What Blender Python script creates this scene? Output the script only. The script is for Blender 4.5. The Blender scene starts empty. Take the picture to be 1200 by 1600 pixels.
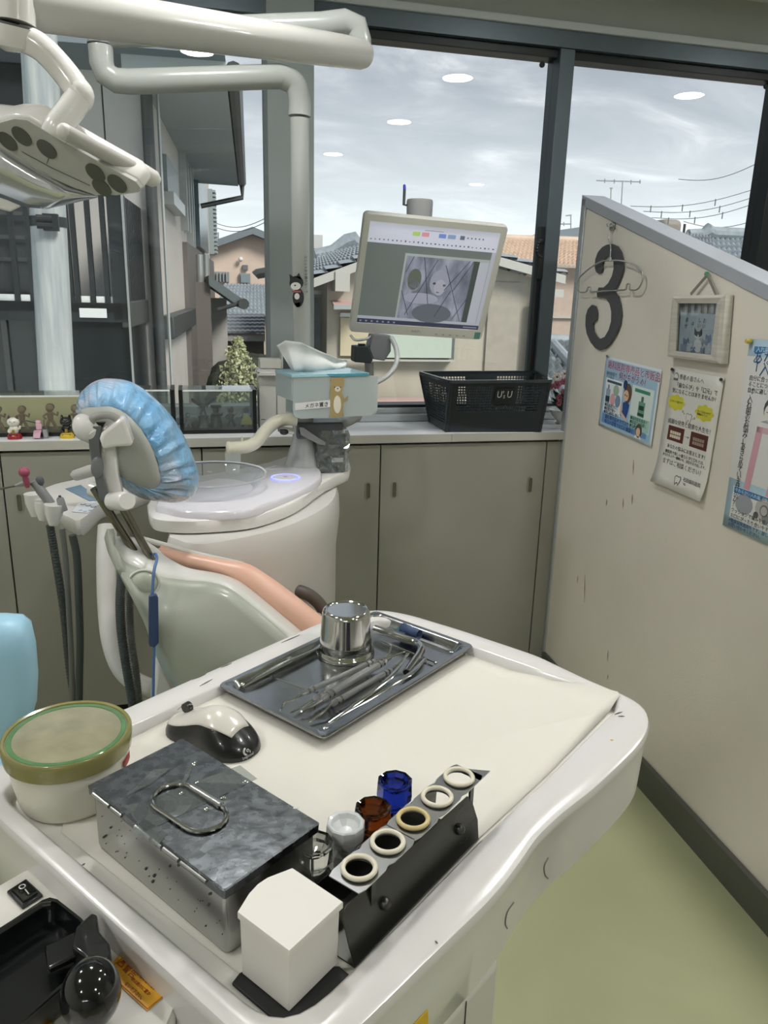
import bpy, bmesh, math, random
import numpy as np
from mathutils import Vector, Matrix, noise as mnoise
random.seed(7)
SC = bpy.context.scene
COL = SC.collection
# ---------------------------------------------------------------- camera
F_PX = 1195.0                    # focal length in pixels of the 1200x1600 frame
def _n(v):
    v = np.array(v, float); return v / np.linalg.norm(v)
_Z = -_n([-115, 4150, F_PX]); _Y = _n([-305, -351.5, F_PX]); _Y = _n(_Y - _Z * _Y.dot(_Z)); _X = np.cross(_Y, _Z)
RC = np.array([_X, _Y, _Z]); EYE = np.array([0, 0, 1.38])
cd = bpy.data.cameras.new('camera'); cam = bpy.data.objects.new('camera', cd); COL.objects.link(cam)
cd.sensor_fit = 'VERTICAL'; cd.sensor_height = 36.0; cd.sensor_width = 27.0; cd.lens = F_PX / 1600 * 36.0
cd.clip_start = 0.02; cd.clip_end = 500
_m = RC @ np.diag([1, -1, -1])
cam.matrix_world = Matrix([[*_m[i], EYE[i]] for i in range(3)] + [[0, 0, 0, 1]])
SC.camera = cam
# ---------------------------------------------------------------- exposure, world
SC.view_settings.view_transform = 'Standard'; SC.view_settings.look = 'None'
SC.view_settings.gamma = 1; SC.view_settings.use_curve_mapping = False
SC.view_settings.exposure = 0.0
LAMP = 205.0                      # radiance of the ceiling downlights
SC.cycles.max_bounces = 10; SC.cycles.transparent_max_bounces = 24; SC.cycles.use_denoising = True
SC.cycles.sample_clamp_indirect = 6.0
SC.cycles.caustics_reflective = False; SC.cycles.caustics_refractive = False
w = bpy.data.worlds.new('sky'); SC.world = w; w.use_nodes = True
nt = w.node_tree; nt.nodes.clear()
def N(nt, t, **k):
    n = nt.nodes.new(t)
    for a, b in k.items():
        if a == 'i':
            for q, v in b.items(): n.inputs[q].default_value = v
        else: setattr(n, a, b)
    return n
def ramp(nt, stops, src):
    r = N(nt, 'ShaderNodeValToRGB'); e = r.color_ramp.elements
    while len(e) < len(stops): e.new(0.5)
    for q, (p, c) in zip(e, stops): q.position = p; q.color = (*c, 1)
    nt.links.new(src, r.inputs[0]); return r
L = nt.links.new
tc = N(nt, 'ShaderNodeTexCoord'); sx = N(nt, 'ShaderNodeSeparateXYZ'); L(tc.outputs['Generated'], sx.inputs[0])
zz = N(nt, 'ShaderNodeMath', operation='ADD', i={1: 0.22}); L(sx.outputs[2], zz.inputs[0])
zm = N(nt, 'ShaderNodeMath', operation='MAXIMUM', i={1: 0.08}); L(zz.outputs[0], zm.inputs[0])
dv = N(nt, 'ShaderNodeVectorMath', operation='SCALE'); inv = N(nt, 'ShaderNodeMath', operation='DIVIDE', i={0: 1.0}); L(zm.outputs[0], inv.inputs[1])
L(tc.outputs['Generated'], dv.inputs[0]); L(inv.outputs[0], dv.inputs['Scale'])
mp = N(nt, 'ShaderNodeMapping', i={'Scale': (1.0, 1.7, 1.0), 'Location': (3.1, 0.4, 0)}); L(dv.outputs[0], mp.inputs[0])
n1 = N(nt, 'ShaderNodeTexNoise', i={'Scale': 2.1, 'Detail': 8.0, 'Roughness': 0.56, 'Distortion': 0.5}); L(mp.outputs[0], n1.inputs[0])
clouds = ramp(nt, [(0.38, (0.225, 0.255, 0.29)), (0.5, (0.285, 0.31, 0.345)), (0.58, (0.37, 0.395, 0.425)), (0.67, (0.58, 0.60, 0.61))], n1.outputs[0])
hz = ramp(nt, [(0.0, (0.74, 0.81, 0.79)), (0.12, (0.60, 0.65, 0.67)), (0.30, (0.37, 0.40, 0.45)), (1.0, (0.29, 0.315, 0.365))], sx.outputs[2])
mixf = ramp(nt, [(0.0, (0.05,) * 3), (0.12, (0.40,) * 3), (0.26, (0.9,) * 3)], sx.outputs[2])
mx = N(nt, 'ShaderNodeMix', data_type='RGBA'); L(mixf.outputs[0], mx.inputs[0]); L(hz.outputs[0], mx.inputs[6]); L(clouds.outputs[0], mx.inputs[7])
bg = N(nt, 'ShaderNodeBackground', i={1: 2.05}); L(mx.outputs[2], bg.inputs[0])
wo = N(nt, 'ShaderNodeOutputWorld'); L(bg.outputs[0], wo.inputs[0])
sd = bpy.data.lights.new('sun', 'SUN'); sd.energy = 4.2; sd.angle = math.radians(20); sd.color = (1, 0.95, 0.86)
sun = bpy.data.objects.new('sun', sd); COL.objects.link(sun)
sun.rotation_euler = Vector((-0.45, 0.62, -0.64)).to_track_quat('-Z', 'Y').to_euler()   # hazy, from behind the clinic
# ---------------------------------------------------------------- pixel rays onto real planes
def ray(x, y): return RC @ _n([x - 600, y - 800, F_PX])
def atz(x, y, z): d = ray(x, y); return Vector(EYE + d * ((z - EYE[2]) / d[2]))
def aty(x, y, Y): d = ray(x, y); return Vector(EYE + d * (Y / d[1]))
def atx(x, y, X): d = ray(x, y); return Vector(EYE + d * (X / d[0]))
def onplane(x, y, p, n): d = Vector(ray(x, y)); e = Vector(EYE); return e + d * ((p - e).dot(n) / d.dot(n))
# ---------------------------------------------------------------- materials
def lin(c):
    'sRGB hex to linear'
    if isinstance(c, str):
        c = [int(c[i:i + 2], 16) / 255 for i in (0, 2, 4)]
        return tuple(((v + 0.055) / 1.055) ** 2.4 if v > 0.04045 else v / 12.92 for v in c)
    return c
MATS = {}
def mat(name, col, rough=0.5, metal=0.0, vary=0.0, vscale=6.0, bump=0.0, bscale=40.0, coat=0.0, trans=0.0, ior=1.45, alpha=1.0, emit=0.0, spec=0.5, stretch=None, sss=0.0, col2=None, rvary=0.0):
    if name in MATS: return MATS[name]
    m = bpy.data.materials.new(name); m.use_nodes = True; t = m.node_tree; b = t.nodes['Principled BSDF']
    c = lin(col); b.inputs['Base Color'].default_value = (*c, 1)
    b.inputs['Roughness'].default_value = rough; b.inputs['Metallic'].default_value = metal
    b.inputs['Coat Weight'].default_value = coat; b.inputs['Transmission Weight'].default_value = trans
    b.inputs['IOR'].default_value = ior; b.inputs['Alpha'].default_value = alpha; b.inputs['Specular IOR Level'].default_value = spec
    if sss: b.inputs['Subsurface Weight'].default_value = sss; b.inputs['Subsurface Radius'].default_value = (0.01, 0.01, 0.01)
    if emit: b.inputs['Emission Color'].default_value = (*c, 1); b.inputs['Emission Strength'].default_value = emit
    if vary or bump or rvary:
        tcn = N(t, 'ShaderNodeTexCoord'); mpn = N(t, 'ShaderNodeMapping'); t.links.new(tcn.outputs['Object'], mpn.inputs[0])
        if stretch: mpn.inputs['Scale'].default_value = stretch
    if vary or rvary:
        nn = N(t, 'ShaderNodeTexNoise', i={'Scale': vscale, 'Detail': 5.0}); t.links.new(mpn.outputs[0], nn.inputs[0])
    if vary:
        hi = lin(col2) if col2 else tuple(min(1, v * (1 + vary)) for v in c); lo = c if col2 else tuple(v * (1 - vary) for v in c)
        r = ramp(t, [(0.32, lo), (0.68, hi)], nn.outputs[0]); t.links.new(r.outputs[0], b.inputs['Base Color'])
    if rvary:
        r = ramp(t, [(0.3, (max(0, rough - rvary),) * 3), (0.7, (rough + rvary,) * 3)], nn.outputs[0]); t.links.new(r.outputs[0], b.inputs['Roughness'])
    if bump:
        nb = N(t, 'ShaderNodeTexNoise', i={'Scale': bscale, 'Detail': 3.0}); t.links.new(mpn.outputs[0], nb.inputs[0])
        bp = N(t, 'ShaderNodeBump', i={'Strength': bump, 'Distance': 0.01}); t.links.new(nb.outputs[0], bp.inputs['Height']); t.links.new(bp.outputs[0], b.inputs['Normal'])
    MATS[name] = m; return m
def pane_mat(name, tint='ffffff', refl=1.0, dirt=0.0, dc=(0.85, 0.9, 0.9)):
    "thin clear sheet: straight transparency plus Fresnel mirror"
    m = bpy.data.materials.new(name); m.use_nodes = True; t = m.node_tree; t.nodes.clear()
    o = N(t, 'ShaderNodeOutputMaterial'); tr = N(t, 'ShaderNodeBsdfTransparent', i={0: (*lin(tint), 1)}); g = N(t, 'ShaderNodeBsdfGlossy', i={'Roughness': 0.0})
    fr = N(t, 'ShaderNodeFresnel', i={0: 1.45}); ge = N(t, 'ShaderNodeNewGeometry'); io = N(t, 'ShaderNodeMapRange', i={'To Min': 1.45, 'To Max': 1 / 1.45}); t.links.new(ge.outputs['Backfacing'], io.inputs[0]); t.links.new(io.outputs[0], fr.inputs[0]); mu = N(t, 'ShaderNodeMath', operation='MULTIPLY', i={1: refl}); mxs = N(t, 'ShaderNodeMixShader')
    t.links.new(fr.outputs[0], mu.inputs[0]); t.links.new(mu.outputs[0], mxs.inputs[0]); t.links.new(tr.outputs[0], mxs.inputs[1]); t.links.new(g.outputs[0], mxs.inputs[2])
    last = mxs
    if dirt:
        df = N(t, 'ShaderNodeBsdfTranslucent', i={0: (*dc, 1)}); d2 = N(t, 'ShaderNodeBsdfDiffuse', i={0: (*dc, 1)}); ad = N(t, 'ShaderNodeMixShader', i={0: 0.5})
        t.links.new(df.outputs[0], ad.inputs[1]); t.links.new(d2.outputs[0], ad.inputs[2])
        m3 = N(t, 'ShaderNodeMixShader', i={0: dirt}); t.links.new(mxs.outputs[0], m3.inputs[1]); t.links.new(ad.outputs[0], m3.inputs[2]); last = m3
    t.links.new(last.outputs[0], o.inputs[0]); MATS[name] = m; return m
# ---------------------------------------------------------------- mesh builder
class MB:
    def __init__(s): s.v = []; s.f = []
    def add(s, vs, fs):
        k = len(s.v); s.v += [Vector(p) for p in vs]; s.f += [tuple(i + k for i in q) for q in fs]; return s
    def box(s, a, b, M=None):
        (x0, y0, z0), (x1, y1, z1) = a, b
        v = [Vector(p) for p in ((x0, y0, z0), (x1, y0, z0), (x1, y1, z0), (x0, y1, z0), (x0, y0, z1), (x1, y0, z1), (x1, y1, z1), (x0, y1, z1))]
        if M is not None: v = [M @ p for p in v]
        return s.add(v, [(3, 2, 1, 0), (4, 5, 6, 7), (0, 1, 5, 4), (1, 2, 6, 5), (2, 3, 7, 6), (3, 0, 4, 7)])
    def cbox(s, c, sz, M=None):
        c = Vector(c); h = Vector(sz) / 2; return s.box(c - h, c + h, M)
    def beam(s, p, q, wd, ht, up=(0, 0, 1)):
        p = Vector(p); q = Vector(q); d = (q - p).normalized(); sd_ = d.cross(Vector(up)).normalized(); u = sd_.cross(d)
        v = [e + sd_ * (a * wd / 2) + u * (b * ht / 2) for e in (p, q) for a, b in ((-1, -1), (1, -1), (1, 1), (-1, 1))]
        return s.add(v, [(3, 2, 1, 0), (4, 5, 6, 7), (0, 1, 5, 4), (1, 2, 6, 5), (2, 3, 7, 6), (3, 0, 4, 7)])
    def rings(s, rs, cap=True, closed=True):
        n = len(rs[0]); vs = [p for r in rs for p in r]; fs = []
        for i in range(len(rs) - 1):
            for j in range(n if closed else n - 1):
                fs.append((i * n + j, i * n + (j + 1) % n, (i + 1) * n + (j + 1) % n, (i + 1) * n + j))
        if cap: fs += [tuple(range(n))[::-1], tuple((len(rs) - 1) * n + j for j in range(n))]
        return s.add(vs, fs)
    def tube(s, pts, r, n=12, cap=True, flat=1.0, up=None):
        pts = [Vector(p) for p in pts]; m = len(pts); rr = r if isinstance(r, (list, tuple)) else [r] * m
        t = [(pts[min(i + 1, m - 1)] - pts[max(i - 1, 0)]).normalized() for i in range(m)]
        a = Vector(up) if up else (Vector((0, 0, 1)) if abs(t[0].z) < 0.9 else Vector((1, 0, 0)))
        u = (a - t[0] * a.dot(t[0])).normalized(); rs = []
        for i in range(m):
            u = (u - t[i] * u.dot(t[i])).normalized(); w_ = t[i].cross(u)
            rs.append([pts[i] + (u * math.cos(k * 2 * math.pi / n) * flat + w_ * math.sin(k * 2 * math.pi / n)) * rr[i] for k in range(n)])
        return s.rings(rs, cap)
    def lathe(s, prof, c=(0, 0, 0), n=32, M=None, cap=True):
        c = Vector(c); rs = []
        for r, z in prof:
            ring = [Vector((r * math.cos(k * 2 * math.pi / n), r * math.sin(k * 2 * math.pi / n), z)) for k in range(n)]
            rs.append([(M @ p if M is not None else p) + c for p in ring])
        return s.rings(rs, cap)
    def prism(s, poly, z0, z1, M=None):
        a = [Vector((x, y, z0)) for x, y in poly]; b = [Vector((x, y, z1)) for x, y in poly]
        if M is not None: a = [M @ p for p in a]; b = [M @ p for p in b]
        return s.rings([a, b])
    def slab(s, pts, th):
        "solid from a planar 3D outline, thickness vector th"
        a = [Vector(p) for p in pts]; th = Vector(th); return s.rings([a, [p + th for p in a]])
    def sheet(s, P, nu, nv):
        vs = [P(i / nu, j / nv) for j in range(nv + 1) for i in range(nu + 1)]
        return s.add(vs, [(j * (nu + 1) + i, j * (nu + 1) + i + 1, (j + 1) * (nu + 1) + i + 1, (j + 1) * (nu + 1) + i) for j in range(nv) for i in range(nu)])
    def ell(s, c, r, n=16, m=10, M=None):
        c = Vector(c); rs = []
        for i in range(m + 1):
            th = math.pi * (i + (0.02 if i == 0 else -0.02 if i == m else 0)) / m
            ring = [Vector((r[0] * math.sin(th) * math.cos(k * 2 * math.pi / n), r[1] * math.sin(th) * math.sin(k * 2 * math.pi / n), -r[2] * math.cos(th))) for k in range(n)]
            rs.append([(M @ p if M is not None else p) + c for p in ring])
        return s.rings(rs)
WM = {}
def wm(o): return WM.get(o.name, Matrix.Identity(4)) if o else Matrix.Identity(4)
def link(o, parent):
    COL.objects.link(o)
    if parent: o.parent = parent
def build(name, mb, m, parent=None, local=False, bevel=0.0, seg=2, smooth=True, ang=35, label=None, origin=None, solid=0.0, sub=0, flip=True):
    M = wm(parent).copy(); loc = Vector((0, 0, 0))
    if parent is None:
        if origin is None:
            xs = [p.x for p in mb.v]; ys = [p.y for p in mb.v]; origin = ((min(xs) + max(xs)) / 2, (min(ys) + max(ys)) / 2, min(p.z for p in mb.v))
        loc = Vector(origin); M = Matrix.Translation(loc)
    Mi = Matrix.Identity(4) if (local and parent) else M.inverted()
    me = bpy.data.meshes.new(name); me.from_pydata([tuple(Mi @ p) for p in mb.v], [], mb.f); me.validate()
    if flip:
        bm = bmesh.new(); bm.from_mesh(me); bmesh.ops.recalc_face_normals(bm, faces=bm.faces); bm.to_mesh(me); bm.free()
    if smooth:
        me.polygons.foreach_set('use_smooth', [True] * len(me.polygons)); me.set_sharp_from_angle(angle=math.radians(ang))
    me.materials.append(m); o = bpy.data.objects.new(name, me); link(o, parent); o.location = loc; WM[o.name] = M
    if solid: q = o.modifiers.new('thick', 'SOLIDIFY'); q.thickness = solid; q.offset = 0
    if bevel: q = o.modifiers.new('bevel', 'BEVEL'); q.width = bevel; q.segments = seg; q.limit_method = 'ANGLE'; q.angle_limit = math.radians(40); q.harden_normals = False
    if sub: q = o.modifiers.new('sub', 'SUBSURF'); q.levels = sub; q.render_levels = sub
    if label: o['label'] = label
    return o
def copy_mesh(o, name, parent, loc=(0, 0, 0), rot=(0, 0, 0), scale=(1, 1, 1)):
    c = o.copy(); c.name = name; COL.objects.link(c); c.parent = parent; c.location = loc; c.rotation_euler = rot; c.scale = scale
    for k in ('label', 'category', 'group'):
        if k in c: del c[k]
    return c
def tag(o, label, cat, group=None):
    o['label'] = label; o['category'] = cat
    if group: o['group'] = group
    return o
def thing(name, label, cat, loc=(0, 0, 0), rz=0.0, group=None, M=None):
    o = bpy.data.objects.new(name, None); COL.objects.link(o); o.empty_display_size = 0.05
    if M is None: M = Matrix.Translation(Vector(loc)) @ Matrix.Rotation(rz, 4, 'Z')
    o.matrix_world = M; WM[o.name] = M; return tag(o, label, cat, group)
def struct(name, mb, m, **k):
    o = build(name, mb, m, **k); o['kind'] = 'structure'; return o
def basis(o, x, y):
    "matrix with origin o, local x along x, y near y, z = x cross y"
    x = Vector(x).normalized(); z = x.cross(Vector(y)).normalized(); y = z.cross(x)
    return Matrix(((x.x, y.x, z.x, o[0]), (x.y, y.y, z.y, o[1]), (x.z, y.z, z.z, o[2]), (0, 0, 0, 1)))
def quad(ps, w=None):
    "corner pixels TL,TR,BR,BL of a real rectangle of known width -> 3D corners"
    r = [ray(*p) for p in ps]; l = np.linalg.svd(np.array([r[0], -r[1], r[2], -r[3]]).T)[2][-1]
    if l[0] < 0: l = -l
    P = [l[i] * r[i] for i in range(4)]; s_ = w / np.linalg.norm(P[1] - P[0]); return [Vector(EYE + p * s_) for p in P]
def rrect(w_, h_, r, n=5, cx=0, cy=0):
    pts = []
    for qx, qy, a0 in ((1, 1, 0), (-1, 1, 90), (-1, -1, 180), (1, -1, 270)):
        for k in range(n + 1):
            a = math.radians(a0 + 90 * k / n); pts.append((cx + qx * (w_ / 2 - r) + r * math.cos(a), cy + qy * (h_ / 2 - r) + r * math.sin(a)))
    return pts
def catmull(pts, n=8):
    P = [Vector(p) for p in pts]; P = [P[0] * 2 - P[1]] + P + [P[-1] * 2 - P[-2]]; out = []
    for i in range(1, len(P) - 2):
        for k in range(n):
            t = k / n; a, b, c, d = P[i - 1:i + 3]
            out.append(0.5 * ((2 * b) + (c - a) * t + (2 * a - 5 * b + 4 * c - d) * t * t + (3 * b - a - 3 * c + d) * t ** 3))
    out.append(P[-2]); return out
def text(name, body, size, M, m, parent, align='LEFT', th=0.0004, res=2, sx_=1.0, label=None, lead=1.0, valign='TOP_BASELINE'):
    "lettering as a thin mesh; M is the world matrix of the writing plane (x right, y up)"
    cu = bpy.data.curves.new('lettering', 'FONT'); cu.body = body; cu.size = size; cu.align_x = align; cu.align_y = valign; cu.resolution_u = res; cu.extrude = th; cu.space_line = lead
    to = bpy.data.objects.new('lettering_source', cu); COL.objects.link(to)
    dg = bpy.context.evaluated_depsgraph_get(); me = bpy.data.meshes.new_from_object(to.evaluated_get(dg)); bpy.data.objects.remove(to); bpy.data.curves.remove(cu)
    me.name = name; T = wm(parent).inverted() @ M @ Matrix.Scale(sx_, 4, (1, 0, 0)); me.transform(T); me.materials.clear(); me.materials.append(m)
    o = bpy.data.objects.new(name, me); link(o, parent); WM[o.name] = wm(parent)
    if label: o['label'] = label
    return o
# ================================================================ SETTING
WHITE = mat('off_white_paint', 'c9c8c2', 0.6, vary=0.04, vscale=3)
CEIL = mat('ceiling_paint', 'cfd0c8', 0.7, vary=0.02, vscale=2)
FRAME = mat('dark_bronze_aluminium', '59646b', 0.38, 0.45, vary=0.05)
FRAMED = mat('black_aluminium', '24282a', 0.4, 0.3)
ALU = mat('satin_aluminium', 'b4babd', 0.3, 0.45, vary=0.05, vscale=20, stretch=(1, 30, 30))
CAB = mat('cabinet_laminate', '8e8d83', 0.32, vary=0.03, vscale=5, spec=0.4)
TOPM = mat('counter_laminate', 'eceef0', 0.32, vary=0.02)  # counter top raised to near white, sky glare put into the colour
GAP = mat('dark_gap', '1c1c1a', 0.8)
FLOORM = mat('green_vinyl', 'a5a885', 0.28, vary=0.10, vscale=1.6, spec=0.45, bump=0.03, bscale=200)
BASEB = mat('grey_vinyl_skirting', '55564e', 0.45)
PW = mat('cream_wallpaper', 'dbd6cb', 0.55, vary=0.05, vscale=2.2, bump=0.08, bscale=160)
YG = 2.742; ZC = 2.40
struct('floor', MB().box((-2.2, -5.2, -0.06), (3.6, 2.80, 0)), FLOORM)
struct('ceiling', MB().box((-2.2, -5.2, ZC), (3.6, 2.80, ZC + 0.08)), CEIL)
struct('wall_left', MB().box((-2.28, -5.2, 0), (-2.2, 2.80, ZC)), WHITE)
struct('wall_east', MB().box((3.6, -5.2, 0), (3.68, 2.80, ZC)), WHITE)
struct('wall_back', MB().box((-2.28, -5.28, 0), (3.68, -5.2, ZC)), WHITE)
struct('wall_front', MB().box((-2.28, 2.70, 0), (3.68, 2.80, 0.925)), WHITE)
struct('wall_lintel', MB().box((0.405, 2.70, 2.262), (3.68, 2.80, ZC)), mat('lintel_paint', '9b9f98', 0.6, vary=0.03))
struct('wall_lintel_left', MB().box((-2.28, 2.70, 2.262), (0.405, 2.80, ZC)), FRAME)
struct('trim_1', MB().box((0.36, 2.672, 2.238), (3.60, 2.70, 2.262)), mat('pale_head_trim', 'b3b9ba', 0.4), bevel=0.003)
struct('trim_2', MB().box((-2.2, 2.685, 2.187), (3.60, 2.80, 2.238)), FRAME)
struct('wall_pillar', MB().box((0.258, 2.62, 0.93), (0.402, 2.80, 2.40)), mat('pillar_grey', '848c8b', 0.5, 0.0, vary=0.03))
# window frames and panes
GLASS = pane_mat('window_glass', 'f5f6f6', 1.0)
def window(n, x0, x1, fm=None):
    fr = MB()
    fr.box((x0, 2.70, 0.925), (x1, 2.78, 0.985)); fr.box((x0, 2.71, 2.160), (x1, 2.78, 2.187))
    o = struct('window_%d' % n, fr, fm or FRAMED, bevel=0.002)
    g = build('pane', MB().box((x0, YG, 0.985), (x1, YG + 0.005, 2.19)), GLASS, o, smooth=False)
    return o
w1 = window(1, -2.2, 0.258, ALU); w2 = window(2, 0.402, 1.252); w3 = window(3, 1.307, 2.146); w4 = window(4, 2.21, 3.6)
struct('trim_3', MB().box((1.252, 2.692, 0.985), (1.307, 2.79, 2.187)), FRAME, bevel=0.002)
struct('trim_4', MB().box((2.146, 2.692, 0.985), (2.215, 2.79, 2.187)), FRAMED, bevel=0.002)
lt = MB().box((1.236, 2.705, 0.985), (1.254, 2.735, 1.62)); build('sash_edge', lt, FRAMED, w2)
lt = MB()
for k in range(9):
    a = math.radians(-80 + 160 * k / 8)
    lt.ell((1.247 - 0.022 * math.cos(a) * 1.0, 2.70, 1.545 + 0.03 * math.sin(a)), (0.008, 0.008, 0.009), 8, 6)
lt.box((1.236, 2.695, 1.44), (1.254, 2.71, 1.52)); build('latch', lt, FRAMED, w2, label='black crescent latch')
for p, ww in (((847, 101), w2), ((1197, 135), w3)):
    c = aty(*p, YG - 0.004); build('bumper', MB().lathe([(0.0, -0.004), (0.009, -0.004), (0.010, 0.002), (0.009, 0.004)], c, 14, Matrix.Rotation(math.radians(90), 3, 'X')), FRAMED, ww, label='small dark round stopper')
sill = MB().box((0.402, 2.655, 0.93), (3.6, 2.70, 0.955)); struct('trim_5', sill, ALU, bevel=0.003)
struct('trim_6', MB().box((0.402, 2.69, 0.955), (3.6, 2.712, 0.975)), ALU, bevel=0.002)
struct('trim_7', MB().box((-2.2, 2.655, 0.93), (0.258, 2.70, 0.955)), ALU, bevel=0.003)
# ceiling downlights
LED = mat('downlight_diffuser', (1.0, 0.99, 0.97), 0.5, emit=LAMP)
lampk = 0
DL = [(1.32, 1.50, 'over the dental unit, second from the west wall'), (1.31, 0.42, 'over the instrument cart aisle'), (1.13, -0.90, 'in the row behind the cart'), (2.55, 1.59, 'beyond the low partition wall'), (0.08, 1.51, 'over the dental chair'), (2.73, -2.02, 'farthest back in the room'), (-1.15, 1.5, 'added unseen by the window at the west wall'), (-1.15, 0.42, 'added unseen along the west wall, second from the window'), (-1.15, -0.9, 'added unseen along the west wall, third from the window')]  # the three west wall lamps are unseen, added to light the partition
for x, y, wh in DL:
    t = thing('ceiling_downlight', 'round flat white ceiling downlight ' + wh, 'light', (x, y, ZC), group='round downlights in the ceiling')
    build('trim_ring', MB().lathe([(0.072, -0.006), (0.088, -0.006), (0.090, 0), (0.072, 0)], (x, y, ZC), 32, cap=False), mat('white_plastic', 'd9d7d2', 0.3), t)
    build('diffuser', MB().lathe([(0.072, -0.005), (0.072, -0.001)], (x, y, ZC), 32), LED, t)
t = thing('strip_light', 'long narrow white strip light on the ceiling at the back', 'light', (-1.2, -3.9, ZC))
build('housing', MB().box((-2.05, -3.96, ZC - 0.03), (-0.15, -3.84, ZC)), mat('white_plastic', 'd9d7d2', 0.3), t)
build('diffuser', MB().box((-2.03, -3.93, ZC - 0.05), (-0.17, -3.87, ZC - 0.031)), mat('strip_diffuser', (0.95, 0.97, 1.0), 0.5, emit=40), t)
# ---------------------------------------------------------------- counter + cabinets
XR = 1.249; YF = 2.402
top = thing('countertop', 'long pale grey laminate countertop under the windows', 'countertop', (-0.4, 2.55, 0.905))
JX = aty(706, 685, YF).x
for a, b in ((-2.19, JX - 0.0006), (JX + 0.0006, 3.59)):
    build('top_board', MB().box((a, YF + 0.0015, 0.902), (b, 2.655, 0.930)), TOPM, top, bevel=0.0008)
    build('shaded_front_edge', MB().box((a, YF, 0.902), (b, YF + 0.0014, 0.9295)), mat('shaded_front_edge', 'aeada4', 0.35), top)  # front edge painted darker than the top, which carries the sky glare
cab = thing('base_cabinet', 'row of greige base cabinets with flush sliding doors below the counter', 'cabinet', (-0.4, 2.5, 0))
build('carcass', MB().box((-2.19, YF + 0.035, 0.0), (XR - 0.002, 2.69, 0.900)), GAP, cab)
gaps = [-2.19, -1.47, aty(8, 800, YF).x, aty(315, 703, YF).x, aty(596, 720, YF).x, aty(855, 720, YF).x, XR - 0.002]
PULL = mat('recessed_pull', '8d8b7c', 0.35, 0.3); PULLD = mat('pull_recess', '55554a', 0.5)
def door(x0, x1, hx, nm='door'):
    d = build(nm, MB().box((x0 + 0.0022, YF + 0.012, 0.03), (x1 - 0.0022, YF + 0.033, 0.893)), CAB, cab, bevel=0.001)
    for h in hx:
        c = Vector((h, YF + 0.012, aty(576, 768, YF).z)); M3 = Matrix.Rotation(math.radians(90), 3, 'X')
        out = [M3 @ Vector((x, y, 0)) + c for x, y in rrect(0.021, 0.06, 0.0104, 6)]
        inn = [M3 @ Vector((x, y, 0)) + c for x, y in rrect(0.013, 0.052, 0.0064, 6)]
        f = Vector((0, -0.0035, 0)); k = build('recessed_pull', MB().rings([out, [p + f for p in out], [p + f for p in inn], [p - f * 0.1 for p in inn]], cap=False), PULL, d)
        build('pull_recess', MB().rings([[p - f * 0.2 for p in inn], [p + f * 0.15 for p in inn]]), PULLD, d) if False else None
        mbr = MB().rings([[p + f * 0.02 for p in inn], [p + f * 0.12 for p in inn]]); e = build('recess', mbr, PULLD, d)
hpx = [aty(30, 790, YF).x, aty(576, 768, YF).x, aty(617, 768, YF).x, aty(830, 760, YF).x]
for i in range(len(gaps) - 1):
    hx = [h for h in hpx if gaps[i] < h < gaps[i + 1]]
    door(gaps[i], gaps[i + 1], hx, 'door' if i < 5 else 'end_panel')
build('plinth', MB().box((-2.19, YF + 0.05, 0.0), (XR - 0.002, YF + 0.06, 0.03)), GAP, cab)
# ---------------------------------------------------------------- partition with slanting top (plane measured at its foot)
pd = Vector((-0.0245, -1.246, 0)).normalized()          # runs from the counter towards the camera
pn = Vector((-pd.y * -1, pd.x * -1, 0)); pn = Vector((0, 0, 1)).cross(pd).normalized()
if pn.x > 0: pn = -pn                                      # faces the chair
P0 = Vector((XR, 2.43, 0)); TH = 0.072
def onpart(x, y, off=0.0): return onplane(x, y, P0 + pn * off, pn)
za = onpart(909, 305).z; pb = onpart(1200, 446); slope = (pb.z - za) / (pb - onpart(909, 305)).xy.length
LP = 1.75; zb = za + slope * LP
def pp(s, z, o=0.0): return P0 + pd * s + Vector((0, 0, z)) - pn * o
def psl(s0, s1, za_, zb_, o0, o1, z0=None):
    a = [pp(s0, z0 if z0 is not None else za_ - 0.04, o0), pp(s1, z0 if z0 is not None else zb_ - 0.04, o0), pp(s1, zb_, o0), pp(s0, za_, o0)]
    return MB().rings([a, [p - pn * (o1 - o0) for p in a]])
struct('wall_right', psl(0.012, LP, za - 0.02, zb - 0.02, 0.002, TH - 0.002, 0.0), PW, label='low cream partition wall with slanting top')
capm = MB(); sl = Vector((pd.x, pd.y, slope)).normalized(); upn = pn.cross(sl); upn = upn if upn.z > 0 else -upn
q0 = pp(0, za, -0.004); q1 = pp(LP, zb, -0.004)
prof = [(0, 0), (TH + 0.008, 0), (TH + 0.008, -0.032), (0, -0.032)]
capm.rings([[q - pn * a + Vector((0, 0, b)) for a, b in prof] for q in (q0, q1)])
struct('trim_8', capm, mat('cap_aluminium', 'bfc3ca', 0.32, 0.5), bevel=0.002)
endp = MB(); e0 = pp(0, 0.0, -0.004); endp.rings([[e0 - pn * a + pd * b + Vector((0, 0, z)) for a, b in ((0, 0), (TH + 0.008, 0), (TH + 0.008, 0.03), (0, 0.03))] for z in (0, za - 0.012)])
struct('trim_9', endp, ALU, bevel=0.002)
bz = MB(); b0 = pp(0.03, 0, -0.012); bz.rings([[q - pn * a + Vector((0, 0, b)) for a, b in ((0, 0), (0.012, 0), (0.012, 0.092), (0.004, 0.092), (0, 0.088))] for q in (b0, pp(LP, 0, -0.012))])
struct('baseboard_right', bz, BASEB)
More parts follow.
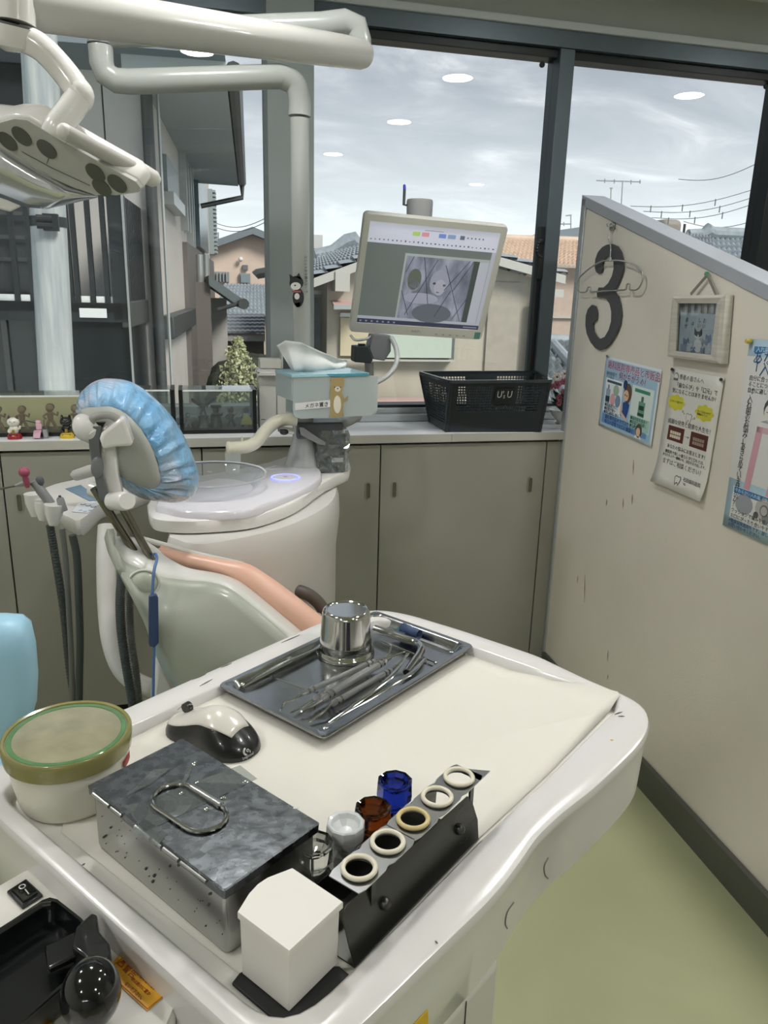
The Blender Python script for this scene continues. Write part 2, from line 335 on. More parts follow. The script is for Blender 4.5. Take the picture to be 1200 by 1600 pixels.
# scuffs on the partition (their own stains)
SC_ = mat('scuff_mark', '8a7f68', 0.7)
sm = MB()
for (x, y, h) in ((948, 785, 5), (974, 786, 8), (988, 780, 8), (990, 730, 12), (914, 920, 22), (950, 1025, 9), (950, 1058, 4), (903, 905, 6)):
    a = onpart(x, y - h, 0.0012); b = onpart(x - 1, y + h, 0.0012); sm.tube([a, (a + b) / 2 + pd * 0.0004, b], [0.0004, 0.0013, 0.0003], 5)
struct('trim_10', sm, SC_)
# ================================================================ OUTSIDE
SID = mat('grey_render', 'b4b2ae', 0.7, vary=0.06, vscale=1.5, bump=0.1, bscale=30)
SID2 = mat('grey_render_side', 'b8b3ad', 0.75, vary=0.05, vscale=1.2, bump=0.12, bscale=60)
DARK = mat('dark_steel', '2a2f32', 0.45, 0.3); DARKG = mat('dark_glass_front', '1f2427', 0.15, 0.0, spec=0.6)
STEELW = mat('pale_gutter', 'a9adac', 0.35, 0.5); BRONZE = mat('bronze_gutter', '4a4d4d', 0.4, 0.4)
struct('ground', MB().box((-60, 2.9, -3.6), (80, 120, -3.5)), mat('asphalt', '6f7070', 0.8, vary=0.1))
# ---- utility pole
up_ = thing('utility_pole', 'weathered pale concrete utility pole outside the left window', 'pole', (-0.80, 5.6, -3.5))
pb0, pb1 = aty(90, 618, 5.6), aty(59, 32, 5.6); ax_ = (pb1 - pb0) / (pb1.z - pb0.z)
pt = lambda z: Vector((pb0.x + (z - pb0.z) * ax_.x, 5.6, z))
build('shaft', MB().tube([pt(-3.5), pt(0.5), pt(2), pt(5.5)], [0.127, 0.115, 0.108, 0.095], 32), mat('pole_concrete', '8c9599', 0.6, vary=0.3, vscale=7, stretch=(3, 3, 0.25), col2='b3b7b5', bump=0.3, bscale=20), up_)
c = aty(75, 345, 5.48)
b = MB().lathe([(0.110, -0.03), (0.114, -0.03), (0.114, 0.03), (0.110, 0.03)], pt(c.z), 32); b.tube([c + Vector((-0.06, -0.06, 0.01)), c + Vector((0.03, -0.04, 0.01))], 0.022, 10); b.tube([c + Vector((-0.06, -0.05, -0.03)), c + Vector((0.03, -0.03, -0.03))], 0.022, 10); b.cbox(c + Vector((0.02, -0.02, -0.01)), (0.09, 0.05, 0.10))
build('clamp', b, DARK, up_, label='black steel clamp band')
# ---- neighbouring house, yawed slightly
bang = math.radians(-4.2); BO = aty(235, 300, 7.6); BO.z = 0
fx = Vector((math.cos(bang), math.sin(bang), 0)); fy = Vector((-math.sin(bang), math.cos(bang), 0))   # along the facade, into depth
def BP(u, v, z): return BO + fx * u + fy * v + Vector((0, 0, z))
def face_u(x, y, v=0.0): q = onplane(x, y, BO + fy * v, fy); return (q - BO).dot(fx), q.z
def face_v(x, y, u=0.0): q = onplane(x, y, BO + fx * u, fx); return (q - BO).dot(fy), q.z
def bbox(mb, u0, v0, z0, u1, v1, z1):
    M = Matrix(((fx.x, fy.x, 0, BO.x), (fx.y, fy.y, 0, BO.y), (0, 0, 1, 0), (0, 0, 0, 1))); return mb.box((u0, v0, z0), (u1, v1, z1), M)
hs = thing('neighbour_house', 'dark grey two storey house with slatted balcony outside the left window', 'house', (BO.x - 2, BO.y + 3, -3.5))
vend = face_v(329, 380, 0.0)[0]; vend = min(max(vend, 6), 16)
z_top = face_u(160, 62)[1]
build('wall', bbox(MB(), -7.0, 0.02, -3.5, 0, vend, z_top + 1.2), SID2, hs)
us = [-7.0, -5.6, -4.2, -2.8] + [face_u(x, 200)[0] for x in (87, 164, 224)] + [0.0]
for a, b_ in zip(us, us[1:]): build('siding_panel', bbox(MB(), a + 0.006, -0.03, -3.5, b_ - 0.006, 0.02, z_top + 0.6), SID, hs, bevel=0.004)
# balcony: front plane nearer than the facade, side returning to it
BV = -1.15; ub, zt = face_u(203, 500, BV); zb2 = face_u(203, 500, BV)[1]; zrail = zb2 + 0.02
uL = -6.0
build('balcony_slab', bbox(MB(), uL, BV, zb2 - 0.02, ub, 0, zb2 + 0.12), DARK, hs)
build('lower_front', bbox(MB(), uL, BV + 0.05, -3.5, ub - 0.02, -0.05, zb2 - 0.02), DARKG, hs)
zh = face_u(190, 303, BV)[1]
for x in (178,): u = face_u(x, 400, BV)[0]; build('corner_post', bbox(MB(), u - 0.03, BV, zb2, ub, BV + 0.12, zh), DARK, hs)
zs0 = face_u(150, 473, BV)[1]; zs1 = face_u(150, 463, BV)[1]
ulist = [face_u(x, 400, BV)[0] for x in (20, 45, 106, 116, 140, 163)]
us_ = sorted([uL + 0.3 * k for k in range(int((ulist[0] - uL) / 0.3))] + ulist)
for u in us_: build('balcony_post', bbox(MB(), u - 0.018, BV + 0.01, zb2 + 0.1, u + 0.018, BV + 0.05, zh), DARK, hs)
build('lower_rail', bbox(MB(), uL, BV, zb2 + 0.05, ub, BV + 0.06, zs0), DARK, hs)
for a, b_ in zip(us_, us_[1:] + [face_u(178, 400, BV)[0]]): build('white_infill', bbox(MB(), a + 0.022, BV + 0.02, zs0, b_ - 0.022, BV + 0.03, zs1), mat('white_acrylic', 'd5d9d8', 0.3), hs)
for z in (zs1 + 0.25, zs1 + 0.42, zs1 + 0.6): build('inner_rail', bbox(MB(), uL, BV + 0.5, z, face_u(52, 430, BV)[0], BV + 0.54, z + 0.03), BRONZE, hs)
build('dark_opening', bbox(MB(), uL, -0.06, zb2, face_u(84, 400)[0], -0.04, face_u(40, 105)[1]), DARKG, hs)
build('opening_head', bbox(MB(), uL, -0.10, face_u(40, 105)[1], face_u(84, 400)[0], -0.04, face_u(40, 98)[1]), DARK, hs)
p_ = face_u(146, 489, BV); build('name_plate', bbox(MB(), p_[0] - 0.10, BV - 0.015, p_[1] - 0.035, p_[0] + 0.10, BV - 0.002, p_[1] + 0.035), mat('white_acrylic', 'd5d9d8', 0.3), hs, label='small white blank plate')
nsl = 13
for k in range(nsl):
    v = BV + 0.14 + (0 - BV - 0.2) * k / (nsl - 1); build('side_slat', bbox(MB(), ub - 0.05, v - 0.018, zb2 + 0.12, ub - 0.01, v + 0.018, zh), DARK, hs)
build('side_backing', bbox(MB(), ub - 0.10, BV + 0.1, zb2 + 0.1, ub - 0.08, 0, zh), mat('slat_backing', '3a3f4a', 0.5), hs)
build('side_trim', bbox(MB(), ub - 0.06, BV, zb2 - 0.06, ub + 0.01, 0, zb2 + 0.14), BRONZE, hs, bevel=0.01)
build('corner_strip', bbox(MB(), ub - 0.01, BV - 0.01, -3.5, ub + 0.005, BV + 0.01, zh), STEELW, hs)
for k, x in enumerate((62, 10)):
    u = face_u(x, 560, BV)[0]; build('door_frame_post', bbox(MB(), u - 0.02, BV + 0.02, -3.5, u + 0.02, BV + 0.05, zb2), BRONZE, hs)
# downpipes
dpu, dpz = face_u(240, 200); pp_ = MB()
pp_.tube([BP(0.02, -0.10, -3.5), BP(0.02, -0.10, face_u(233, 140)[1])], 0.05, 14); build('downpipe', pp_, BRONZE, hs)
pp_ = MB().tube([BP(0.10, 0.02, -3.5), BP(0.10, 0.02, face_u(233, 140)[1])], 0.014, 8); build('cable_duct', pp_, STEELW, hs)
for (x0, x1) in ((305, 309), (316, 320)):
    v = face_v(x0 + 2, 560)[0]; v = min(max(v, 1), vend); build('downpipe', MB().tube([BP(0.10, v, -3.5), BP(0.10, v, face_v(x0, 400)[1])], 0.06, 12), STEELW, hs, label='pale downpipe')
# side wall furniture (all on the plane u = 0)
def side_rect(ps, nm, m, out0=0.0, out1=0.05, parent=None, **k):
    vs = [face_v(*p) for p in ps]; v0 = min(v[0] for v in vs); v1 = max(v[0] for v in vs); z0 = min(v[1] for v in vs); z1 = max(v[1] for v in vs)
    return build(nm, bbox(MB(), out0, v0, z0, out1, v1, z1), m, parent or hs, **k), (v0, v1, z0, z1)
wn, r = side_rect(((250, 240), (272, 320)), 'window', mat('shutter_grey', '7f8889', 0.4), 0, 0.06)
build('window_sill', bbox(MB(), 0, r[0] - 0.05, r[2] - 0.12, 0.12, r[1] + 0.05, r[2]), STEELW, wn)
for x, y0, y1 in ((283, 232, 350), (291, 242, 374)):
    v = face_v(x, 300)[0]; z0 = face_v(x, y1)[1]; z1 = face_v(x, y0)[1]
    t = build('slit_window', bbox(MB(), 0, v - 0.18, z0, 0.05, v + 0.18, z1), mat('shutter_grey', '7f8889', 0.4), hs)
    build('frame', bbox(MB(), 0.0, v - 0.24, z0 - 0.08, 0.09, v - 0.18, z1), STEELW, t); build('frame', bbox(MB(), 0.0, v + 0.18, z0 - 0.08, 0.09, v + 0.24, z1), STEELW, t)
v0 = face_v(302, 300)[0]; v1 = face_v(316, 300)[0]; zz0 = face_v(309, 388)[1]; zz1 = face_v(309, 280)[1]
build('window', bbox(MB(), 0, v0, zz0, 0.08, v1, zz1), mat('blue_glass', '4f6068', 0.2), hs)
zt0, zt1 = face_v(322, 392)[1], face_v(322, 290)[1]
sh = build('louvre_shutter', bbox(MB(), 0, vend - 0.6, zt0, 0.10, vend, zt1), mat('louvre_grey', '8f9a9c', 0.4), hs)
for k in range(16): z = zt0 + (zt1 - zt0) * (k + 0.5) / 16; build('louvre', bbox(MB(), 0.10, vend - 0.55, z - 0.02, 0.16, vend - 0.05, z + 0.03), mat('louvre_grey', '8f9a9c', 0.4), sh)
# belt ledge and lower dark bay
zl = face_v(262, 490)[1]
build('belt_ledge', bbox(MB(), 0, 0.3, zl - 0.22, 0.12, face_v(291, 470)[0], zl), BRONZE, hs, bevel=0.01)
va = face_v(290, 500)[0]
build('dark_bay', bbox(MB(), 0.0, va, -3.5, 0.06, vend, face_v(295, 385)[1]), mat('bay_brown', '67625e', 0.6), hs)
# roof with soffit and gutter
sf0 = face_v(300, 260)[1]; ez = BP(1.0, 0, 0)
ze = face_u(235, 142, 0)[1]
qe = atz(370, 270, ze); OV = (qe - BO).dot(fx)
def soff(v, u, dz=0): return BP(u, v, ze + dz)
v_end = (atz(373, 291, ze) - BO).dot(fy)
build('soffit', MB().rings([[BP(-0.1, -0.6, ze + 0.02), BP(OV, -0.6, ze), BP(OV, v_end, ze), BP(-0.1, v_end, ze + 0.02)], [BP(-0.1, -0.6, ze + 0.14), BP(OV, -0.6, ze + 0.12), BP(OV, v_end, ze + 0.12), BP(-0.1, v_end, ze + 0.14)]]), mat('soffit_grey', 'a3abab', 0.7), hs)
build('roof', MB().rings([[BP(OV, -0.8, ze + 0.12), BP(-7, -0.8, ze + 0.12), BP(-3.5, -0.8, ze + 1.9)], [BP(OV, v_end, ze + 0.12), BP(-7, v_end, ze + 0.12), BP(-3.5, v_end, ze + 1.9)]]), mat('roof_slate', '737d83', 0.5), hs)
build('gutter', MB().tube([BP(OV + 0.06, -0.6, ze + 0.06), BP(OV + 0.06, v_end, ze + 0.06)], 0.07, 10), BRONZE, hs)
build('gutter_elbow', MB().tube([BP(OV + 0.06, v_end - 0.1, ze), BP(OV + 0.06, v_end - 0.1, ze - 0.18), BP(0.1, v_end - 0.2, ze - 0.35)], 0.04, 8), BRONZE, hs)
# ---- lean-to roof with gutter beyond
lr = thing('lean_to_roof', 'small dark lean-to roof with gutter brackets behind the grey house', 'roof', tuple(aty(340, 455, 13)[:2]) + (-3.5,))
A, B_, Cc, D = aty(326, 430, 12), aty(377, 466, 12), aty(377, 462, 14.5), aty(330, 425, 14.5)
build('roof_deck', MB().slab([A, B_, B_ + Vector((0, 2.5, 0)), A + Vector((0, 2.5, 0))], (0, 0, -0.14)), mat('roof_dark', '5f6a6d', 0.5), lr)
build('gutter', MB().tube([B_ + Vector((0.03, -0.1, -0.08)), B_ + Vector((0.03, 2.5, -0.08))], 0.08, 10), BRONZE, lr)
build('support_bracket', MB().tube([aty(374, 470, 12), aty(374, 474, 12), aty(340, 484, 12)], 0.03, 8), BRONZE, lr)
build('support_wall', MB().box((A.x - 0.25, 12.1, -3.5), (A.x + 0.02, 14.5, A.z - 0.1)), mat('bay_brown', '67625e', 0.6), lr)
build('back_wall', MB().box((A.x, 14.3, -3.5), (A.x + 0.35, 14.5, A.z - 0.35)), SID, lr)
# ---- helpers for gabled houses
def tile_roof(name, a, b, c, d, nu, nv, m, parent, th=0.05, amp=0.05):
    "pan-tile roof: corners a,b along the ridge, d,c along the eave; courses overlap, each column arched"
    a, b, c, d = map(Vector, (a, b, c, d)); nrm = (b - a).cross(d - a).normalized(); nrm = nrm if nrm.z > 0 else -nrm; mb = MB(); k = 4
    for j in range(nv):
        t0, t1 = j / nv, (j + 1.08) / nv; rows = []
        for t, lift in ((t0, 0.0), (t1, th)):
            L0 = a.lerp(d, t); R0 = b.lerp(c, t); rows.append([L0.lerp(R0, i / (nu * k)) + nrm * (lift + amp * abs(math.sin(math.pi * i / k))) for i in range(nu * k + 1)])
        rows.append([p - nrm * th for p in rows[-1]])
        mb.rings(rows, cap=False, closed=False)
    o = build(name, mb, m, parent, smooth=True, ang=30, flip=False); o['kind'] = 'stuff'; return o
def wall_poly(name, pts, depth, m, parent): return build(name, MB().slab(pts, (0, depth, 0)), m, parent)
PINK = mat('pink_render', 'd0bcae', 0.8, vary=0.03); GREYT = mat('grey_roof_tile', '929ca3', 0.35, vary=0.12, vscale=3)  # roof tile grey lightened to put distant haze into the colour
ORT = mat('orange_roof_tile', 'ccb6a3', 0.6, vary=0.1, vscale=4)
# ---- pink gabled house
Y = 34; ph = thing('gabled_house', 'pale pink gabled house seen between the grey house and the pillar', 'house', tuple(aty(385, 440, Y)[:2]) + (-3.5,))
g = [aty(326, 391, Y), aty(393, 367, Y), aty(470, 398, Y)]
gl, gr = Vector(g[0]), Vector(g[2])
wall_poly('wall', [Vector((gl.x, Y, -3.5)), Vector((gr.x, Y, -3.5)), gr, g[1], gl], 8, PINK, ph)
for a, b_ in ((g[0], g[1]), (g[1], g[2])):
    e = (b_ - a).normalized() * 0.5; a2 = a - (e if a is g[0] else e * 0); b2 = b_ + (e if b_ is g[2] else e * 0)
    build('roof_slope', MB().slab([a2 + Vector((0, -0.6, 0)), b2 + Vector((0, -0.6, 0)), b2 + Vector((0, 8, 0)), a2 + Vector((0, 8, 0))], (0, 0, 0.28)), mat('roof_slate', '737d83', 0.5), ph)
def rect_y(nm, x0, y0, x1, y1, Y_, m, parent, th=0.08, out=0.06):
    a, b_ = aty(x0, y0, Y_), aty(x1, y1, Y_); return build(nm, MB().box((min(a.x, b_.x), Y_ - out, min(a.z, b_.z)), (max(a.x, b_.x), Y_ - out + th, max(a.z, b_.z))), m, parent)
PANEG = mat('pane_grey_blue', '7f8f94', 0.2)
f_ = rect_y('window', 374, 427, 391, 443, Y, mat('window_frame_grey', '8a8f90', 0.4), ph, 0.2, 0.15); rect_y('pane', 376, 429, 389, 442, Y - 0.16, PANEG, f_)
rect_y('vent', 379, 414, 387, 422, Y, mat('vent_grey', '6b6d6e', 0.5), ph, 0.2, 0.15)
f_ = rect_y('window', 326, 424, 358, 441, Y, mat('window_frame_grey', '8a8f90', 0.4), ph, 0.2, 0.15)
for k in range(6): rect_y('window_bar', 328 + k * 5, 426, 330 + k * 5, 440, Y - 0.2, STEELW, f_)
build('wall_lamp', MB().ell(aty(376, 405, Y - 0.2), (0.1, 0.1, 0.1), 10, 8), mat('white_plastic', 'd9d7d2', 0.3), ph)
# ---- small roof right of it, tiled roofs below
mr = thing('tiled_house', 'low house with light grey tiled roof below the pink house', 'house', tuple(aty(375, 480, 24)[:2]) + (-3.5,))
tile_roof('roof_tiles', aty(350, 444, 30), aty(430, 446, 30), aty(440, 495, 24), aty(335, 490, 24), 16, 9, GREYT, mr)
build('wall', MB().box((aty(335, 490, 24).x, 24.3, -3.5), (aty(440, 495, 24).x, 30, aty(380, 495, 24.3).z)), mat('beige_wall', 'b2a79b', 0.8), mr)
er = MB().tube([aty(399, 431, 20), aty(402, 428, 20), aty(425, 424, 20)], 0.12, 8); build('side_gutter', er, BRONZE, mr); 
mr = thing('tiled_house', 'nearer low shed with dark flat-tiled roof behind the small tree', 'house', tuple(aty(380, 500, 17)[:2]) + (-3.5,))
tile_roof('roof_tiles', aty(338, 489, 21), aty(412, 489, 21), aty(414, 521, 17), aty(336, 521, 17), 10, 6, mat('flat_roof_tile', '858d94', 0.4, vary=0.1), mr, 0.05, 0.015)
build('fascia', MB().box((aty(336, 521, 17).x, 17.0, aty(370, 533, 17).z), (aty(414, 521, 17).x, 17.1, aty(370, 521, 17).z)), mat('pale_fascia', 'c1c3c2', 0.5), mr)
build('wall', MB().box((aty(340, 521, 17.3).x, 17.3, -3.5), (aty(412, 521, 17.3).x, 21, aty(370, 528, 17.3).z)), mat('shed_wall', '8e8683', 0.8), mr)  # plain grey-brown shed wall
# ---- small tree
tr = thing('garden_tree', 'small light-leaved tree outside, left of the pillar', 'tree', tuple(aty(372, 600, 9)[:2]) + (-3.5,))
tb = aty(372, 700, 9); crown = aty(374, 585, 9)
build('trunk', MB().tube([Vector((tb.x, 9, -3.5)), Vector((crown.x, 9, crown.z + 0.1))], [0.05, 0.02], 8), mat('bark', '4b4239', 0.9), tr)
random.seed(3); lf = MB()
for k in range(1500):
    h = random.random() ** 0.8; z = -0.62 + h * 0.98; rr_ = (0.36 * (1 - h) ** 0.8 + 0.03) * math.sqrt(random.random())
    a = random.random() * 6.283; lobe = 1 + 0.3 * math.sin(3 * a + 5 * h)
    p = Vector((crown.x + rr_ * lobe * math.cos(a), 9 + rr_ * math.sin(a), crown.z + z + 0.05)); s_ = 0.018 + 0.016 * random.random()
    d1 = Vector((random.gauss(0, 1), random.gauss(0, 1), random.gauss(0, 1))).normalized(); d2 = d1.cross(Vector((random.gauss(0, 1), random.gauss(0, 1), 0.3))).normalized()
    lf.add([p - d1 * s_, p + d2 * s_ * 0.5, p + d1 * s_, p - d2 * s_ * 0.5], [(0, 1, 2, 3)])
o = build('foliage', lf, mat('pale_leaves', '8f9670', 0.6, vary=0.35, vscale=14, col2='c3c4a0'), tr, smooth=False, flip=False); o['kind'] = 'stuff'
# dark hedge behind / below tree
hg = MB()
for k in range(30):
    a = aty(350 + random.random() * 60, 575 + random.random() * 60, 10.5 + random.random()); hg.ell(a, (0.25, 0.25, 0.22), 8, 6)
hg.ell(Vector((aty(380, 640, 11).x, 11, -1.6)), (0.8, 0.6, 2.0), 12, 8)
tag(build('hedge', hg, mat('dark_hedge', '34392f', 0.9, vary=0.3, vscale=20, bump=1.0, bscale=18)), 'dark evergreen hedge behind the small pale tree', 'hedge')
# ---- beige gable-end house filling the middle window
Y = 12.0; bh = thing('gable_house', 'beige rendered gable-end house just outside the middle window', 'house', tuple(aty(690, 500, Y)[:2]) + (-3.5,))
BEI = mat('stained_beige_render', '9d988d', 0.8, vary=0.14, vscale=0.8, stretch=(1.2, 1, 0.35), col2='bdb7a8', bump=0.1, bscale=15)
eL, ap, eR = aty(485, 449, Y), aty(655, 385, Y), aty(868, 444, Y)
wl = aty(511, 455, Y).x; wr = aty(834, 470, Y).x
def on_slope(x): return eL.z + (ap.z - eL.z) * (x - eL.x) / (ap.x - eL.x) if x < ap.x else ap.z + (eR.z - ap.z) * (x - ap.x) / (eR.x - ap.x)
wall_poly('wall', [Vector((wl, Y, -3.5)), Vector((wr, Y, -3.5)), Vector((wr, Y, on_slope(wr))), ap, Vector((wl, Y, on_slope(wl)))], 7, BEI, bh)
for a, b_ in ((eL, ap), (ap, eR)):
    build('barge_board', MB().slab([a + Vector((0, -0.35, 0)), b_ + Vector((0, -0.35, 0)), b_ + Vector((0, -0.35, 0.13)), a + Vector((0, -0.35, 0.13))], (0, 0.05, 0)), mat('pale_barge', 'b4b4ae', 0.5), bh)
    n_ = 7; tile_roof('roof_tiles', b_ + Vector((0, 7, 0.14)), b_ + Vector((0, -0.35, 0.14)), a + Vector((0, -0.35, 0.14)), a + Vector((0, 7, 0.14)), 22, 8, GREYT, bh) if a is eL else tile_roof('roof_tiles', a + Vector((0, -0.35, 0.14)), a + Vector((0, 7, 0.14)), b_ + Vector((0, 7, 0.14)), b_ + Vector((0, -0.35, 0.14)), 22, 8, GREYT, bh)
build('rafter_end', MB().cbox(aty(532, 440, Y - 0.2), (0.22, 0.35, 0.28)), mat('pale_barge', 'b4b4ae', 0.5), bh)
build('rafter_end', MB().cbox(aty(862, 458, Y - 0.2), (0.25, 0.35, 0.12)), mat('pale_barge', 'b4b4ae', 0.5), bh)
# recessed dark bay at its left
db = build('side_bay', MB().box((aty(478, 500, Y + 0.6).x - 0.3, Y + 0.6, -3.5), (wl, Y + 0.8, on_slope(wl) - 0.25)), mat('bay_grey', '7f8789', 0.5, vary=0.1), bh)
for x in (507, 488): p_ = aty(x, 520, Y + 0.5); build('frame_post', MB().box((p_.x - 0.03, Y + 0.5, -3), (p_.x + 0.03, Y + 0.58, aty(x, 458, Y).z)), STEELW, db)
p_ = aty(497, 460, Y + 0.5); build('frame_head', MB().box((p_.x - 0.35, Y + 0.5, p_.z), (p_.x + 0.35, Y + 0.58, p_.z + 0.06)), STEELW, db)
# pink awning with bar
aw = build('window_awning', MB().slab([aty(518, 469, Y), aty(575, 471, Y), aty(575, 478, Y - 0.6), aty(522, 477, Y - 0.6)], (0, 0, -0.04)), mat('pink_awning', 'c4a6a2', 0.6), bh)
build('awning_edge', MB().beam(aty(521, 480, Y - 0.6), aty(575, 480, Y - 0.6), 0.05, 0.06), STEELW, aw)
build('hanger_bar', MB().beam(aty(531, 492, Y - 0.15), aty(575, 492, Y - 0.15), 0.06, 0.06), STEELW, bh)
rect_y('cream_panel', 531, 496, 612, 556, Y, mat('cream_panel', 'c6bb9f', 0.6, vary=0.06), bh)
f_ = rect_y('window', 586, 520, 706, 562, Y, mat('window_frame_dark', '5f6465', 0.4), bh, 0.1, 0.1); rect_y('pane', 589, 520, 703, 559, Y - 0.11, mat('frosted_green', 'b7c4b8', 0.3), f_)
rect_y('window_sill', 530, 560, 706, 564, Y - 0.05, mat('pale_barge', 'b4b4ae', 0.5), bh, 0.1, 0.15)
rect_y('ledge', 540, 622, 668, 631, Y - 0.2, mat('pink_awning', 'c4a6a2', 0.6), bh, 0.3, 0.3)
rect_y('wall_panel', 764, 440, 800, 640, Y, mat('panel_beige', 'a39d92', 0.7, vary=0.08), bh, 0.05, 0.04)
rect_y('ground_pipe', 829, 470, 834, 640, Y - 0.1, STEELW, bh, 0.06, 0.06)
# ---- tiled roofs behind, left of the monitor
rh = thing('tiled_house', 'grey tiled roof with raised ridge, left of the monitor', 'house', tuple(aty(520, 400, 24)[:2]) + (-3.5,))
tile_roof('roof_tiles', aty(498, 398, 30), aty(575, 379, 30), aty(590, 412, 24), aty(478, 440, 24), 12, 8, GREYT, rh)
build('ridge', MB().tube([aty(492, 398, 29.8), aty(520, 392, 29.8), aty(543, 378, 29.8), aty(552, 376, 29.8), aty(562, 384, 29.8)], [0.2, 0.22, 0.3, 0.34, 0.2], 8), mat('ridge_tile', '8f999f', 0.5, vary=0.15), rh)
build('wall', MB().box((aty(484, 440, 26).x, 25, -3.5), (aty(590, 430, 26).x, 30, aty(530, 425, 25).z - 0.3)), BEI, rh)
build('water_tank', MB().cbox(aty(496, 378, 31), (0.35, 0.35, 0.5)), mat('pale_fascia', 'c1c3c2', 0.5), rh)
rh = thing('tiled_house', 'distant dark blue-grey roof beside the pillar', 'house', tuple(aty(490, 395, 36)[:2]) + (-3.5,))
tile_roof('roof_tiles', aty(478, 376, 40), aty(510, 390, 40), aty(520, 415, 36), aty(470, 415, 36), 8, 6, mat('flat_roof_tile', '858d94', 0.4, vary=0.1), rh)
build('wall', MB().box((aty(470, 415, 37).x, 37, -3.5), (aty(515, 415, 37).x, 40, aty(490, 412, 37).z)), BEI, rh)
# ---- orange roof house to the right
Y = 22; oh = thing('tiled_house', 'cream house with orange tiled roof right of the monitor', 'house', tuple(aty(860, 450, Y)[:2]) + (-3.5,))
tile_roof('roof_tiles', aty(775, 375, 27), aty(960, 380, 27), aty(965, 420, Y), aty(762, 412, Y), 30, 9, ORT, oh, 0.07, 0.06)
build('ridge', MB().tube([aty(770, 373, 27), aty(965, 379, 27)], 0.16, 10), ORT, oh)
build('wall', MB().box((aty(780, 430, Y + .5).x, Y + .5, -3.5), (aty(960, 430, Y + .5).x, 27, aty(870, 418, Y + .5).z)), mat('pink_cream_wall', 'b9a79a', 0.8, vary=0.05), oh)
build('wall_band', MB().box((aty(835, 500, Y + .4).x, Y + .4, aty(870, 497, Y + .4).z), (aty(950, 500, Y + .4).x, Y + .5, aty(870, 494, Y + .4).z)), mat('pale_barge', 'b4b4ae', 0.5), oh)
fr_ = thing('tiled_house', 'far slate roof with antenna above the orange roof', 'house', tuple(aty(870, 368, 38)[:2]) + (-3.5,))
build('roof_slope', MB().slab([aty(820, 371, 38), aty(925, 372, 38), aty(925, 352, 44), aty(842, 364, 44)], (0, 0, -0.2)), mat('roof_slate', '737d83', 0.5), fr_)
build('wall', MB().box((aty(830, 375, 39).x, 39, -3.5), (aty(915, 375, 39).x, 44, aty(870, 373, 39).z)), BEI, fr_)
def antenna(px_, ytop, ybot, Y_, bars, label, parent_w=0.9):
    b0, b1 = aty(px_[1], ybot, Y_), aty(px_[0], ytop, Y_); t = thing('tv_antenna', label, 'antenna', b0); w_ = Y_ * 0.0009
    build('mast', MB().tube([b0, b1], w_, 6), STEELW, t)
    for (xa, ya, xb, yb) in bars: build('antenna_bar', MB().tube([aty(xa, ya, Y_), aty(xb, yb, Y_)], w_ * 0.9, 6), STEELW, t)
antenna((892, 892), 336, 358, 41, [(874, 350, 893, 350), (884, 337, 893, 336), (875, 346, 875, 354), (881, 347, 881, 353)], 'small forked aerial above the orange roof')
antenna((973, 962), 282, 470, 30, [(932, 282, 1001, 284), (945, 279, 945, 286), (960, 280, 960, 287), (986, 281, 986, 288), (1000, 281, 1000, 287)], 'wide flat television aerial above the partition')
antenna((955, 948), 293, 470, 30, [(953, 294, 957, 294)], 'short thick mast left of the wide aerial')
antenna((341, 341), 363, 388, 36, [(329, 376, 343, 374), (330, 380, 341, 379)], 'thin television aerial at the pink house gable')
# ---- right: nearby tiled roofs seen past and above the partition
nr = thing('tiled_house', 'near grey pan-tiled roof low behind the basket and flowers', 'house', tuple(aty(880, 560, 8)[:2]) + (-3.5,))
tile_roof('roof_tiles', aty(840, 532, 10), aty(960, 540, 10), aty(1000, 640, 7.2), aty(850, 640, 7.2), 12, 9, mat('near_roof_tile', '7d8589', 0.35, vary=0.2, vscale=5), nr)
build('ridge', MB().tube([aty(835, 531, 10), aty(970, 541, 10)], 0.10, 10), mat('ridge_tile', '8f999f', 0.5, vary=0.15), nr)
for a, b_ in (((848, 545), (888, 603)), ((864, 538), (905, 585))):
    build('hip_ridge', MB().tube([aty(*a, 9.6), aty(*b_, 8.2)], 0.075, 10), mat('ridge_tile', '8f999f', 0.5, vary=0.15), nr)
build('wall', MB().box((aty(850, 560, 9).x, 8.0, -3.5), (aty(990, 560, 9).x, 10, -0.6)), BEI, nr)
gr_ = thing('tiled_house', 'grey tiled house with stepped ridge behind the partition top', 'house', tuple(aty(1140, 380, 20)[:2]) + (-3.5,))
tile_roof('roof_tiles', aty(1108, 372, 24), aty(1260, 376, 24), aty(1280, 470, 20), aty(1120, 470, 20), 20, 11, GREYT, gr_, 0.07, 0.06)
build('ridge', MB().tube([aty(1075, 366, 24), aty(1098, 366, 24), aty(1106, 360, 24), aty(1114, 364, 24), aty(1250, 370, 24)], [0.16, 0.18, 0.24, 0.2, 0.2], 10), mat('ridge_tile', '8f999f', 0.5, vary=0.15), gr_)
tile_roof('side_roof_tiles', aty(1072, 364, 24), aty(1110, 366, 24), aty(1120, 470, 20), aty(1040, 470, 20), 8, 11, mat('flat_roof_tile', '858d94', 0.4, vary=0.1), gr_)
build('wall', MB().box((aty(1060, 460, 21).x, 21, -3.5), (aty(1270, 460, 21).x, 24, aty(1150, 462, 21).z)), BEI, gr_)
tk = thing('roof_tank', 'rounded grey-beige rooftop unit behind the partition top', 'tank', aty(1050, 362, 26))
a, b_ = aty(1034, 366, 26), aty(1069, 343, 26)
build('casing', MB().box((a.x, 26, a.z - 0.6), (b_.x, 27.2, b_.z)), mat('tank_beige', '8e8880', 0.6), tk, bevel=0.2, seg=4)
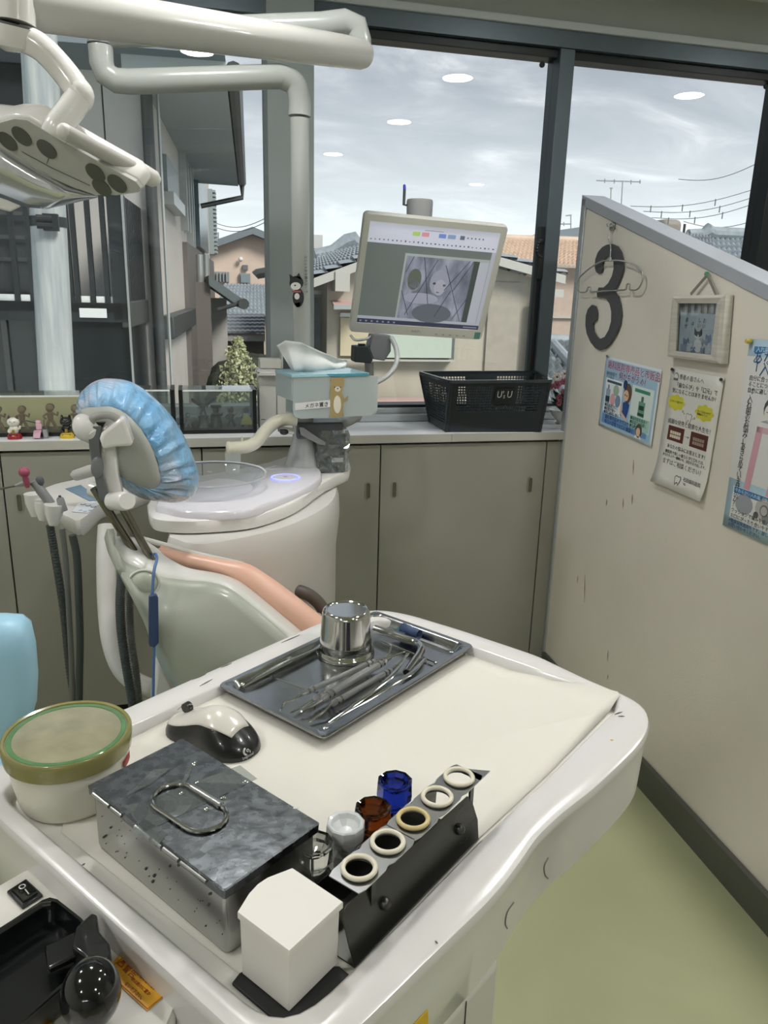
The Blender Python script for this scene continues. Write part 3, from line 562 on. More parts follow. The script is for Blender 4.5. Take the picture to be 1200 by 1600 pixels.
build('bracket', MB().tube([Vector((b_.x + 0.05, 26, b_.z - 0.15)), Vector((b_.x + 0.05, 26, a.z))], 0.05, 6), BRONZE, tk)
# ---- overhead wires
def wire(p, q, Ya, Yb, label, tiesn=0):
    a, b_ = aty(*p, Ya), aty(*q, Yb); pts = [a.lerp(b_, k / 12) - Vector((0, 0, 0.25 * math.sin(math.pi * k / 12))) for k in range(13)]
    t = thing('power_line', label, 'wire', a, group='thin overhead wires across the sky')
    build('cable', MB().tube(pts, 0.012, 5), mat('wire_grey', '6f7375', 0.6), t)
    for k in range(tiesn): q_ = pts[2 + 3 * k]; build('spacer', MB().tube([q_ + Vector((0, 0, 0.04)), q_ - Vector((0, 0, 0.18))], 0.02, 5), mat('wire_grey', '6f7375', 0.6), t)
wire((985, 322), (1190, 292), 26, 24, 'uppermost of the three taut cables at the right window', 3)
wire((1005, 330), (1190, 304), 26, 24, 'middle of the three taut cables at the right window', 3)
wire((1018, 340), (1190, 314), 26, 24, 'lowest of the three taut cables at the right window', 3)
wire((1068, 346), (1190, 341), 26, 24, 'single low cable over the tiled house at right')
wire((1060, 280), (1190, 252), 26, 24, 'highest thin wire in the right window')
wire((326, 344), (415, 341), 28, 26, 'upper of two thin wires left of the pillar')
wire((326, 351), (415, 347), 28, 26, 'lower of two thin wires left of the pillar')
# ================================================================ DENTAL UNIT, MONITOR, LAMP, CHAIR
GLOSSW = mat('gloss_white_plastic', 'dfddd9', 0.18, spec=0.5, coat=0.3); SATW = mat('satin_white_plastic', 'd3d1cc', 0.35)
ARMW = mat('arm_enamel', 'a4a8a4', 0.25, coat=0.2); GREYP = mat('mid_grey_plastic', '8b8c8d', 0.4); DGREY = mat('dark_grey_plastic', '55585c', 0.4)
BLK = mat('black_plastic', '121314', 0.3); CHROME = mat('chrome', 'd5d5d3', 0.08, 1.0); STEEL = mat('stainless', 'b9b9b7', 0.16, 1.0, rvary=0.06, vscale=9)
ZU = 0.89
un = thing('spittoon_unit', 'white dental spittoon unit with clear bowl and blue-lit ring', 'dental unit', tuple(atz(400, 770, ZU)[:2]) + (0,))
def Z(ps, z): return [atz(x, y, z) for x, y in ps]
front = [(232, 800), (240, 808), (262, 812), (300, 813), (345, 811), (387, 807), (420, 799), (453, 787), (478, 773), (500, 757), (524, 744), (545, 735)]
back = [(548, 726), (538, 713), (500, 708), (460, 710), (420, 722), (360, 735), (290, 748), (245, 770), (230, 788)]
cut = catmull([atz(x, y, ZU) for x, y in front], 3) + catmull([atz(x, y, ZU) for x, y in back], 3)
def inset(poly, k, z, c=None):
    c = c or sum(poly, Vector()) / len(poly); out = []
    for p in poly: q = p + (c - p).normalized() * k; q.z = z; out.append(q)
    return out
build('top_plate', MB().rings([inset(cut, 0.012, ZU - 0.034), inset(cut, 0.002, ZU - 0.030), inset(cut, 0, ZU - 0.022), inset(cut, 0, ZU - 0.003), inset(cut, 0.004, ZU)]), GLOSSW, un, ang=50)
pl = Z([(243, 792), (290, 802), (345, 803), (395, 798), (432, 785), (460, 773), (486, 760), (500, 750), (503, 742), (497, 733), (470, 727), (430, 730), (395, 740), (330, 752), (262, 768), (246, 780)], ZU + 0.012)
pl = catmull(pl, 3)
build('raised_deck', MB().rings([inset(pl, 0.0, ZU - 0.002), inset(pl, 0.001, ZU + 0.012), inset(pl, 0.008, ZU + 0.018)]), mat('pearl_plastic', 'd6d4da', 0.15, coat=0.3), un, ang=50)
# body below the plate
bd = Z([(258, 838), (300, 850), (360, 843), (440, 825), (500, 800), (527, 778), (528, 752), (500, 728), (430, 738), (330, 760), (268, 790)], ZU - 0.03)
bd = catmull(bd, 3); bmid = [Vector((p.x, p.y, 0.62)) for p in inset(bd, 0.004, 0)]
build('body', MB().rings([inset(bd, 0.012, ZU - 0.034), inset(bd, 0.003, ZU - 0.05), inset(bd, 0.0, ZU - 0.10), inset(bd, 0.012, 0.7), inset(bd, 0.015, 0.3), inset(bd, 0.015, 0.0)]), mat('unit_body_white', 'c9c7c2', 0.3), un, ang=50)
# bowl
bc = atz(330, 752, 0.925); br = (atz(415, 752, 0.925) - bc).length
BOWL = pane_mat('clear_bowl', 'eceef2', 1.5, 0.22)
prof = [(br * 0.25, -0.030), (br * 0.6, -0.026), (br * 0.85, -0.012), (br * 0.97, 0.008), (br, 0.018)]
bw = build('spittoon_bowl', MB().lathe(prof, bc, 48, cap=False), BOWL, un, label='clear shallow rinse bowl')
rim_ = [(br, 0.016), (br + 0.004, 0.018), (br + 0.003, 0.022), (br - 0.002, 0.020)]
build('bowl_rim', MB().lathe(rim_, bc, 48, cap=False), mat('clear_rim', 'b9bcc2', 0.08, spec=0.8), bw)
build('drain', MB().lathe([(0.0, 0), (0.018, 0), (0.020, 0.004), (0.006, 0.006)], bc - Vector((0, 0, 0.030)), 24), CHROME, bw)
rc = atz(446, 746, ZU + 0.019); rg = MB()
rg.rings([[rc + Vector((math.cos(a) * r, math.sin(a) * r, h)) for a in [k * math.pi / 20 for k in range(40)]] for r, h in ((0.032, 0), (0.034, 0.0015), (0.038, 0.0015), (0.039, 0))], cap=False)
build('light_ring', rg, mat('blue_led', (0.22, 0.24, 1.0), 0.4, emit=1.6), un, label='glowing blue ring')
build('ring_button', MB().lathe([(0.031, 0), (0.029, 0.002), (0.0, 0.0025)], rc, 32), mat('pearl_plastic', 'd6d4da', 0.15), un); build('button_mark', MB().lathe([(0.006, 0.0024), (0.006, 0.0032), (0.0, 0.0034)], rc, 12), GREYP, un)
# pole base, pole and the two arms are the lamp's
PY = 2.096; pbx = atz(474, 738, ZU + 0.015)
lp = thing('dental_lamp', 'white swing-arm dental operating lamp on a tall pole', 'lamp', (pbx.x, pbx.y, ZU + 0.018))
px0 = Vector((0.292, PY, 0)); coneb = [(0.052, 0), (0.050, 0.006), (0.036, 0.05), (0.031, 0.07), (0.029, 0.085), (0.029, 0.15)]
build('pole_base', MB().lathe(coneb, (px0.x, px0.y, ZU + 0.017), 32), ARMW, lp)
zE = aty(467, 122, PY).z; el = Vector((0.285, PY, zE)); e2 = aty(160, 120, PY); e2.z = aty(160, 124, PY).z
build('pole', MB().tube([px0 + Vector((0, 0, ZU + 0.15)), Vector((0.286, PY, 1.55)), Vector((0.285, PY, zE - 0.09))], 0.0235, 24), ARMW, lp)
cor = [el - Vector((0, 0, 0.085)), el - Vector((0, 0, 0.045)), el + Vector((-0.012, 0, -0.013)), el + Vector((-0.045, 0, 0))]
a1 = catmull(cor, 5) + [Vector((e2.x + 0.06, PY, e2.z)), Vector((e2.x + 0.03, PY, e2.z)), Vector((e2.x + 0.008, PY, e2.z + 0.012)), Vector((e2.x, PY, e2.z + 0.035)), Vector((e2.x, PY, aty(160, 72, PY).z))]
build('lower_arm', MB().tube(a1, 0.0275, 24, up=(0, 1, 0)), ARMW, lp)
z3 = aty(160, 55, PY).z; A2a = Vector((e2.x, PY, z3)); A2b = aty(562, 38, 2.02)
build('joint_collar', MB().lathe([(0.029, -0.001), (0.0285, 0.001)], Vector((e2.x, PY, aty(160, 70, PY).z)), 28), DGREY, lp)
a2 = [Vector((e2.x, PY, aty(160, 69, PY).z)), Vector((e2.x, PY, z3 - 0.012)), A2a + Vector((0.008, 0, 0)), A2a + Vector((0.035, 0, 0.006))] + [A2a.lerp(A2b, t) for t in (0.3, 0.6, 0.85)] + [A2b - Vector((0.035, 0, 0)), A2b + Vector((-0.008, 0, -0.006)), A2b + Vector((0, 0, -0.035)), A2b + Vector((0, 0, -0.045))]
build('middle_arm', MB().tube(a2, 0.029, 24, up=(0, 1, 0)), ARMW, lp)
jt = A2b + Vector((0, -0.01, -0.10)); jb = aty(561, 84, 2.0)
build('elbow_knuckle', MB().tube([A2b - Vector((0, 0, 0.035)), A2b - Vector((0, 0, 0.075)), jb], [0.024, 0.028, 0.028], 24), ARMW, lp)
jn = Vector(EYE) + Vector(ray(24, 4)) * 1.50
build('elbow_plate', MB().cbox(A2b + Vector((-0.026, -0.02, -0.055)), (0.012, 0.012, 0.03)), DGREY, lp)
dirv = (jb - jn).normalized()
build('spring_arm', MB().tube([jn + dirv * -0.02, jn, jn.lerp(jb, .5), jb, jb + dirv * 0.018, jb + dirv * 0.028], [0.032, 0.036, 0.036, 0.034, 0.030, 0.012], 28), mat('arm_enamel_pale', 'bcbcb7', 0.22, coat=0.3), lp)
kc = Vector(EYE) + Vector(ray(24, 45)) * 1.48
def eyep(x, y, d): return Vector(EYE) + Vector(ray(x, y)) * d
build('swivel_collar', MB().tube([eyep(22, -6, 1.49), eyep(23, 38, 1.48)], 0.030, 28), GLOSSW, lp)
build('swivel_gap', MB().tube([eyep(23, 37, 1.48), eyep(23, 41, 1.48)], 0.0285, 28), DGREY, lp)
build('swivel_head', MB().tube([eyep(23, 41, 1.48), eyep(23, 62, 1.48), eyep(23, 74, 1.48), eyep(24, 82, 1.48)], [0.032, 0.033, 0.029, 0.014], 28), GLOSSW, lp)
build('gooseneck', MB().tube(catmull([eyep(34, 58, 1.48), eyep(66, 76, 1.46), eyep(100, 112, 1.44), eyep(122, 146, 1.42), eyep(114, 166, 1.41), eyep(92, 196, 1.40), eyep(84, 212, 1.40)], 6), [0.020] * 36 + [0.019], 20, flat=1.0), GLOSSW, lp, ang=60)
build('gooseneck_knuckle', MB().ell(eyep(126, 149, 1.42), (0.020, 0.024, 0.024), 16, 10), GLOSSW, lp)
# lamp head: panel plane
hc = eyep(110, 250, 1.42); vd = Vector(ray(110, 250)); e1 = Vector(RC @ _n([178, 105, 60])); dn = Vector(RC @ _n([-105, 178, 0]))
dn = (dn - e1 * dn.dot(e1)).normalized(); bk = e1.cross(dn); bk = bk if bk.dot(vd) < 0 else -bk
hn = (dn * math.sin(math.radians(62)) + bk * math.cos(math.radians(62))).normalized()
def hp(x, y, off=0.0): return onplane(x, y, hc + hn * off, hn)
po = [(-60, 195), (0, 192), (22, 186), (42, 188), (100, 222), (160, 256), (212, 284), (220, 294), (212, 300), (180, 304), (150, 305), (110, 291), (60, 264), (0, 226), (-60, 196)]
po = po[:1] + po[1:-1]
plp = [hp(x, y) for x, y in po]
build('led_panel', MB().slab(plp, -hn * 0.006), mat('warm_grey_panel', 'b8b8b3', 0.35), lp)
sh_o = [hp(x, y, -0.006) for x, y in [(-70, 176), (0, 184), (20, 180), (44, 182), (102, 216), (162, 250), (216, 280), (224, 294), (214, 303), (180, 307), (120, 298), (40, 262), (-70, 200)]]
sh_u = [p - hn * 0.030 for p in sh_o]; ccs = sum(sh_u, Vector()) / len(sh_u); sh_t = [p + (ccs - p) * 0.10 - hn * 0.012 for p in sh_u]
build('lamp_shell', MB().rings([sh_o, sh_u, sh_t]), GLOSSW, lp, ang=60, bevel=0.004)
for (x, y) in ((12, 221), (34, 213), (73, 233), (149, 270), (159, 293), (183, 287)):
    c = hp(x, y, 0.0008); r = 0.0165
    e2_ = hn.cross(e1); build('lens', MB().rings([[c + (e1 * math.cos(a) + e2_ * math.sin(a)) * r + hn * h for a in [k * math.pi / 12 for k in range(24)]] for h in (0, 0.001)]), mat('smoked_lens', '5a5a54', 0.2), lp)
build('panel_seam', MB().tube([hp(34, 215 + 22, .0012), hp(80, 262, .0012), hp(140, 290, .0012)], 0.0006, 5), DGREY, lp); build('panel_seam', MB().tube([hp(78, 240, .0012), hp(73, 256, .0012)], 0.0006, 5), DGREY, lp)
# concave mirror below the panel
mt = [(-60, 204), (0, 226), (60, 264), (110, 291), (152, 306)]; mb_ = [(-60, 300), (-5, 306), (40, 322), (72, 325), (152, 307)]
def mir(u, v):
    i = min(3, int(u * 4)); f = u * 4 - i
    x0 = mt[i][0] + (mt[i + 1][0] - mt[i][0]) * f; y0 = mt[i][1] + (mt[i + 1][1] - mt[i][1]) * f; x1 = mb_[i][0] + (mb_[i + 1][0] - mb_[i][0]) * f; y1 = mb_[i][1] + (mb_[i + 1][1] - mb_[i][1]) * f
    p = hp(x0, y0, 0.0); q = hp(x1, y1, 0.0); d0 = (p - Vector(EYE)).length
    return eyep(x0 + (x1 - x0) * v, y0 + (y1 - y0) * v, d0 + 0.02 + 0.10 * v - 0.05 * math.sin(math.pi * v))
build('mirror_reflector', MB().sheet(mir, 24, 10), mat('lamp_mirror', 'e6e9f0', 0.16, 0.85), lp, solid=0.004)
hb0, hb1 = hp(100, 205, -0.022), hp(230, 273, -0.022); hb0 = eyep(103, 207, 1.36); hb1 = eyep(222, 270, 1.40)
build('handle_bar', MB().tube([hb0, hb1], 0.0115, 20), mat('handle_grey', 'b5b3ae', 0.35), lp); dd = (hb1 - hb0).normalized()
build('handle_tip', MB().tube([hb1 - dd * 0.006, hb1, hb1 + dd * 0.022, hb1 + dd * 0.030], [0.0145, 0.0148, 0.013, 0.007], 20), SATW, lp); build('handle_mount', MB().ell(hb0 - dd * 0.002, (0.012, 0.012, 0.012), 14, 8), SATW, lp)
build('lower_handle', MB().slab([eyep(-30, 300, 1.47), eyep(10, 312, 1.45), eyep(34, 322, 1.45), eyep(16, 331, 1.45), eyep(-30, 320, 1.47)], Vector(ray(20, 320)) * 0.02), SATW, lp, bevel=0.003)
# ---- sticker on the pole: small black and white dog holding on, with vertical writing
STK = mat('sticker_black', '2b2d30', 0.5); STW = mat('sticker_white', 'd9d9d5', 0.5); STR_ = mat('sticker_red', 'a3565a', 0.5)
sy = PY - 0.0245
sp = aty(464, 455, sy - 0.001); s_ = sp.y / 1195 * 1.05
def P2(x, y, o=0.0): return aty(x, y, sy - 0.001 - o)
stick = thing('dog_sticker', 'small black and white standing dog sticker on the lamp pole', 'sticker', P2(464, 480))
def flat(nm, pts, m, par, o=0.0, th=0.0006): return build(nm, MB().slab([P2(x, y, o) for x, y in pts], (0, -th, 0)), m, par, smooth=False)
def circ(cx, cy, rx, ry, n=14): return [(cx + rx * math.cos(k * 2 * math.pi / n), cy + ry * math.sin(k * 2 * math.pi / n)) for k in range(n)]
flat('body', circ(466, 465, 9, 15), STK, stick); flat('head', circ(463, 442, 11, 11), STK, stick); flat('ear', [(453, 438), (452, 428), (459, 433)], STK, stick); flat('ear', [(462, 433), (467, 426), (471, 437)], STK, stick)
flat('face', circ(462, 447, 8, 6), STW, stick, 0.0007); flat('collar', [(456, 454), (470, 454), (470, 457), (456, 457)], STR_, stick, 0.0008); flat('belly', circ(464, 463, 4, 5), STW, stick, 0.0007)
flat('nose', circ(461, 446, 1.6, 1.2, 8), STK, stick, 0.0014); flat('leg', [(460, 474), (470, 472), (468, 480), (463, 480)], STK, stick)
tm = basis(P2(477, 398), (0, 0, -1), (1, 0, 0)); text('lettering', 'ユニットから離れないで', 0.0085, basis(P2(476, 399), Vector(P2(477, 478)) - Vector(P2(476, 399)), (1, 0, 0)), STK, stick)
# ---- monitor
mc = quad([(566, 332), (792, 354), (752, 532), (546, 519)], 0.41); mw = 0.41; mh = (mc[0] - mc[3]).length
MM = basis(mc[3], mc[2] - mc[3], mc[0] - mc[3])      # x right, y up, z towards the viewer
if (MM.to_3x3() @ Vector((0, 0, 1))).y > 0: print('monitor normal flipped')
mo = thing('monitor', 'beige-white flat monitor tilted clockwise showing an x-ray style image', 'monitor', M=MM)
BEZ = mat('monitor_bezel', 'c6c6bf', 0.35)
def lb(mb, x0, y0, z0, x1, y1, z1): return mb.box((x0, y0, z0), (x1, y1, z1))
sx0, sy0, sx1, sy1 = 0.018, 0.032, 0.392, 0.323
sy1 = mh - 0.020
fr = MB().rings([[Vector((x + mw / 2, y + mh / 2, z)) for x, y in rrect(w_, h_, r_, 4)] for w_, h_, r_, z in ((mw - 0.02, mh - 0.02, 0.01, -0.035), (mw, mh, 0.012, -0.022), (mw, mh, 0.012, -0.004), (mw - 0.004, mh - 0.004, 0.011, 0))], cap=False)
ob = [(x + mw / 2, y + mh / 2) for x, y in rrect(mw - 0.004, mh - 0.004, 0.011, 4)]; ib = [(x + (sx0 + sx1) / 2, y + (sy0 + sy1) / 2) for x, y in rrect(sx1 - sx0, sy1 - sy0, 0.001, 4)]
fr.rings([[Vector((x, y, 0)) for x, y in ob], [Vector((x, y, 0)) for x, y in ib], [Vector((x, y, -0.004)) for x, y in ib]], cap=False)
fr.rings([[Vector((x + mw / 2, y + mh / 2, -0.035)) for x, y in rrect(mw - 0.02, mh - 0.02, 0.01, 4)], [Vector((x + mw / 2, y + mh / 2, -0.055)) for x, y in rrect(mw - 0.16, mh - 0.14, 0.02, 4)]])
build('bezel', fr, BEZ, mo, local=True)
def scr(nm, x0, y0, x1, y1, c, em, z=0, par=None, rough=0.3):
    m = mat('screen_' + nm, c, rough, emit=em); return build(nm, MB().box((x0, y0, -0.0038 + z), (x1, y1, -0.0036 + z)), m, par or screen, local=True, smooth=False)
screen = build('screen', MB().box((sx0, sy0, -0.0060), (sx1, sy1, -0.0040)), mat('screen_grey', '6e7676', 0.3, emit=0.30), mo, local=True, smooth=False)
sw, shh = sx1 - sx0, sy1 - sy0
def SX(f): return sx0 + sw * f
def SY(f): return sy1 - shh * f
scr('menu_bar', sx0, SY(0.195), sx1, sy1, 'b9bccb', 0.55)
scr('task_bar', sx0, sy0, sx1, SY(0.955), '3b3f55', 0.3, 0.0004)
scr('status_bar', sx0, SY(0.955), sx1, SY(0.925), 'a5a9b5', 0.45)
scr('right_margin', SX(0.97), SY(0.925), sx1, SY(0.195), 'a5a9b5', 0.45)
for (x0, x1, c) in ((0.33, 0.385, 'a3bd6a'), (0.40, 0.455, 'c98a99'), (0.53, 0.585, '6a84c2'), (0.60, 0.66, '7f93b5'), (0.695, 0.73, '5d6878')): scr('tab_' + c, SX(x0), SY(0.10), SX(x1), SY(0.062), c, 0.45, 0.0005)
icm = MB()
for k in range(30):
    x = SX(0.02 + 0.0325 * k); h_ = 0.5 + 0.5 * random.random(); icm.box((x, SY(0.165) - 0.001, -0.0033), (x + 0.0028 + 0.0025 * random.random(), SY(0.165) + 0.004 * h_, -0.0031))
for k in range(12): x = SX(0.42 + 0.012 * k); icm.box((x, SY(0.045), -0.0033), (x + 0.003, SY(0.045) + 0.0015, -0.0031))
for k in range(5): x = SX(0.75 + 0.03 * k); icm.box((x, SY(0.085), -0.0033), (x + 0.004, SY(0.085) + 0.004, -0.0031))
build('toolbar_icons', icm, mat('icon_grey', '6d7082', 0.4, emit=0.1), screen, local=True, smooth=False)
tkm = MB()
for k in range(7): x = SX(0.02 + 0.045 * k); tkm.box((x, sy0 + 0.004, -0.0031), (x + 0.006, sy0 + 0.009, -0.0029))
tkm.box((SX(0.87), sy0 + 0.005, -0.0031), (SX(0.985), sy0 + 0.008, -0.0029)); build('taskbar_icons', tkm, mat('icon_pale', '8f95a8', 0.4, emit=0.3), screen, local=True, smooth=False)
ix0, iy0, ix1, iy1 = SX(0.305), SY(0.925), SX(0.965), SY(0.28)
scr('image_window', ix0 - 0.002, iy0, ix1 + 0.001, iy1 + 0.003, '9ba3a2', 0.4, 0.0003)
gm = bpy.data.materials.new('radiograph'); gm.use_nodes = True; t_ = gm.node_tree; b_ = t_.nodes['Principled BSDF']; tcn = N(t_, 'ShaderNodeTexCoord'); mpn = N(t_, 'ShaderNodeMapping', i={'Scale': (22, 9, 1)})
nn = N(t_, 'ShaderNodeTexNoise', i={'Scale': 1.0, 'Detail': 4.0}); t_.links.new(tcn.outputs['Object'], mpn.inputs[0]); t_.links.new(mpn.outputs[0], nn.inputs[0])
r_ = ramp(t_, [(0.32, lin('59606b')), (0.5, lin('7b7f92')), (0.68, lin('a3a6b8'))], nn.outputs[0]); t_.links.new(r_.outputs[0], b_.inputs['Base Color']); t_.links.new(r_.outputs[0], b_.inputs['Emission Color']); b_.inputs['Emission Strength'].default_value = 0.4; MATS['radiograph'] = gm
iw, ih = ix1 - 0.045 - ix0, iy1 - iy0
im = build('displayed_image', MB().box((ix0 + 0.004, iy0, -0.0034), (ix1 - 0.045, iy1 - 0.004, -0.0032)), gm, screen, local=True, smooth=False)
scr('image_side_panel', ix1 - 0.028, iy0, ix1, iy1 - 0.006, 'a9adb9', 0.42, 0.0005)
scr('image_dark_edge', ix1 - 0.045, iy0, ix1 - 0.028, iy1 - 0.004, '4c5554', 0.2, 0.0006)
def ipt(u, v): return Vector((ix0 + 0.004 + iw * u, iy1 - 0.004 - (ih - 0.006) * v, -0.0030))
def iell(nm, u, v, ru, rv, c, em=0.35, z=0): 
    m = mat('image_' + c, c, 0.5, emit=em); build(nm, MB().slab([ipt(u + ru * math.cos(a), v + rv * math.sin(a)) + Vector((0, 0, z)) for a in [k * math.pi / 9 for k in range(18)]], (0, 0, 0.0002)), m, im, local=True, smooth=False)
iell('pale_shape', 0.16, 0.36, 0.10, 0.17, '5f665d'); iell('pale_shape', 0.17, 0.45, 0.075, 0.10, '8b8b98'); iell('pale_shape', 0.53, 0.38, 0.14, 0.20, '9396a8'); iell('pale_shape', 0.55, 0.46, 0.085, 0.13, 'a2a3b3', z=0.0002)
iell('dark_mark', 0.46, 0.40, 0.022, 0.02, '4e5464', 0.15, 0.0005); iell('dark_mark', 0.61, 0.42, 0.022, 0.02, '6a6f80', 0.15, 0.0005); iell('dark_mark', 0.53, 0.54, 0.025, 0.008, '6a6f80', 0.15, 0.0005)
iell('dark_base', 0.5, 0.90, 0.30, 0.16, '666d7a', 0.25); iell('pale_shape', 0.30, 0.66, 0.26, 0.09, '9a9db0')
lw = MB()
for u0, v0, u1, v1 in ((0.25, 0.0, 0.42, 0.75), (0.45, 0.02, 0.1, 0.95), (0.98, 0.0, 0.75, 0.5), (0.58, 0.1, 0.95, 1.0), (0.92, 0.0, 0.62, 0.5), (0.0, 0.55, 0.15, 0.95), (0.82, 0.98, 1.0, 0.6), (0.1, 0.0, 0.02, 0.25), (0.72, 0.5, 0.55, 0.95)):
    a, b = ipt(u0, v0), ipt(min(u1, .99), v1); a.z = b.z = -0.0022; lw.beam(a, b, 0.0016, 0.0002, up=(0, 0, 1))
build('lattice_line', lw, mat('lattice_dark', '3f4655', 0.4, emit=0.1), im, local=True, smooth=False)
tw = basis(MM @ Vector((mw / 2 - 0.02, 0.014, 0.0002)), mc[2] - mc[3], mc[0] - mc[3]); text('maker_lettering', 'PHILIPS', 0.009, tw, GREYP, mo)
build('energy_sticker', MB().box((mw - 0.026, 0.005, 0), (mw - 0.008, 0.026, 0.0006)), mat('sticker_teal', '5d8a84', 0.5), mo, local=True, label='small teal square sticker')
for k in range(5): build('button', MB().box((mw - 0.15 + 0.022 * k, 0.010, 0), (mw - 0.143 + 0.022 * k, 0.013, 0.001)), GREYP, mo, local=True)
# ---- monitor arm: clamp on the pole, arm behind the tissue holder, grey tilt head
ma = thing('monitor_stand', 'grey articulated stand carrying the monitor from the pole', 'arm', (0.30, PY, 1.0))
mbk = MM @ Vector((0.09, 0.02, -0.06)); clz = aty(470, 670, PY).z
build('clamp', MB().cbox((0.335, PY, clz), (0.13, 0.075, 0.045)), DGREY, ma, bevel=0.006); build('clamp_knob', MB().tube([aty(472, 674, PY - 0.045), aty(472, 674, PY - 0.033)], 0.010, 16), BLK, ma)
h0 = aty(577, 600, 2.26); build('arm_tube', MB().tube([(0.39, PY + 0.02, clz), (0.47, 2.22, clz + 0.01), h0 - Vector((0, 0, 0.03)), h0, aty(577, 566, 2.26)], 0.014, 14), GREYP, ma)
build('tilt_head', MB().slab([aty(x, y, 2.22) for x, y in ((583, 522), (611, 524), (611, 549), (601, 564), (583, 561), (577, 545))], (0, 0.06, 0)), mat('tilt_grey', '6e7174', 0.45), ma, bevel=0.003)
build('black_joint', MB().slab([aty(x, y, 2.19) for x, y in ((555, 541), (577, 541), (583, 562), (580, 568), (554, 566))], (0, 0.06, 0)), mat('joint_black', '20292c', 0.5), ma, bevel=0.003); build('joint_cap', MB().cbox(aty(565, 539, 2.21), (0.018, 0.02, 0.008)), BLK, ma)
build('lever', MB().slab([aty(x, y, PY - 0.05) for x, y in ((468, 668), (474, 668), (509, 692), (508, 696), (500, 695), (470, 680))], (0, 0.006, 0)), GREYP, ma, bevel=0.001)
tag(build('cable_hose', MB().tube(catmull([aty(611, 527, 2.22), aty(619, 545, 2.2), aty(620, 565, 2.18), aty(610, 583, 2.16), aty(588, 597, 2.14), aty(560, 600, 2.14)], 6), 0.0075, 12), mat('clear_hose', 'a9adad', 0.25), None), 'curved pale plastic hose below the monitor', 'hose')
tag(build('cable_hose', MB().tube(catmull([aty(548, 524, 2.24), aty(555, 531, 2.22), aty(570, 530, 2.22), aty(580, 526, 2.24)], 5), 0.004, 10), mat('clear_hose', 'a9adad', 0.25), None), 'short cable loop under the monitor\'s lower left corner', 'cable')
rv = thing('wireless_receiver', 'grey round receiver with blue-tipped antenna on top of the monitor', 'receiver', aty(655, 345, 2.20))
q = aty(655, 342, 2.20); zt_ = aty(655, 312, 2.20).z
build('housing', MB().lathe([(0.035, -0.03), (0.037, zt_ - q.z - 0.006), (0.035, zt_ - q.z), (0.0, zt_ - q.z + 0.001)], q, 28), GREYP, rv)
a0, a1_ = aty(631, 320, 2.20), aty(632, 296, 2.20); build('antenna', MB().tube([a0 + Vector((0.012, 0, 0)), a0, a1_], 0.0042, 10), DGREY, rv); build('antenna_tip', MB().tube([a1_, aty(632, 290, 2.20), aty(632, 288, 2.2)], [0.0042, 0.0042, 0.002], 10), mat('blue_tip', '3a48d8', 0.3), rv)
# ---- frosted tissue / glasses holder
tx = Vector((math.cos(0.21), math.sin(0.21), 0)); th_ = thing('tissue_holder', 'frosted acrylic tissue and glasses holder with blue lid, fixed to the pole', 'holder', aty(520, 650, 1.98))
YT = 1.98; tl = aty(458, 590, YT); TMx = basis(tl, tx, (0, 0, 1)); TI = TMx.inverted(); nT = TMx.to_3x3() @ Vector((0, 0, 1))
def tp(x, y, o=0.0): return onplane(x, y, tl + nT * o, nT)
FROST = pane_mat('frosted_acrylic', 'd5dddb', 0.6, 0.62); BLUEL = mat('pale_blue_lid', 'a3cbd6', 0.25, coat=0.2); 
wT = (tp(591, 586) - tl).length; hT = (tp(459, 655) - tl).length
pf = [(0, 0), (0, -hT * 0.86), (0.006, -hT * 0.95), (0.02, -hT)] + [(wT - 0.02, -hT), (wT - 0.006, -hT * 0.95), (wT, -hT * 0.86), (wT, 0)]
build('front_plate', MB().slab([TMx @ Vector((x, y, 0.0)) for x, y in pf], -nT * 0.004), FROST, th_, smooth=False)
wB = (tp(575, 584) - tl).length; dB = 0.135; hB = 0.058
for nm, a, b in (('side_plate', (-0.003, -hB, -dB), (0.0, 0, -0.004)), ('side_plate', (wB, -hB, -dB), (wB + 0.003, 0, -0.004)), ('back_plate', (0, -hB, -dB - 0.003), (wB, 0, -dB)), ('bottom_plate', (0, -hB - 0.003, -dB), (wB, -hB, -0.004)), ('tray_floor', (0.01, -hT + 0.004, -0.09), (wT - 0.01, -hT + 0.008, -0.004)), ('tray_back', (0.01, -hT + 0.004, -0.093), (wT - 0.01, -hB - 0.01, -0.09))):
    build(nm, MB().box(a, b, TMx), FROST, th_, smooth=False)
build('tissue_block', MB().box((0.008, -hB + 0.003, -dB + 0.008), (wB - 0.008, -0.006, -0.012), TMx), mat('tissue_stack', 'c3d3d6', 0.8), th_)
lid = build('lid', MB().box((-0.004, 0, -dB - 0.004), (wB + 0.002, 0.008, 0.001), TMx), BLUEL, th_, bevel=0.001, label='pale blue lid')
build('lid_stripe', MB().slab([TMx @ Vector(p) for p in ((wB * 0.43, 0.0075, 0.0012), (wB * 0.49, 0.0, 0.0012), (wB, 0.0, 0.0012), (wB, 0.0075, 0.0012))], nT * 0.0006), mat('teal_edge', '4f93a6', 0.3), lid)
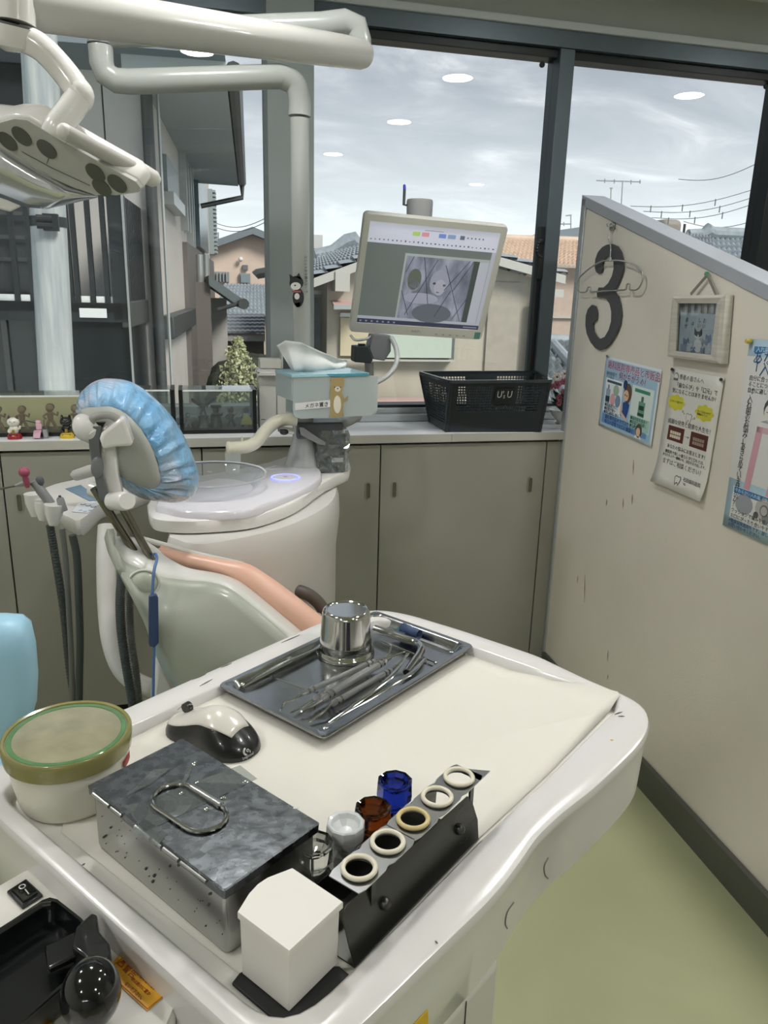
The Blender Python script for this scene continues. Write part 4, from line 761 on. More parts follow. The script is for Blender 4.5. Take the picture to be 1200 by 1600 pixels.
# pulled-up tissue
random.seed(5)
tsr = [(432, 540), (446, 532), (470, 535), (498, 548), (528, 560), (543, 563)]; tsb = [(455, 577), (462, 580), (480, 580), (505, 579), (525, 577), (540, 575)]
def tsf(u, v):
    i = min(4, int(u * 5)); f = u * 5 - i; lp_ = lambda L_: (L_[i][0] + (L_[i + 1][0] - L_[i][0]) * f, L_[i][1] + (L_[i + 1][1] - L_[i][1]) * f)
    a, b = lp_(tsr), lp_(tsb); x = a[0] + (b[0] - a[0]) * v; y = a[1] + (b[1] - a[1]) * v
    return aty(x, y, YT + 0.06 + 0.012 * math.sin(u * 17 + v * 2) * (0.3 + v * 0.7) + 0.008 * math.sin(v * 6))
tag(build('tissue', MB().sheet(tsf, 30, 10), mat('tissue_paper', 'd8dcdb', 0.9, sss=0.2), None, solid=0.0008), 'white tissue pulled up out of the blue-lidded holder', 'tissue')
lab = build('name_strip', MB().slab([tp(461, 630, .0006), tp(516, 625, .0006), tp(516, 636, .0006), tp(461, 641, .0006)], nT * 0.0004), mat('label_paper', 'dcdcdc', 0.6), th_)
text('lettering', 'メガネ置き', 0.0135, basis(tp(476, 637.5, 0.0012), tp(514, 633.8, 0.0012) - tp(476, 637.5, 0.0012), (0, 0, 1)), mat('print_black', '333436', 0.6), th_)
TAN = mat('sticker_tan', 'a18f63', 0.5); CRM = mat('sticker_cream', 'd8d3c2', 0.5)
bs = thing('bear_sticker', 'tan cartoon bear sticker waving on the frosted holder', 'sticker', tp(528, 652))
def fl(nm, pts, m, o): build(nm, MB().slab([tp(x, y, o) for x, y in pts], nT * 0.0006), m, bs, smooth=False)
fl('body', [(517, 600), (516, 594), (520, 590), (534, 590), (538, 594), (537, 603), (534, 612), (537, 622), (536, 640), (537, 650), (525, 652), (514, 653), (516, 645), (516, 625), (515, 614)], TAN, 0.0008)
fl('arm', [(533, 616), (538, 623), (544, 618), (543, 626), (536, 630)], TAN, 0.0009)
fl('belly', circ(527, 632, 6, 14), CRM, 0.0016); fl('muzzle', circ(527.5, 608, 4.6, 4.2), CRM, 0.0016); fl('ear', circ(519, 592, 2.6, 2.6, 8), TAN, 0.001); fl('ear', circ(535, 592, 2.6, 2.6, 8), TAN, 0.001)
for x, y, r in ((523, 605, 1.0), (532, 605, 1.0), (527.5, 607, 1.1)): fl('eye', circ(x, y, r, r, 8), STK, 0.0024)
# ---- cup filler
cf = thing('cup_filler', 'cream curved cup-filler spout over the spittoon bowl', 'faucet', aty(400, 690, 2.02))
CREAM = mat('cream_plastic', 'd3d0bc', 0.25, coat=0.2)
pts = catmull([aty(464, 656, 2.04), aty(448, 655, 2.04), aty(430, 660, 2.03), aty(414, 674, 2.02), aty(401, 690, 2.01), aty(386, 698, 2.0), aty(366, 700, 2.0), aty(353, 701, 2.0)], 6)
build('spout', MB().tube(pts, [0.017] * (len(pts) - 4) + [0.019, 0.019, 0.018, 0.010], 20, up=(0, 0, 1)), CREAM, cf, ang=60)
build('nozzle', MB().tube([aty(364, 706, 2.0), aty(364, 722, 2.0), aty(363, 738, 2.0)], [0.021, 0.020, 0.018], 20, cap=False), pane_mat('milky_nozzle', 'e2dfcf', 0.5, 0.55), cf)
build('hinge', MB().tube([aty(436, 670, 2.02), aty(458, 674, 2.03)], 0.008, 12), CHROME, cf); build('hinge_knob', MB().ell(aty(444, 675, 2.01), (0.012, 0.01, 0.008), 12, 8), BLK, cf); build('peg', MB().tube([aty(378, 690, 2.0), aty(378, 683, 2.0)], 0.003, 8), CREAM, cf)
# ---- wrapped dark green box standing on the unit
wb = thing('wrapped_box', 'dark green upright box wrapped in crinkled clear plastic beside the pole', 'box', atz(518, 737, ZU)); wc = atz(518, 736, ZU); wtop = aty(518, 676, wc.y).z
build('box', MB().box((wc.x - 0.038, wc.y - 0.02, ZU), (wc.x + 0.036, wc.y + 0.035, wtop)), mat('bottle_green', '2b3a3c', 0.5), wb, bevel=0.003)
build('paper_tag', MB().box((wc.x - 0.003, wc.y - 0.0215, ZU + 0.030), (wc.x + 0.029, wc.y - 0.0205, ZU + 0.042)), mat('label_paper', 'dcdcdc', 0.6), wb)
random.seed(11); rsx = []
for i in range(13):
    z = ZU + 0.002 + (wtop + 0.008 - ZU) * i / 12; k = 0.9 if i in (0, 12) else 1.0
    rsx.append([Vector((wc.x + k * (0.047 * math.cos(a)) * (1 / max(abs(math.cos(a)), abs(math.sin(a)))) ** 0.75 + random.gauss(0, 0.0035), wc.y + 0.007 + k * (0.034 * math.sin(a)) * (1 / max(abs(math.cos(a)), abs(math.sin(a)))) ** 0.75 + random.gauss(0, 0.0035), z)) for a in [j * math.pi / 16 for j in range(32)]])
build('plastic_wrap', MB().rings(rsx), pane_mat('crinkled_plastic', 'f2f4f4', 5.0, 0.16), wb, smooth=False)
# ================================================================ CHAIR, ASSISTANT TRAY
ch = thing('dental_chair', 'white dental chair with peach upholstery seen from behind', 'chair', (0.0, 1.45, 0))
def Yp(ps, Y): return [aty(x, y, Y) for x, y in ps]
A_ = [(168, 840), (176, 866), (190, 880), (212, 889), (247, 902), (290, 908), (325, 910), (358, 920), (397, 950), (442, 989), (500, 1040), (560, 1095)]
B_p = [(225, 845), (236, 852), (247, 860), (256, 869), (272, 879), (296, 889), (345, 898), (377, 911), (420, 944), (467, 982), (525, 1030), (585, 1085)]
nA = len(A_)
YA = [1.36, 1.34, 1.33, 1.33, 1.33, 1.33, 1.33, 1.33, 1.32, 1.31, 1.30, 1.29]; YB = [y + 0.07 for y in YA]
Aw = catmull([aty(x, y, q) for (x, y), q in zip(A_, YA)], 4); Bw = catmull([aty(x, y, q) for (x, y), q in zip(B_p, YB)], 4)
SHELL = mat('chair_shell_white', 'cfcfc9', 0.25, coat=0.3); PANL = mat('chair_panel_shaded', 'a4a89c', 0.3, coat=0.15)  # rear panel grey has the shell's shade put into its colour
rows = [Aw, [a.lerp(b, 0.35) + Vector((0, 0, 0.004)) for a, b in zip(Aw, Bw)], [a.lerp(b, 0.8) + Vector((0, 0, 0.003)) for a, b in zip(Aw, Bw)], Bw, [b - Vector((0, 0, 0.03)) for b in Bw]]
build('rim_shell', MB().rings(rows, cap=False, closed=False), SHELL, ch, ang=60, solid=0.004)
# rear panel: from the rim edge down to the lower left edge
Ew = catmull(Yp([(168, 840), (182, 876), (208, 925), (231, 975), (247, 1022), (262, 1052), (285, 1085), (320, 1130), (370, 1190), (430, 1250), (500, 1320), (560, 1380)], 1.30), 4)
Ew = [Vector((p.x, p.y + 0.05 * math.exp(-i / 6), p.z)) for i, p in enumerate(Ew)]
def panf(u, v):
    i = u * (len(Aw) - 1); k = min(len(Aw) - 2, int(i)); f = i - k; a = Aw[k].lerp(Aw[k + 1], f); e = Ew[k].lerp(Ew[k + 1], f)
    return a.lerp(e, v) + Vector((0, -0.030 * math.sin(math.pi * v) * min(1, u * 4) - 0.0, 0))
build('rear_panel', MB().sheet(panf, 44, 12), PANL, ch, ang=60, solid=0.012)
# pale skirt strip under the panel edge
build('lower_edge', MB().tube([p + Vector((0.004, 0.01, -0.004)) for p in Ew[6:30]], 0.006, 8), SHELL, ch)
build('base_fairing', MB().slab(Yp([(246, 1018), (262, 1050), (290, 1100), (300, 1160), (236, 1160), (236, 1080)], 1.36), (0, 0.12, 0)), SATW, ch, bevel=0.01)
# upholstery roll
Cc_ = [(246, 862), (266, 869), (300, 878), (345, 888), (382, 899), (418, 925), (456, 955), (510, 1000), (580, 1060)]; rC = [0.008, 0.015, 0.018, 0.020, 0.026, 0.030, 0.032, 0.033, 0.034]
cw = catmull([aty(x, y, 1.46 - 0.01 * i) for i, (x, y) in enumerate(Cc_)], 5); rr_ = [rC[min(8, i // 5)] + (rC[min(8, i // 5 + 1)] - rC[min(8, i // 5)]) * (i % 5) / 5 for i in range(len(cw))]
PEACH = mat('peach_vinyl', 'dcb09a', 0.35, vary=0.04, bump=0.03, bscale=80)
build('side_bolster', MB().tube(cw, rr_, 20, flat=0.9), PEACH, ch, ang=70)
def cush(u, v): p = cw[min(len(cw) - 1, int(u * (len(cw) - 1)))]; return p + Vector((0.05 * v, 0.24 * v, -0.20 * v - 0.02 * math.sin(math.pi * v)))
build('back_cushion', MB().sheet(cush, 40, 8), PEACH, ch, solid=0.03, ang=70)
Fw = catmull(Yp([(222, 842), (262, 853), (300, 864), (335, 872), (380, 882)], 1.56), 4); build('far_rim', MB().tube(Fw, 0.006, 10), SHELL, ch)
# round lens button
bq = aty(225, 910, 1.305); Mz = Matrix.Rotation(math.radians(90), 3, 'X') @ Matrix.Rotation(0, 3, 'Z')
build('release_button', MB().ell(bq, (0.024, 0.012, 0.022), 24, 12), mat('pale_green_plastic', 'b9beb0', 0.12, coat=0.4), ch, label='round pale glossy release button'); build('button_rim', MB().tube([bq + Vector((0.026 * math.cos(a), -0.003, 0.024 * math.sin(a))) for a in [k * math.pi / 14 for k in range(29)]], 0.0022, 8), SHELL, ch)
# grey armrest loop beyond
build('armrest', MB().tube(catmull([aty(436, 926, 1.72), aty(455, 922, 1.72), aty(480, 928, 1.72), aty(500, 945, 1.72), aty(508, 965, 1.72), aty(500, 990, 1.72), aty(480, 1010, 1.72)], 5), 0.016, 14), mat('armrest_taupe', '59544e', 0.4), ch)
build('armrest_cap', MB().ell(aty(497, 965, 1.66), (0.01, 0.01, 0.012), 12, 8), GREYP, ch)
# base under the chair
build('seat_base', MB().box((0.0, 1.30, 0.0), (0.48, 1.56, 0.10)), SATW, ch, bevel=0.03, seg=3); build('lift_column', MB().box((0.10, 1.36, 0.10), (0.40, 1.52, 0.40)), SATW, ch, bevel=0.04, seg=3)
build('seat', MB().box((0.12, 1.34, 0.40), (0.46, 1.52, 0.46)), PEACH, ch, bevel=0.03, seg=3)
# rod slots
for x, y in ((212, 868), (240, 882)):
    c = aty(x, y, 1.375); build('rod_socket', MB().ell(c + Vector((0, 0, 0.0)), (0.018, 0.012, 0.006), 16, 8), BLK, ch)
build('slot_plate', MB().slab([aty(185, 856, 1.372), aty(200, 852, 1.38), aty(222, 862, 1.38), aty(216, 868, 1.372), aty(195, 862, 1.372)], (0, 0, 0.002)), GREYP, ch)
# ---- headrest (its own rods ride in the chair back)
hr = thing('headrest', 'dental headrest under a gathered blue plastic cover, on two steel rods', 'headrest', aty(226, 874, 1.375))
ROD = mat('bronze_steel_rod', '8b8474', 0.22, 1.0)
for (a, b) in (((161, 785), (214, 868)), ((193, 795), (241, 882))):
    p, q = aty(*a, 1.36), aty(*b, 1.375); d = (q - p).normalized(); build('rod', MB().tube([p - d * 0.03, q], 0.0072, 16), ROD, hr); build('rod_groove', MB().tube([p + Vector((0.002, -0.0066, 0.001)), q + Vector((0.002, -0.0066, 0.001))], 0.0010, 6), DGREY, hr)
build('rod_tip', MB().tube([aty(239, 876, 1.372), aty(241, 884, 1.372)], 0.0076, 14), CHROME, hr)
HY = 1.36
build('cross_knob', MB().tube([aty(174, 784, HY - 0.005), aty(177, 783, HY - 0.02), aty(197, 783, HY - 0.045), aty(199, 783, HY - 0.05)], [0.010, 0.0165, 0.0165, 0.014], 24), GLOSSW, hr)
build('left_knob', MB().tube([aty(156, 768, HY + 0.02), aty(143, 764, HY + 0.03), aty(139, 763, HY + 0.03)], [0.014, 0.014, 0.010], 20), GLOSSW, hr)
# bracket body
def hq(ps, Y): return [aty(x, y, Y) for x, y in ps]
build('bracket_spine', MB().slab(hq([(160, 668), (178, 672), (180, 700), (184, 740), (191, 772), (186, 790), (158, 790), (150, 740)], HY - 0.005), (0, 0.03, 0)), GLOSSW, hr, bevel=0.004, seg=3)
build('spine_inlay', MB().slab(hq([(137, 671), (144, 666), (157, 668), (156, 700), (161, 740), (171, 781), (166, 786), (155, 781), (145, 735), (139, 700)], HY - 0.018), (0, 0.02, 0)), mat('inlay_grey', '66696a', 0.3), hr, bevel=0.002)
build('oval_button', MB().ell(aty(152, 730, HY - 0.02), (0.0105, 0.004, 0.0185), 20, 10, Matrix.Rotation(math.radians(8), 3, 'Y')), mat('oval_grey', '75787a', 0.3), hr)
build('left_shoulder', MB().ell(aty(132, 668, HY - 0.005), (0.019, 0.022, 0.024), 24, 14, Matrix.Rotation(math.radians(-15), 3, 'Y')), GLOSSW, hr)
build('left_yoke', MB().tube([aty(131, 664, HY), aty(141, 676, HY - 0.005), aty(150, 690, HY)], [0.017, 0.019, 0.01], 18), GLOSSW, hr)
rs_ = hq([(155, 686), (158, 677), (186, 655), (194, 652), (197, 660), (207, 692), (206, 698), (180, 699), (160, 703)], HY - 0.03); build('right_shoulder', MB().slab(rs_, (0, 0.045, 0)), GLOSSW, hr, bevel=0.006, seg=3)
build('top_loop', MB().tube(catmull(hq([(141, 662), (146, 653), (160, 649), (175, 650), (186, 657)], HY - 0.01), 5), 0.0065, 14), mat('loop_grey', '9c9c98', 0.35), hr)
build('inner_recess', MB().slab(hq([(146, 660), (165, 660), (160, 668), (146, 666)], HY + 0.002), (0, 0.01, 0)), BLK, hr)
# cushion back plate (egg outline) and gathered cover around it
inn = [(122, 646), (130, 636), (150, 634), (175, 634), (197, 645), (217, 664), (234, 690), (246, 718), (252, 742), (251, 758), (240, 766), (226, 764), (210, 758), (195, 750), (180, 735), (165, 712), (150, 690), (135, 668)]
mid = [(119, 638), (127, 613), (152, 594), (185, 592), (214, 601), (244, 624), (272, 655), (292, 690), (306, 725), (311, 752), (303, 774), (280, 785), (250, 784), (220, 778), (193, 762), (172, 735), (150, 700), (130, 668)]
cmid = (218, 690)
def shr(ps, k, dx=0, dy=0): return [(cmid[0] + (x - cmid[0]) * k + dx, cmid[1] + (y - cmid[1]) * k + dy) for x, y in ps]
def closed(ps, Y, n=5):
    P = [aty(x, y, Y) for x, y in ps]; m = len(P); out = []
    for i in range(m):
        a, b, c, d = P[i - 1], P[i], P[(i + 1) % m], P[(i + 2) % m]
        for k in range(n):
            t = k / n; out.append(0.5 * ((2 * b) + (c - a) * t + (2 * a - 5 * b + 4 * c - d) * t * t + (3 * b - a - 3 * c + d) * t ** 3))
    return out
lerp2 = lambda A, B, t: [(a[0] + (b[0] - a[0]) * t, a[1] + (b[1] - a[1]) * t) for a, b in zip(A, B)]
plate = [closed(inn, 1.395), closed(shr(inn, 0.93, -2, 0), 1.385), closed(shr(inn, 0.6, -8, 2), 1.378)]
build('cushion_back', MB().rings([closed(inn, 1.42)] + plate), mat('cushion_grey', 'a6a8a1', 0.35), hr, ang=60)
random.seed(21); ringsC = []
prof_ = [(0.0, 1.39), (0.12, 1.392), (0.35, 1.40), (0.6, 1.42), (0.82, 1.45), (0.96, 1.48), (1.0, 1.51)]
for t, Y in prof_: ringsC.append(closed(lerp2(shr(inn, 0.98), mid, t), Y, 8))
ringsC += [closed(shr(mid, 0.97), 1.545, 8), closed(shr(mid, 0.85), 1.575, 8), closed(shr(mid, 0.5), 1.59, 8)]
nR = len(ringsC[0]); cen = sum(ringsC[4], Vector()) / nR
ph_ = [random.random() * 6.28 for _ in range(6)]
for i, r in enumerate(ringsC):
    amp = 0.0045 * math.sin(math.pi * min(1, (i + 0.6) / 6))
    for j in range(nR):
        a = j / nR * 6.283; wv = math.sin(23 * a + ph_[0] + i * 0.5) + 0.7 * math.sin(41 * a + ph_[1] - i * 0.4) + 0.5 * math.sin(9 * a + ph_[2] + i); r[j] = r[j] + (r[j] - cen).normalized() * amp * wv * 0.5 + Vector((0, -amp * 0.5 * wv, 0))
COV = bpy.data.materials.new('blue_film_cover'); COV.use_nodes = True; t_ = COV.node_tree; b_ = t_.nodes['Principled BSDF']; tcn = N(t_, 'ShaderNodeTexCoord')
mpn = N(t_, 'ShaderNodeMapping', i={'Scale': (1.0, 2.0, 1.6), 'Rotation': (0, 0.6, 0)}); nn = N(t_, 'ShaderNodeTexNoise', i={'Scale': 14.0, 'Detail': 4.0, 'Distortion': 1.5}); t_.links.new(tcn.outputs['Object'], mpn.inputs[0]); t_.links.new(mpn.outputs[0], nn.inputs[0])
n2 = N(t_, 'ShaderNodeTexNoise', i={'Scale': 7.0, 'Detail': 2.0}); t_.links.new(tcn.outputs['Object'], n2.inputs[0])
r_ = ramp(t_, [(0.34, lin('67a5d2')), (0.50, lin('8fb8d8')), (0.62, lin('b4b5c1'))], n2.outputs[0]); t_.links.new(r_.outputs[0], b_.inputs['Base Color']); b_.inputs['Roughness'].default_value = 0.22; b_.inputs['Coat Weight'].default_value = 0.4
bp = N(t_, 'ShaderNodeBump', i={'Strength': 0.9, 'Distance': 0.012}); t_.links.new(nn.outputs[0], bp.inputs['Height']); t_.links.new(bp.outputs[0], b_.inputs['Normal'])
build('plastic_cover', MB().rings(ringsC), COV, hr, ang=80, label='gathered translucent blue plastic cover')
# ---- strap hanging from the rod
st = thing('lanyard', 'blue cord with dark blue sleeve hanging from the headrest rod', 'strap', aty(238, 875, 1.36))
CORD = mat('blue_cord', '4f6d9c', 0.6); build('cord', MB().tube(catmull([aty(236, 868, 1.385), aty(243, 866, 1.345), aty(245, 874, 1.31), aty(241, 890, 1.285), aty(239, 910, 1.275), aty(238, 934, 1.27)], 6), 0.0026, 8), CORD, st)
build('sleeve', MB().slab([aty(x, y, 1.262) for x, y in ((232, 932), (244, 929), (247, 935), (248, 1005), (243, 1011), (234, 1011), (232, 1005))], (0, 0.008, 0)), mat('navy_sleeve', '33456a', 0.6), st, bevel=0.002)
build('cord', MB().tube([aty(241, 1010, 1.266), aty(240, 1045, 1.27), aty(239, 1095, 1.275)], 0.0026, 8), CORD, st)
# ---- assistant instrument tray
ZT = 0.84; at_ = thing('assistant_tray', 'white assistant instrument holder with hanging grey hoses and control pad', 'instrument holder', tuple(atz(130, 790, ZT)[:2]) + (ZT - 0.04,))
tpp = catmull(Z([(69, 762), (93, 754), (147, 743), (190, 735), (235, 745), (246, 758), (200, 778), (159, 788), (125, 813), (108, 809), (92, 801), (80, 785)], ZT), 3)
build('tray_body', MB().rings([inset(tpp, 0.02, ZT - 0.045), inset(tpp, 0.004, ZT - 0.035), inset(tpp, 0, ZT - 0.008), inset(tpp, 0.004, ZT)]), GLOSSW, at_, ang=50)
build('display', MB().slab(Z([(102, 764), (126, 758), (160, 782), (140, 783)], ZT + 0.001), (0, 0, 0.001)), mat('display_blue', '6d8aa2', 0.15), at_)
build('keypad', MB().slab(Z([(122, 787), (146, 783), (156, 788), (137, 802), (112, 800)], ZT + 0.001), (0, 0, 0.0008)), mat('keypad_white', 'd2d6da', 0.3), at_)
for x, y in ((130, 788), (138, 790), (146, 792)):
    c = atz(x, y, ZT + 0.002); build('key', MB().lathe([(0.0065, 0), (0.0065, 0.0008)], c, 16), mat('key_outline', '55606b', 0.4), at_); build('key_face', MB().lathe([(0.0045, 0.0008), (0.0045, 0.0012)], c, 16), mat('keypad_white', 'd2d6da', 0.3), at_)
for x, y in ((126, 797), (133, 799), (141, 797)): build('key_mark', MB().cbox(atz(x, y, ZT + 0.0024), (0.008, 0.006, 0.0006)), mat('key_tint', '9fb4c8', 0.4), at_)
build('handle', MB().tube([aty(114, 746, 1.98), aty(118, 743, 1.98), aty(140, 736, 1.96), aty(165, 731, 1.94)], [0.010, 0.014, 0.015, 0.015], 18), mat('handle_grey', 'b5b3ae', 0.35), at_)
lob = [((44, 771), (54, 806)), ((60, 783), (66, 812)), ((76, 788), (82, 820))]
for i, (a, b) in enumerate(lob):
    p, q = aty(a[0] + 8, a[1], 1.86 - 0.03 * i), aty(b[0] + 2, b[1], 1.86 - 0.03 * i); build('instrument_cup', MB().tube([p, p.lerp(q, .4), q], [0.021, 0.020, 0.011], 16), GLOSSW, at_)
build('support_arm', MB().tube(catmull([aty(168, 822, 1.74), aty(166, 870, 1.70), aty(168, 950, 1.66), aty(176, 1010, 1.62), aty(196, 1052, 1.60), aty(235, 1075, 1.58), aty(300, 1085, 1.56)], 6), 0.021, 20), SATW, at_)
HOSE = mat('dark_ribbed_hose', '3f4443', 0.45); HOSE2 = mat('grey_hose', '6b6d69', 0.4); 
def hose(ps, Ys, r, m, rib=False, nm='hose'):
    P = catmull([aty(x, y, q) for (x, y), q in zip(ps, Ys)], 14 if rib else 6)
    if rib:
        P2_ = []; 
        for a, b in zip(P, P[1:]): P2_ += [a, a.lerp(b, .5)]
        rad = [r * (1.0 if k % 2 else 0.88) for k in range(len(P2_))]; return build(nm, MB().tube(P2_, rad, 12), m, at_, ang=20)
    return build(nm, MB().tube(P, r, 12), m, at_)
hose([(78, 820), (88, 880), (100, 960), (108, 1040), (118, 1110), (122, 1200)], [1.80] * 6, 0.0095, HOSE, True); hose([(97, 826), (103, 880), (108, 960), (112, 1040), (113, 1110), (114, 1200)], [1.78] * 6, 0.0065, HOSE2); hose([(113, 836), (120, 870), (123, 930), (125, 1000), (124, 1060), (123, 1120), (122, 1200)], [1.74] * 7, 0.0085, HOSE, False)
hose([(192, 892), (188, 930), (189, 980), (197, 1040), (207, 1100), (215, 1170)], [1.50] * 6, 0.0095, HOSE, True); hose([(204, 905), (202, 950), (205, 1000), (212, 1050), (218, 1110), (224, 1170)], [1.53] * 6, 0.0085, HOSE2, True)
syr = thing('suction_handpiece', 'grey suction handpiece with thin metal tip and pink figure', 'dental tool', aty(78, 790, 1.83))
build('grip', MB().tube(catmull([aty(52, 752, 1.82), aty(60, 762, 1.82), aty(74, 780, 1.82), aty(84, 796, 1.82)], 4), [0.0095] * 5 + [0.011] * 8, 16), GREYP, syr); build('valve', MB().ell(aty(62, 752, 1.82), (0.010, 0.008, 0.012), 14, 8), DGREY, syr)
build('neck', MB().tube([aty(48, 753, 1.82), aty(36, 756, 1.82), aty(24, 759, 1.82)], [0.0085, 0.006, 0.003], 14), GREYP, syr); build('tip', MB().tube([aty(25, 759, 1.82), aty(-25, 769, 1.80)], 0.0022, 10), STEEL, syr)
air = thing('air_syringe', 'short grey syringe standing in the instrument holder', 'dental tool', aty(98, 800, 1.80)); build('barrel', MB().tube([aty(94, 777, 1.80), aty(94, 780, 1.80), aty(99, 798, 1.80)], [0.006, 0.0085, 0.010], 14), GREYP, air); build('plunger', MB().tube([aty(93, 774, 1.80), aty(94, 778, 1.80)], 0.003, 8), DGREY, air)
pk = thing('pink_figurine', 'tiny dark pink figure clipped on the suction handpiece', 'figurine', aty(40, 760, 1.80)); PKM = mat('raspberry_plastic', '9c4a62', 0.35)
build('head', MB().ell(aty(38, 738, 1.80), (0.0125, 0.011, 0.011), 16, 10), PKM, pk); build('body', MB().tube([aty(39, 744, 1.80), aty(41, 752, 1.80), aty(43, 762, 1.80)], [0.006, 0.007, 0.004], 12), PKM, pk); build('ear', MB().ell(aty(33, 733, 1.80), (0.004, 0.004, 0.005), 10, 6), PKM, pk); build('ear', MB().ell(aty(42, 733, 1.80), (0.004, 0.004, 0.005), 10, 6), PKM, pk)
# ---- light blue stool back, bottom left
sb = thing('blue_stool', 'light blue padded stool back at the left edge', 'stool', (aty(10, 1100, 1.12).x, 1.15, 0)); BV_ = mat('light_blue_vinyl', '9cc6dc', 0.35, bump=0.02, bscale=60)
so = [aty(x, y, 1.10) for x, y in ((-110, 985), (-60, 972), (0, 972), (28, 974), (42, 985), (50, 1020), (54, 1070), (52, 1110), (40, 1150), (15, 1185), (-60, 1200), (-110, 1195))]
sc_ = sum(so, Vector()) / len(so)
def ins(ps, k, dy): return [sc_ + (p - sc_) * k + Vector((0, dy, 0)) for p in ps]
build('backrest', MB().rings([ins(so, 0.5, -0.016), ins(so, 0.85, -0.012), ins(so, 0.965, 0.0), ins(so, 1.0, 0.016), ins(so, 1.0, 0.03), ins(so, 0.95, 0.045), ins(so, 0.5, 0.05)]), BV_, sb, ang=80)
zs = min(p.z for p in so); build('post', MB().tube([(sc_.x, 1.14, 0.5), (sc_.x, 1.14, zs + 0.05)], 0.015, 14), CHROME, sb); build('seat', MB().lathe([(0.16, 0.46), (0.19, 0.47), (0.19, 0.51), (0.16, 0.525), (0.0, 0.53)], (sc_.x, 1.33, 0), 36), BV_, sb)
build('gas_column', MB().tube([(sc_.x, 1.33, 0.06), (sc_.x, 1.33, 0.47)], 0.025, 16), CHROME, sb); build('post_bracket', MB().beam((sc_.x, 1.13, 0.5), (sc_.x, 1.33, 0.47), 0.04, 0.01), CHROME, sb)
for k in range(5): a = k * 2 * math.pi / 5; build('leg', MB().beam((sc_.x, 1.33, 0.07), (sc_.x + 0.25 * math.cos(a), 1.33 + 0.25 * math.sin(a), 0.045), 0.035, 0.025), CHROME, sb); build('castor', MB().ell((sc_.x + 0.25 * math.cos(a), 1.33 + 0.25 * math.sin(a), 0.026), (0.012, 0.026, 0.026), 12, 8), BLK, sb)
# ================================================================ ON THE COUNTER
ZK = 0.930
# black shopping basket with square mesh
bk_ = thing('shopping_basket', 'black plastic mesh basket standing on the counter by the partition', 'basket', atz(770, 672, ZK))
BB = mat('basket_black', '20272b', 0.38)
bbl, bbr = atz(723, 676, ZK), atz(838, 674, ZK); zt_ = None
tfl, tfr, tbl, tbr = aty(720, 594, 2.40), aty(861, 595, 2.40), None, None
z_r = aty(790, 592, bbl.y - 0.02).z
TFL, TFR, TBL, TBR = atz(705, 594, z_r), atz(860, 593, z_r), atz(657, 580, z_r), atz(838, 579, z_r)
BFL, BFR = atz(697, 675, ZK), atz(843, 675, ZK); BBL, BBR = atz(672, 660, ZK), atz(826, 658, ZK)
def rcorn(q, k=0.02, n=4):
    out = []
    for i in range(4):
        a, b, c = q[i - 1], q[i], q[(i + 1) % 4]; p = b + (a - b).normalized() * k; r = b + (c - b).normalized() * k
        for j in range(n + 1): t = j / n; out.append(p * (1 - t) ** 2 + b * 2 * t * (1 - t) + r * t * t)
    return out
topq, botq = [TFL, TFR, TBR, TBL], [BFL, BFR, BBR, BBL]
T_, Bq = rcorn(topq), rcorn(botq)
build('base', MB().rings([[p + Vector((0, 0, 0.001)) for p in Bq], [p + Vector((0, 0, 0.006)) for p in Bq]]), BB, bk_)
def wallpt(i, u, v): a, b, c, d = botq[i], botq[(i + 1) % 4], topq[(i + 1) % 4], topq[i]; return a.lerp(b, u).lerp(d.lerp(c, u), v)
def grid_wall(i, nu, nv, open_, nm):
    "wall with real square holes where open_(u,v) holds"
    mb = MB(); a, b, c, d = botq[i], botq[(i + 1) % 4], topq[(i + 1) % 4], topq[i]; nrm = (b - a).cross(d - a).normalized() * 0.002
    du, dv = 1 / nu, 1 / nv
    for p in range(nu):
        for q in range(nv):
            u0, v0 = p * du, q * dv
            if open_(u0 + du / 2, v0 + dv / 2):
                f = 0.16; o = [(u0, v0), (u0 + du, v0), (u0 + du, v0 + dv), (u0, v0 + dv)]; n_ = [(u0 + du * f, v0 + dv * f), (u0 + du * (1 - f), v0 + dv * f), (u0 + du * (1 - f), v0 + dv * (1 - f)), (u0 + du * f, v0 + dv * (1 - f))]
                P = [wallpt(i, *x) for x in o]; Q = [wallpt(i, *x) for x in n_]; mb.add(P + Q + [x + nrm for x in P] + [x + nrm for x in Q], [(0, 1, 5, 4), (1, 2, 6, 5), (2, 3, 7, 6), (3, 0, 4, 7), (12, 13, 9, 8), (13, 14, 10, 9), (14, 15, 11, 10), (15, 12, 8, 11), (4, 5, 13, 12), (5, 6, 14, 13), (6, 7, 15, 14), (7, 4, 12, 15)])
            else:
                P = [wallpt(i, *x) for x in ((u0, v0), (u0 + du, v0), (u0 + du, v0 + dv), (u0, v0 + dv))]; mb.add(P + [x + nrm for x in P], [(0, 1, 2, 3), (7, 6, 5, 4)])
    return build(nm, mb, BB, bk_, smooth=False, flip=False)
grid_wall(0, 40, 20, lambda u, v: 0.07 < u < 0.93 and 0.42 < v < 0.90 and not (0.42 < u < 0.68 and 0.55 < v) and not (0.44 < v < 0.47), 'front_mesh')
grid_wall(2, 40, 20, lambda u, v: 0.06 < u < 0.94 and 0.12 < v < 0.92 and not (0.36 < u < 0.62), 'back_mesh'); grid_wall(1, 22, 20, lambda u, v: 0.1 < u < 0.9 and 0.15 < v < 0.85, 'side_mesh'); grid_wall(3, 22, 20, lambda u, v: 0.1 < u < 0.9 and 0.15 < v < 0.85, 'side_mesh')
cT = sum(topq, Vector()) / 4
rim = MB(); oR = [p + (p - cT).normalized() * 0.010 for p in T_]; iR = [p - (p - cT).normalized() * 0.003 for p in T_]
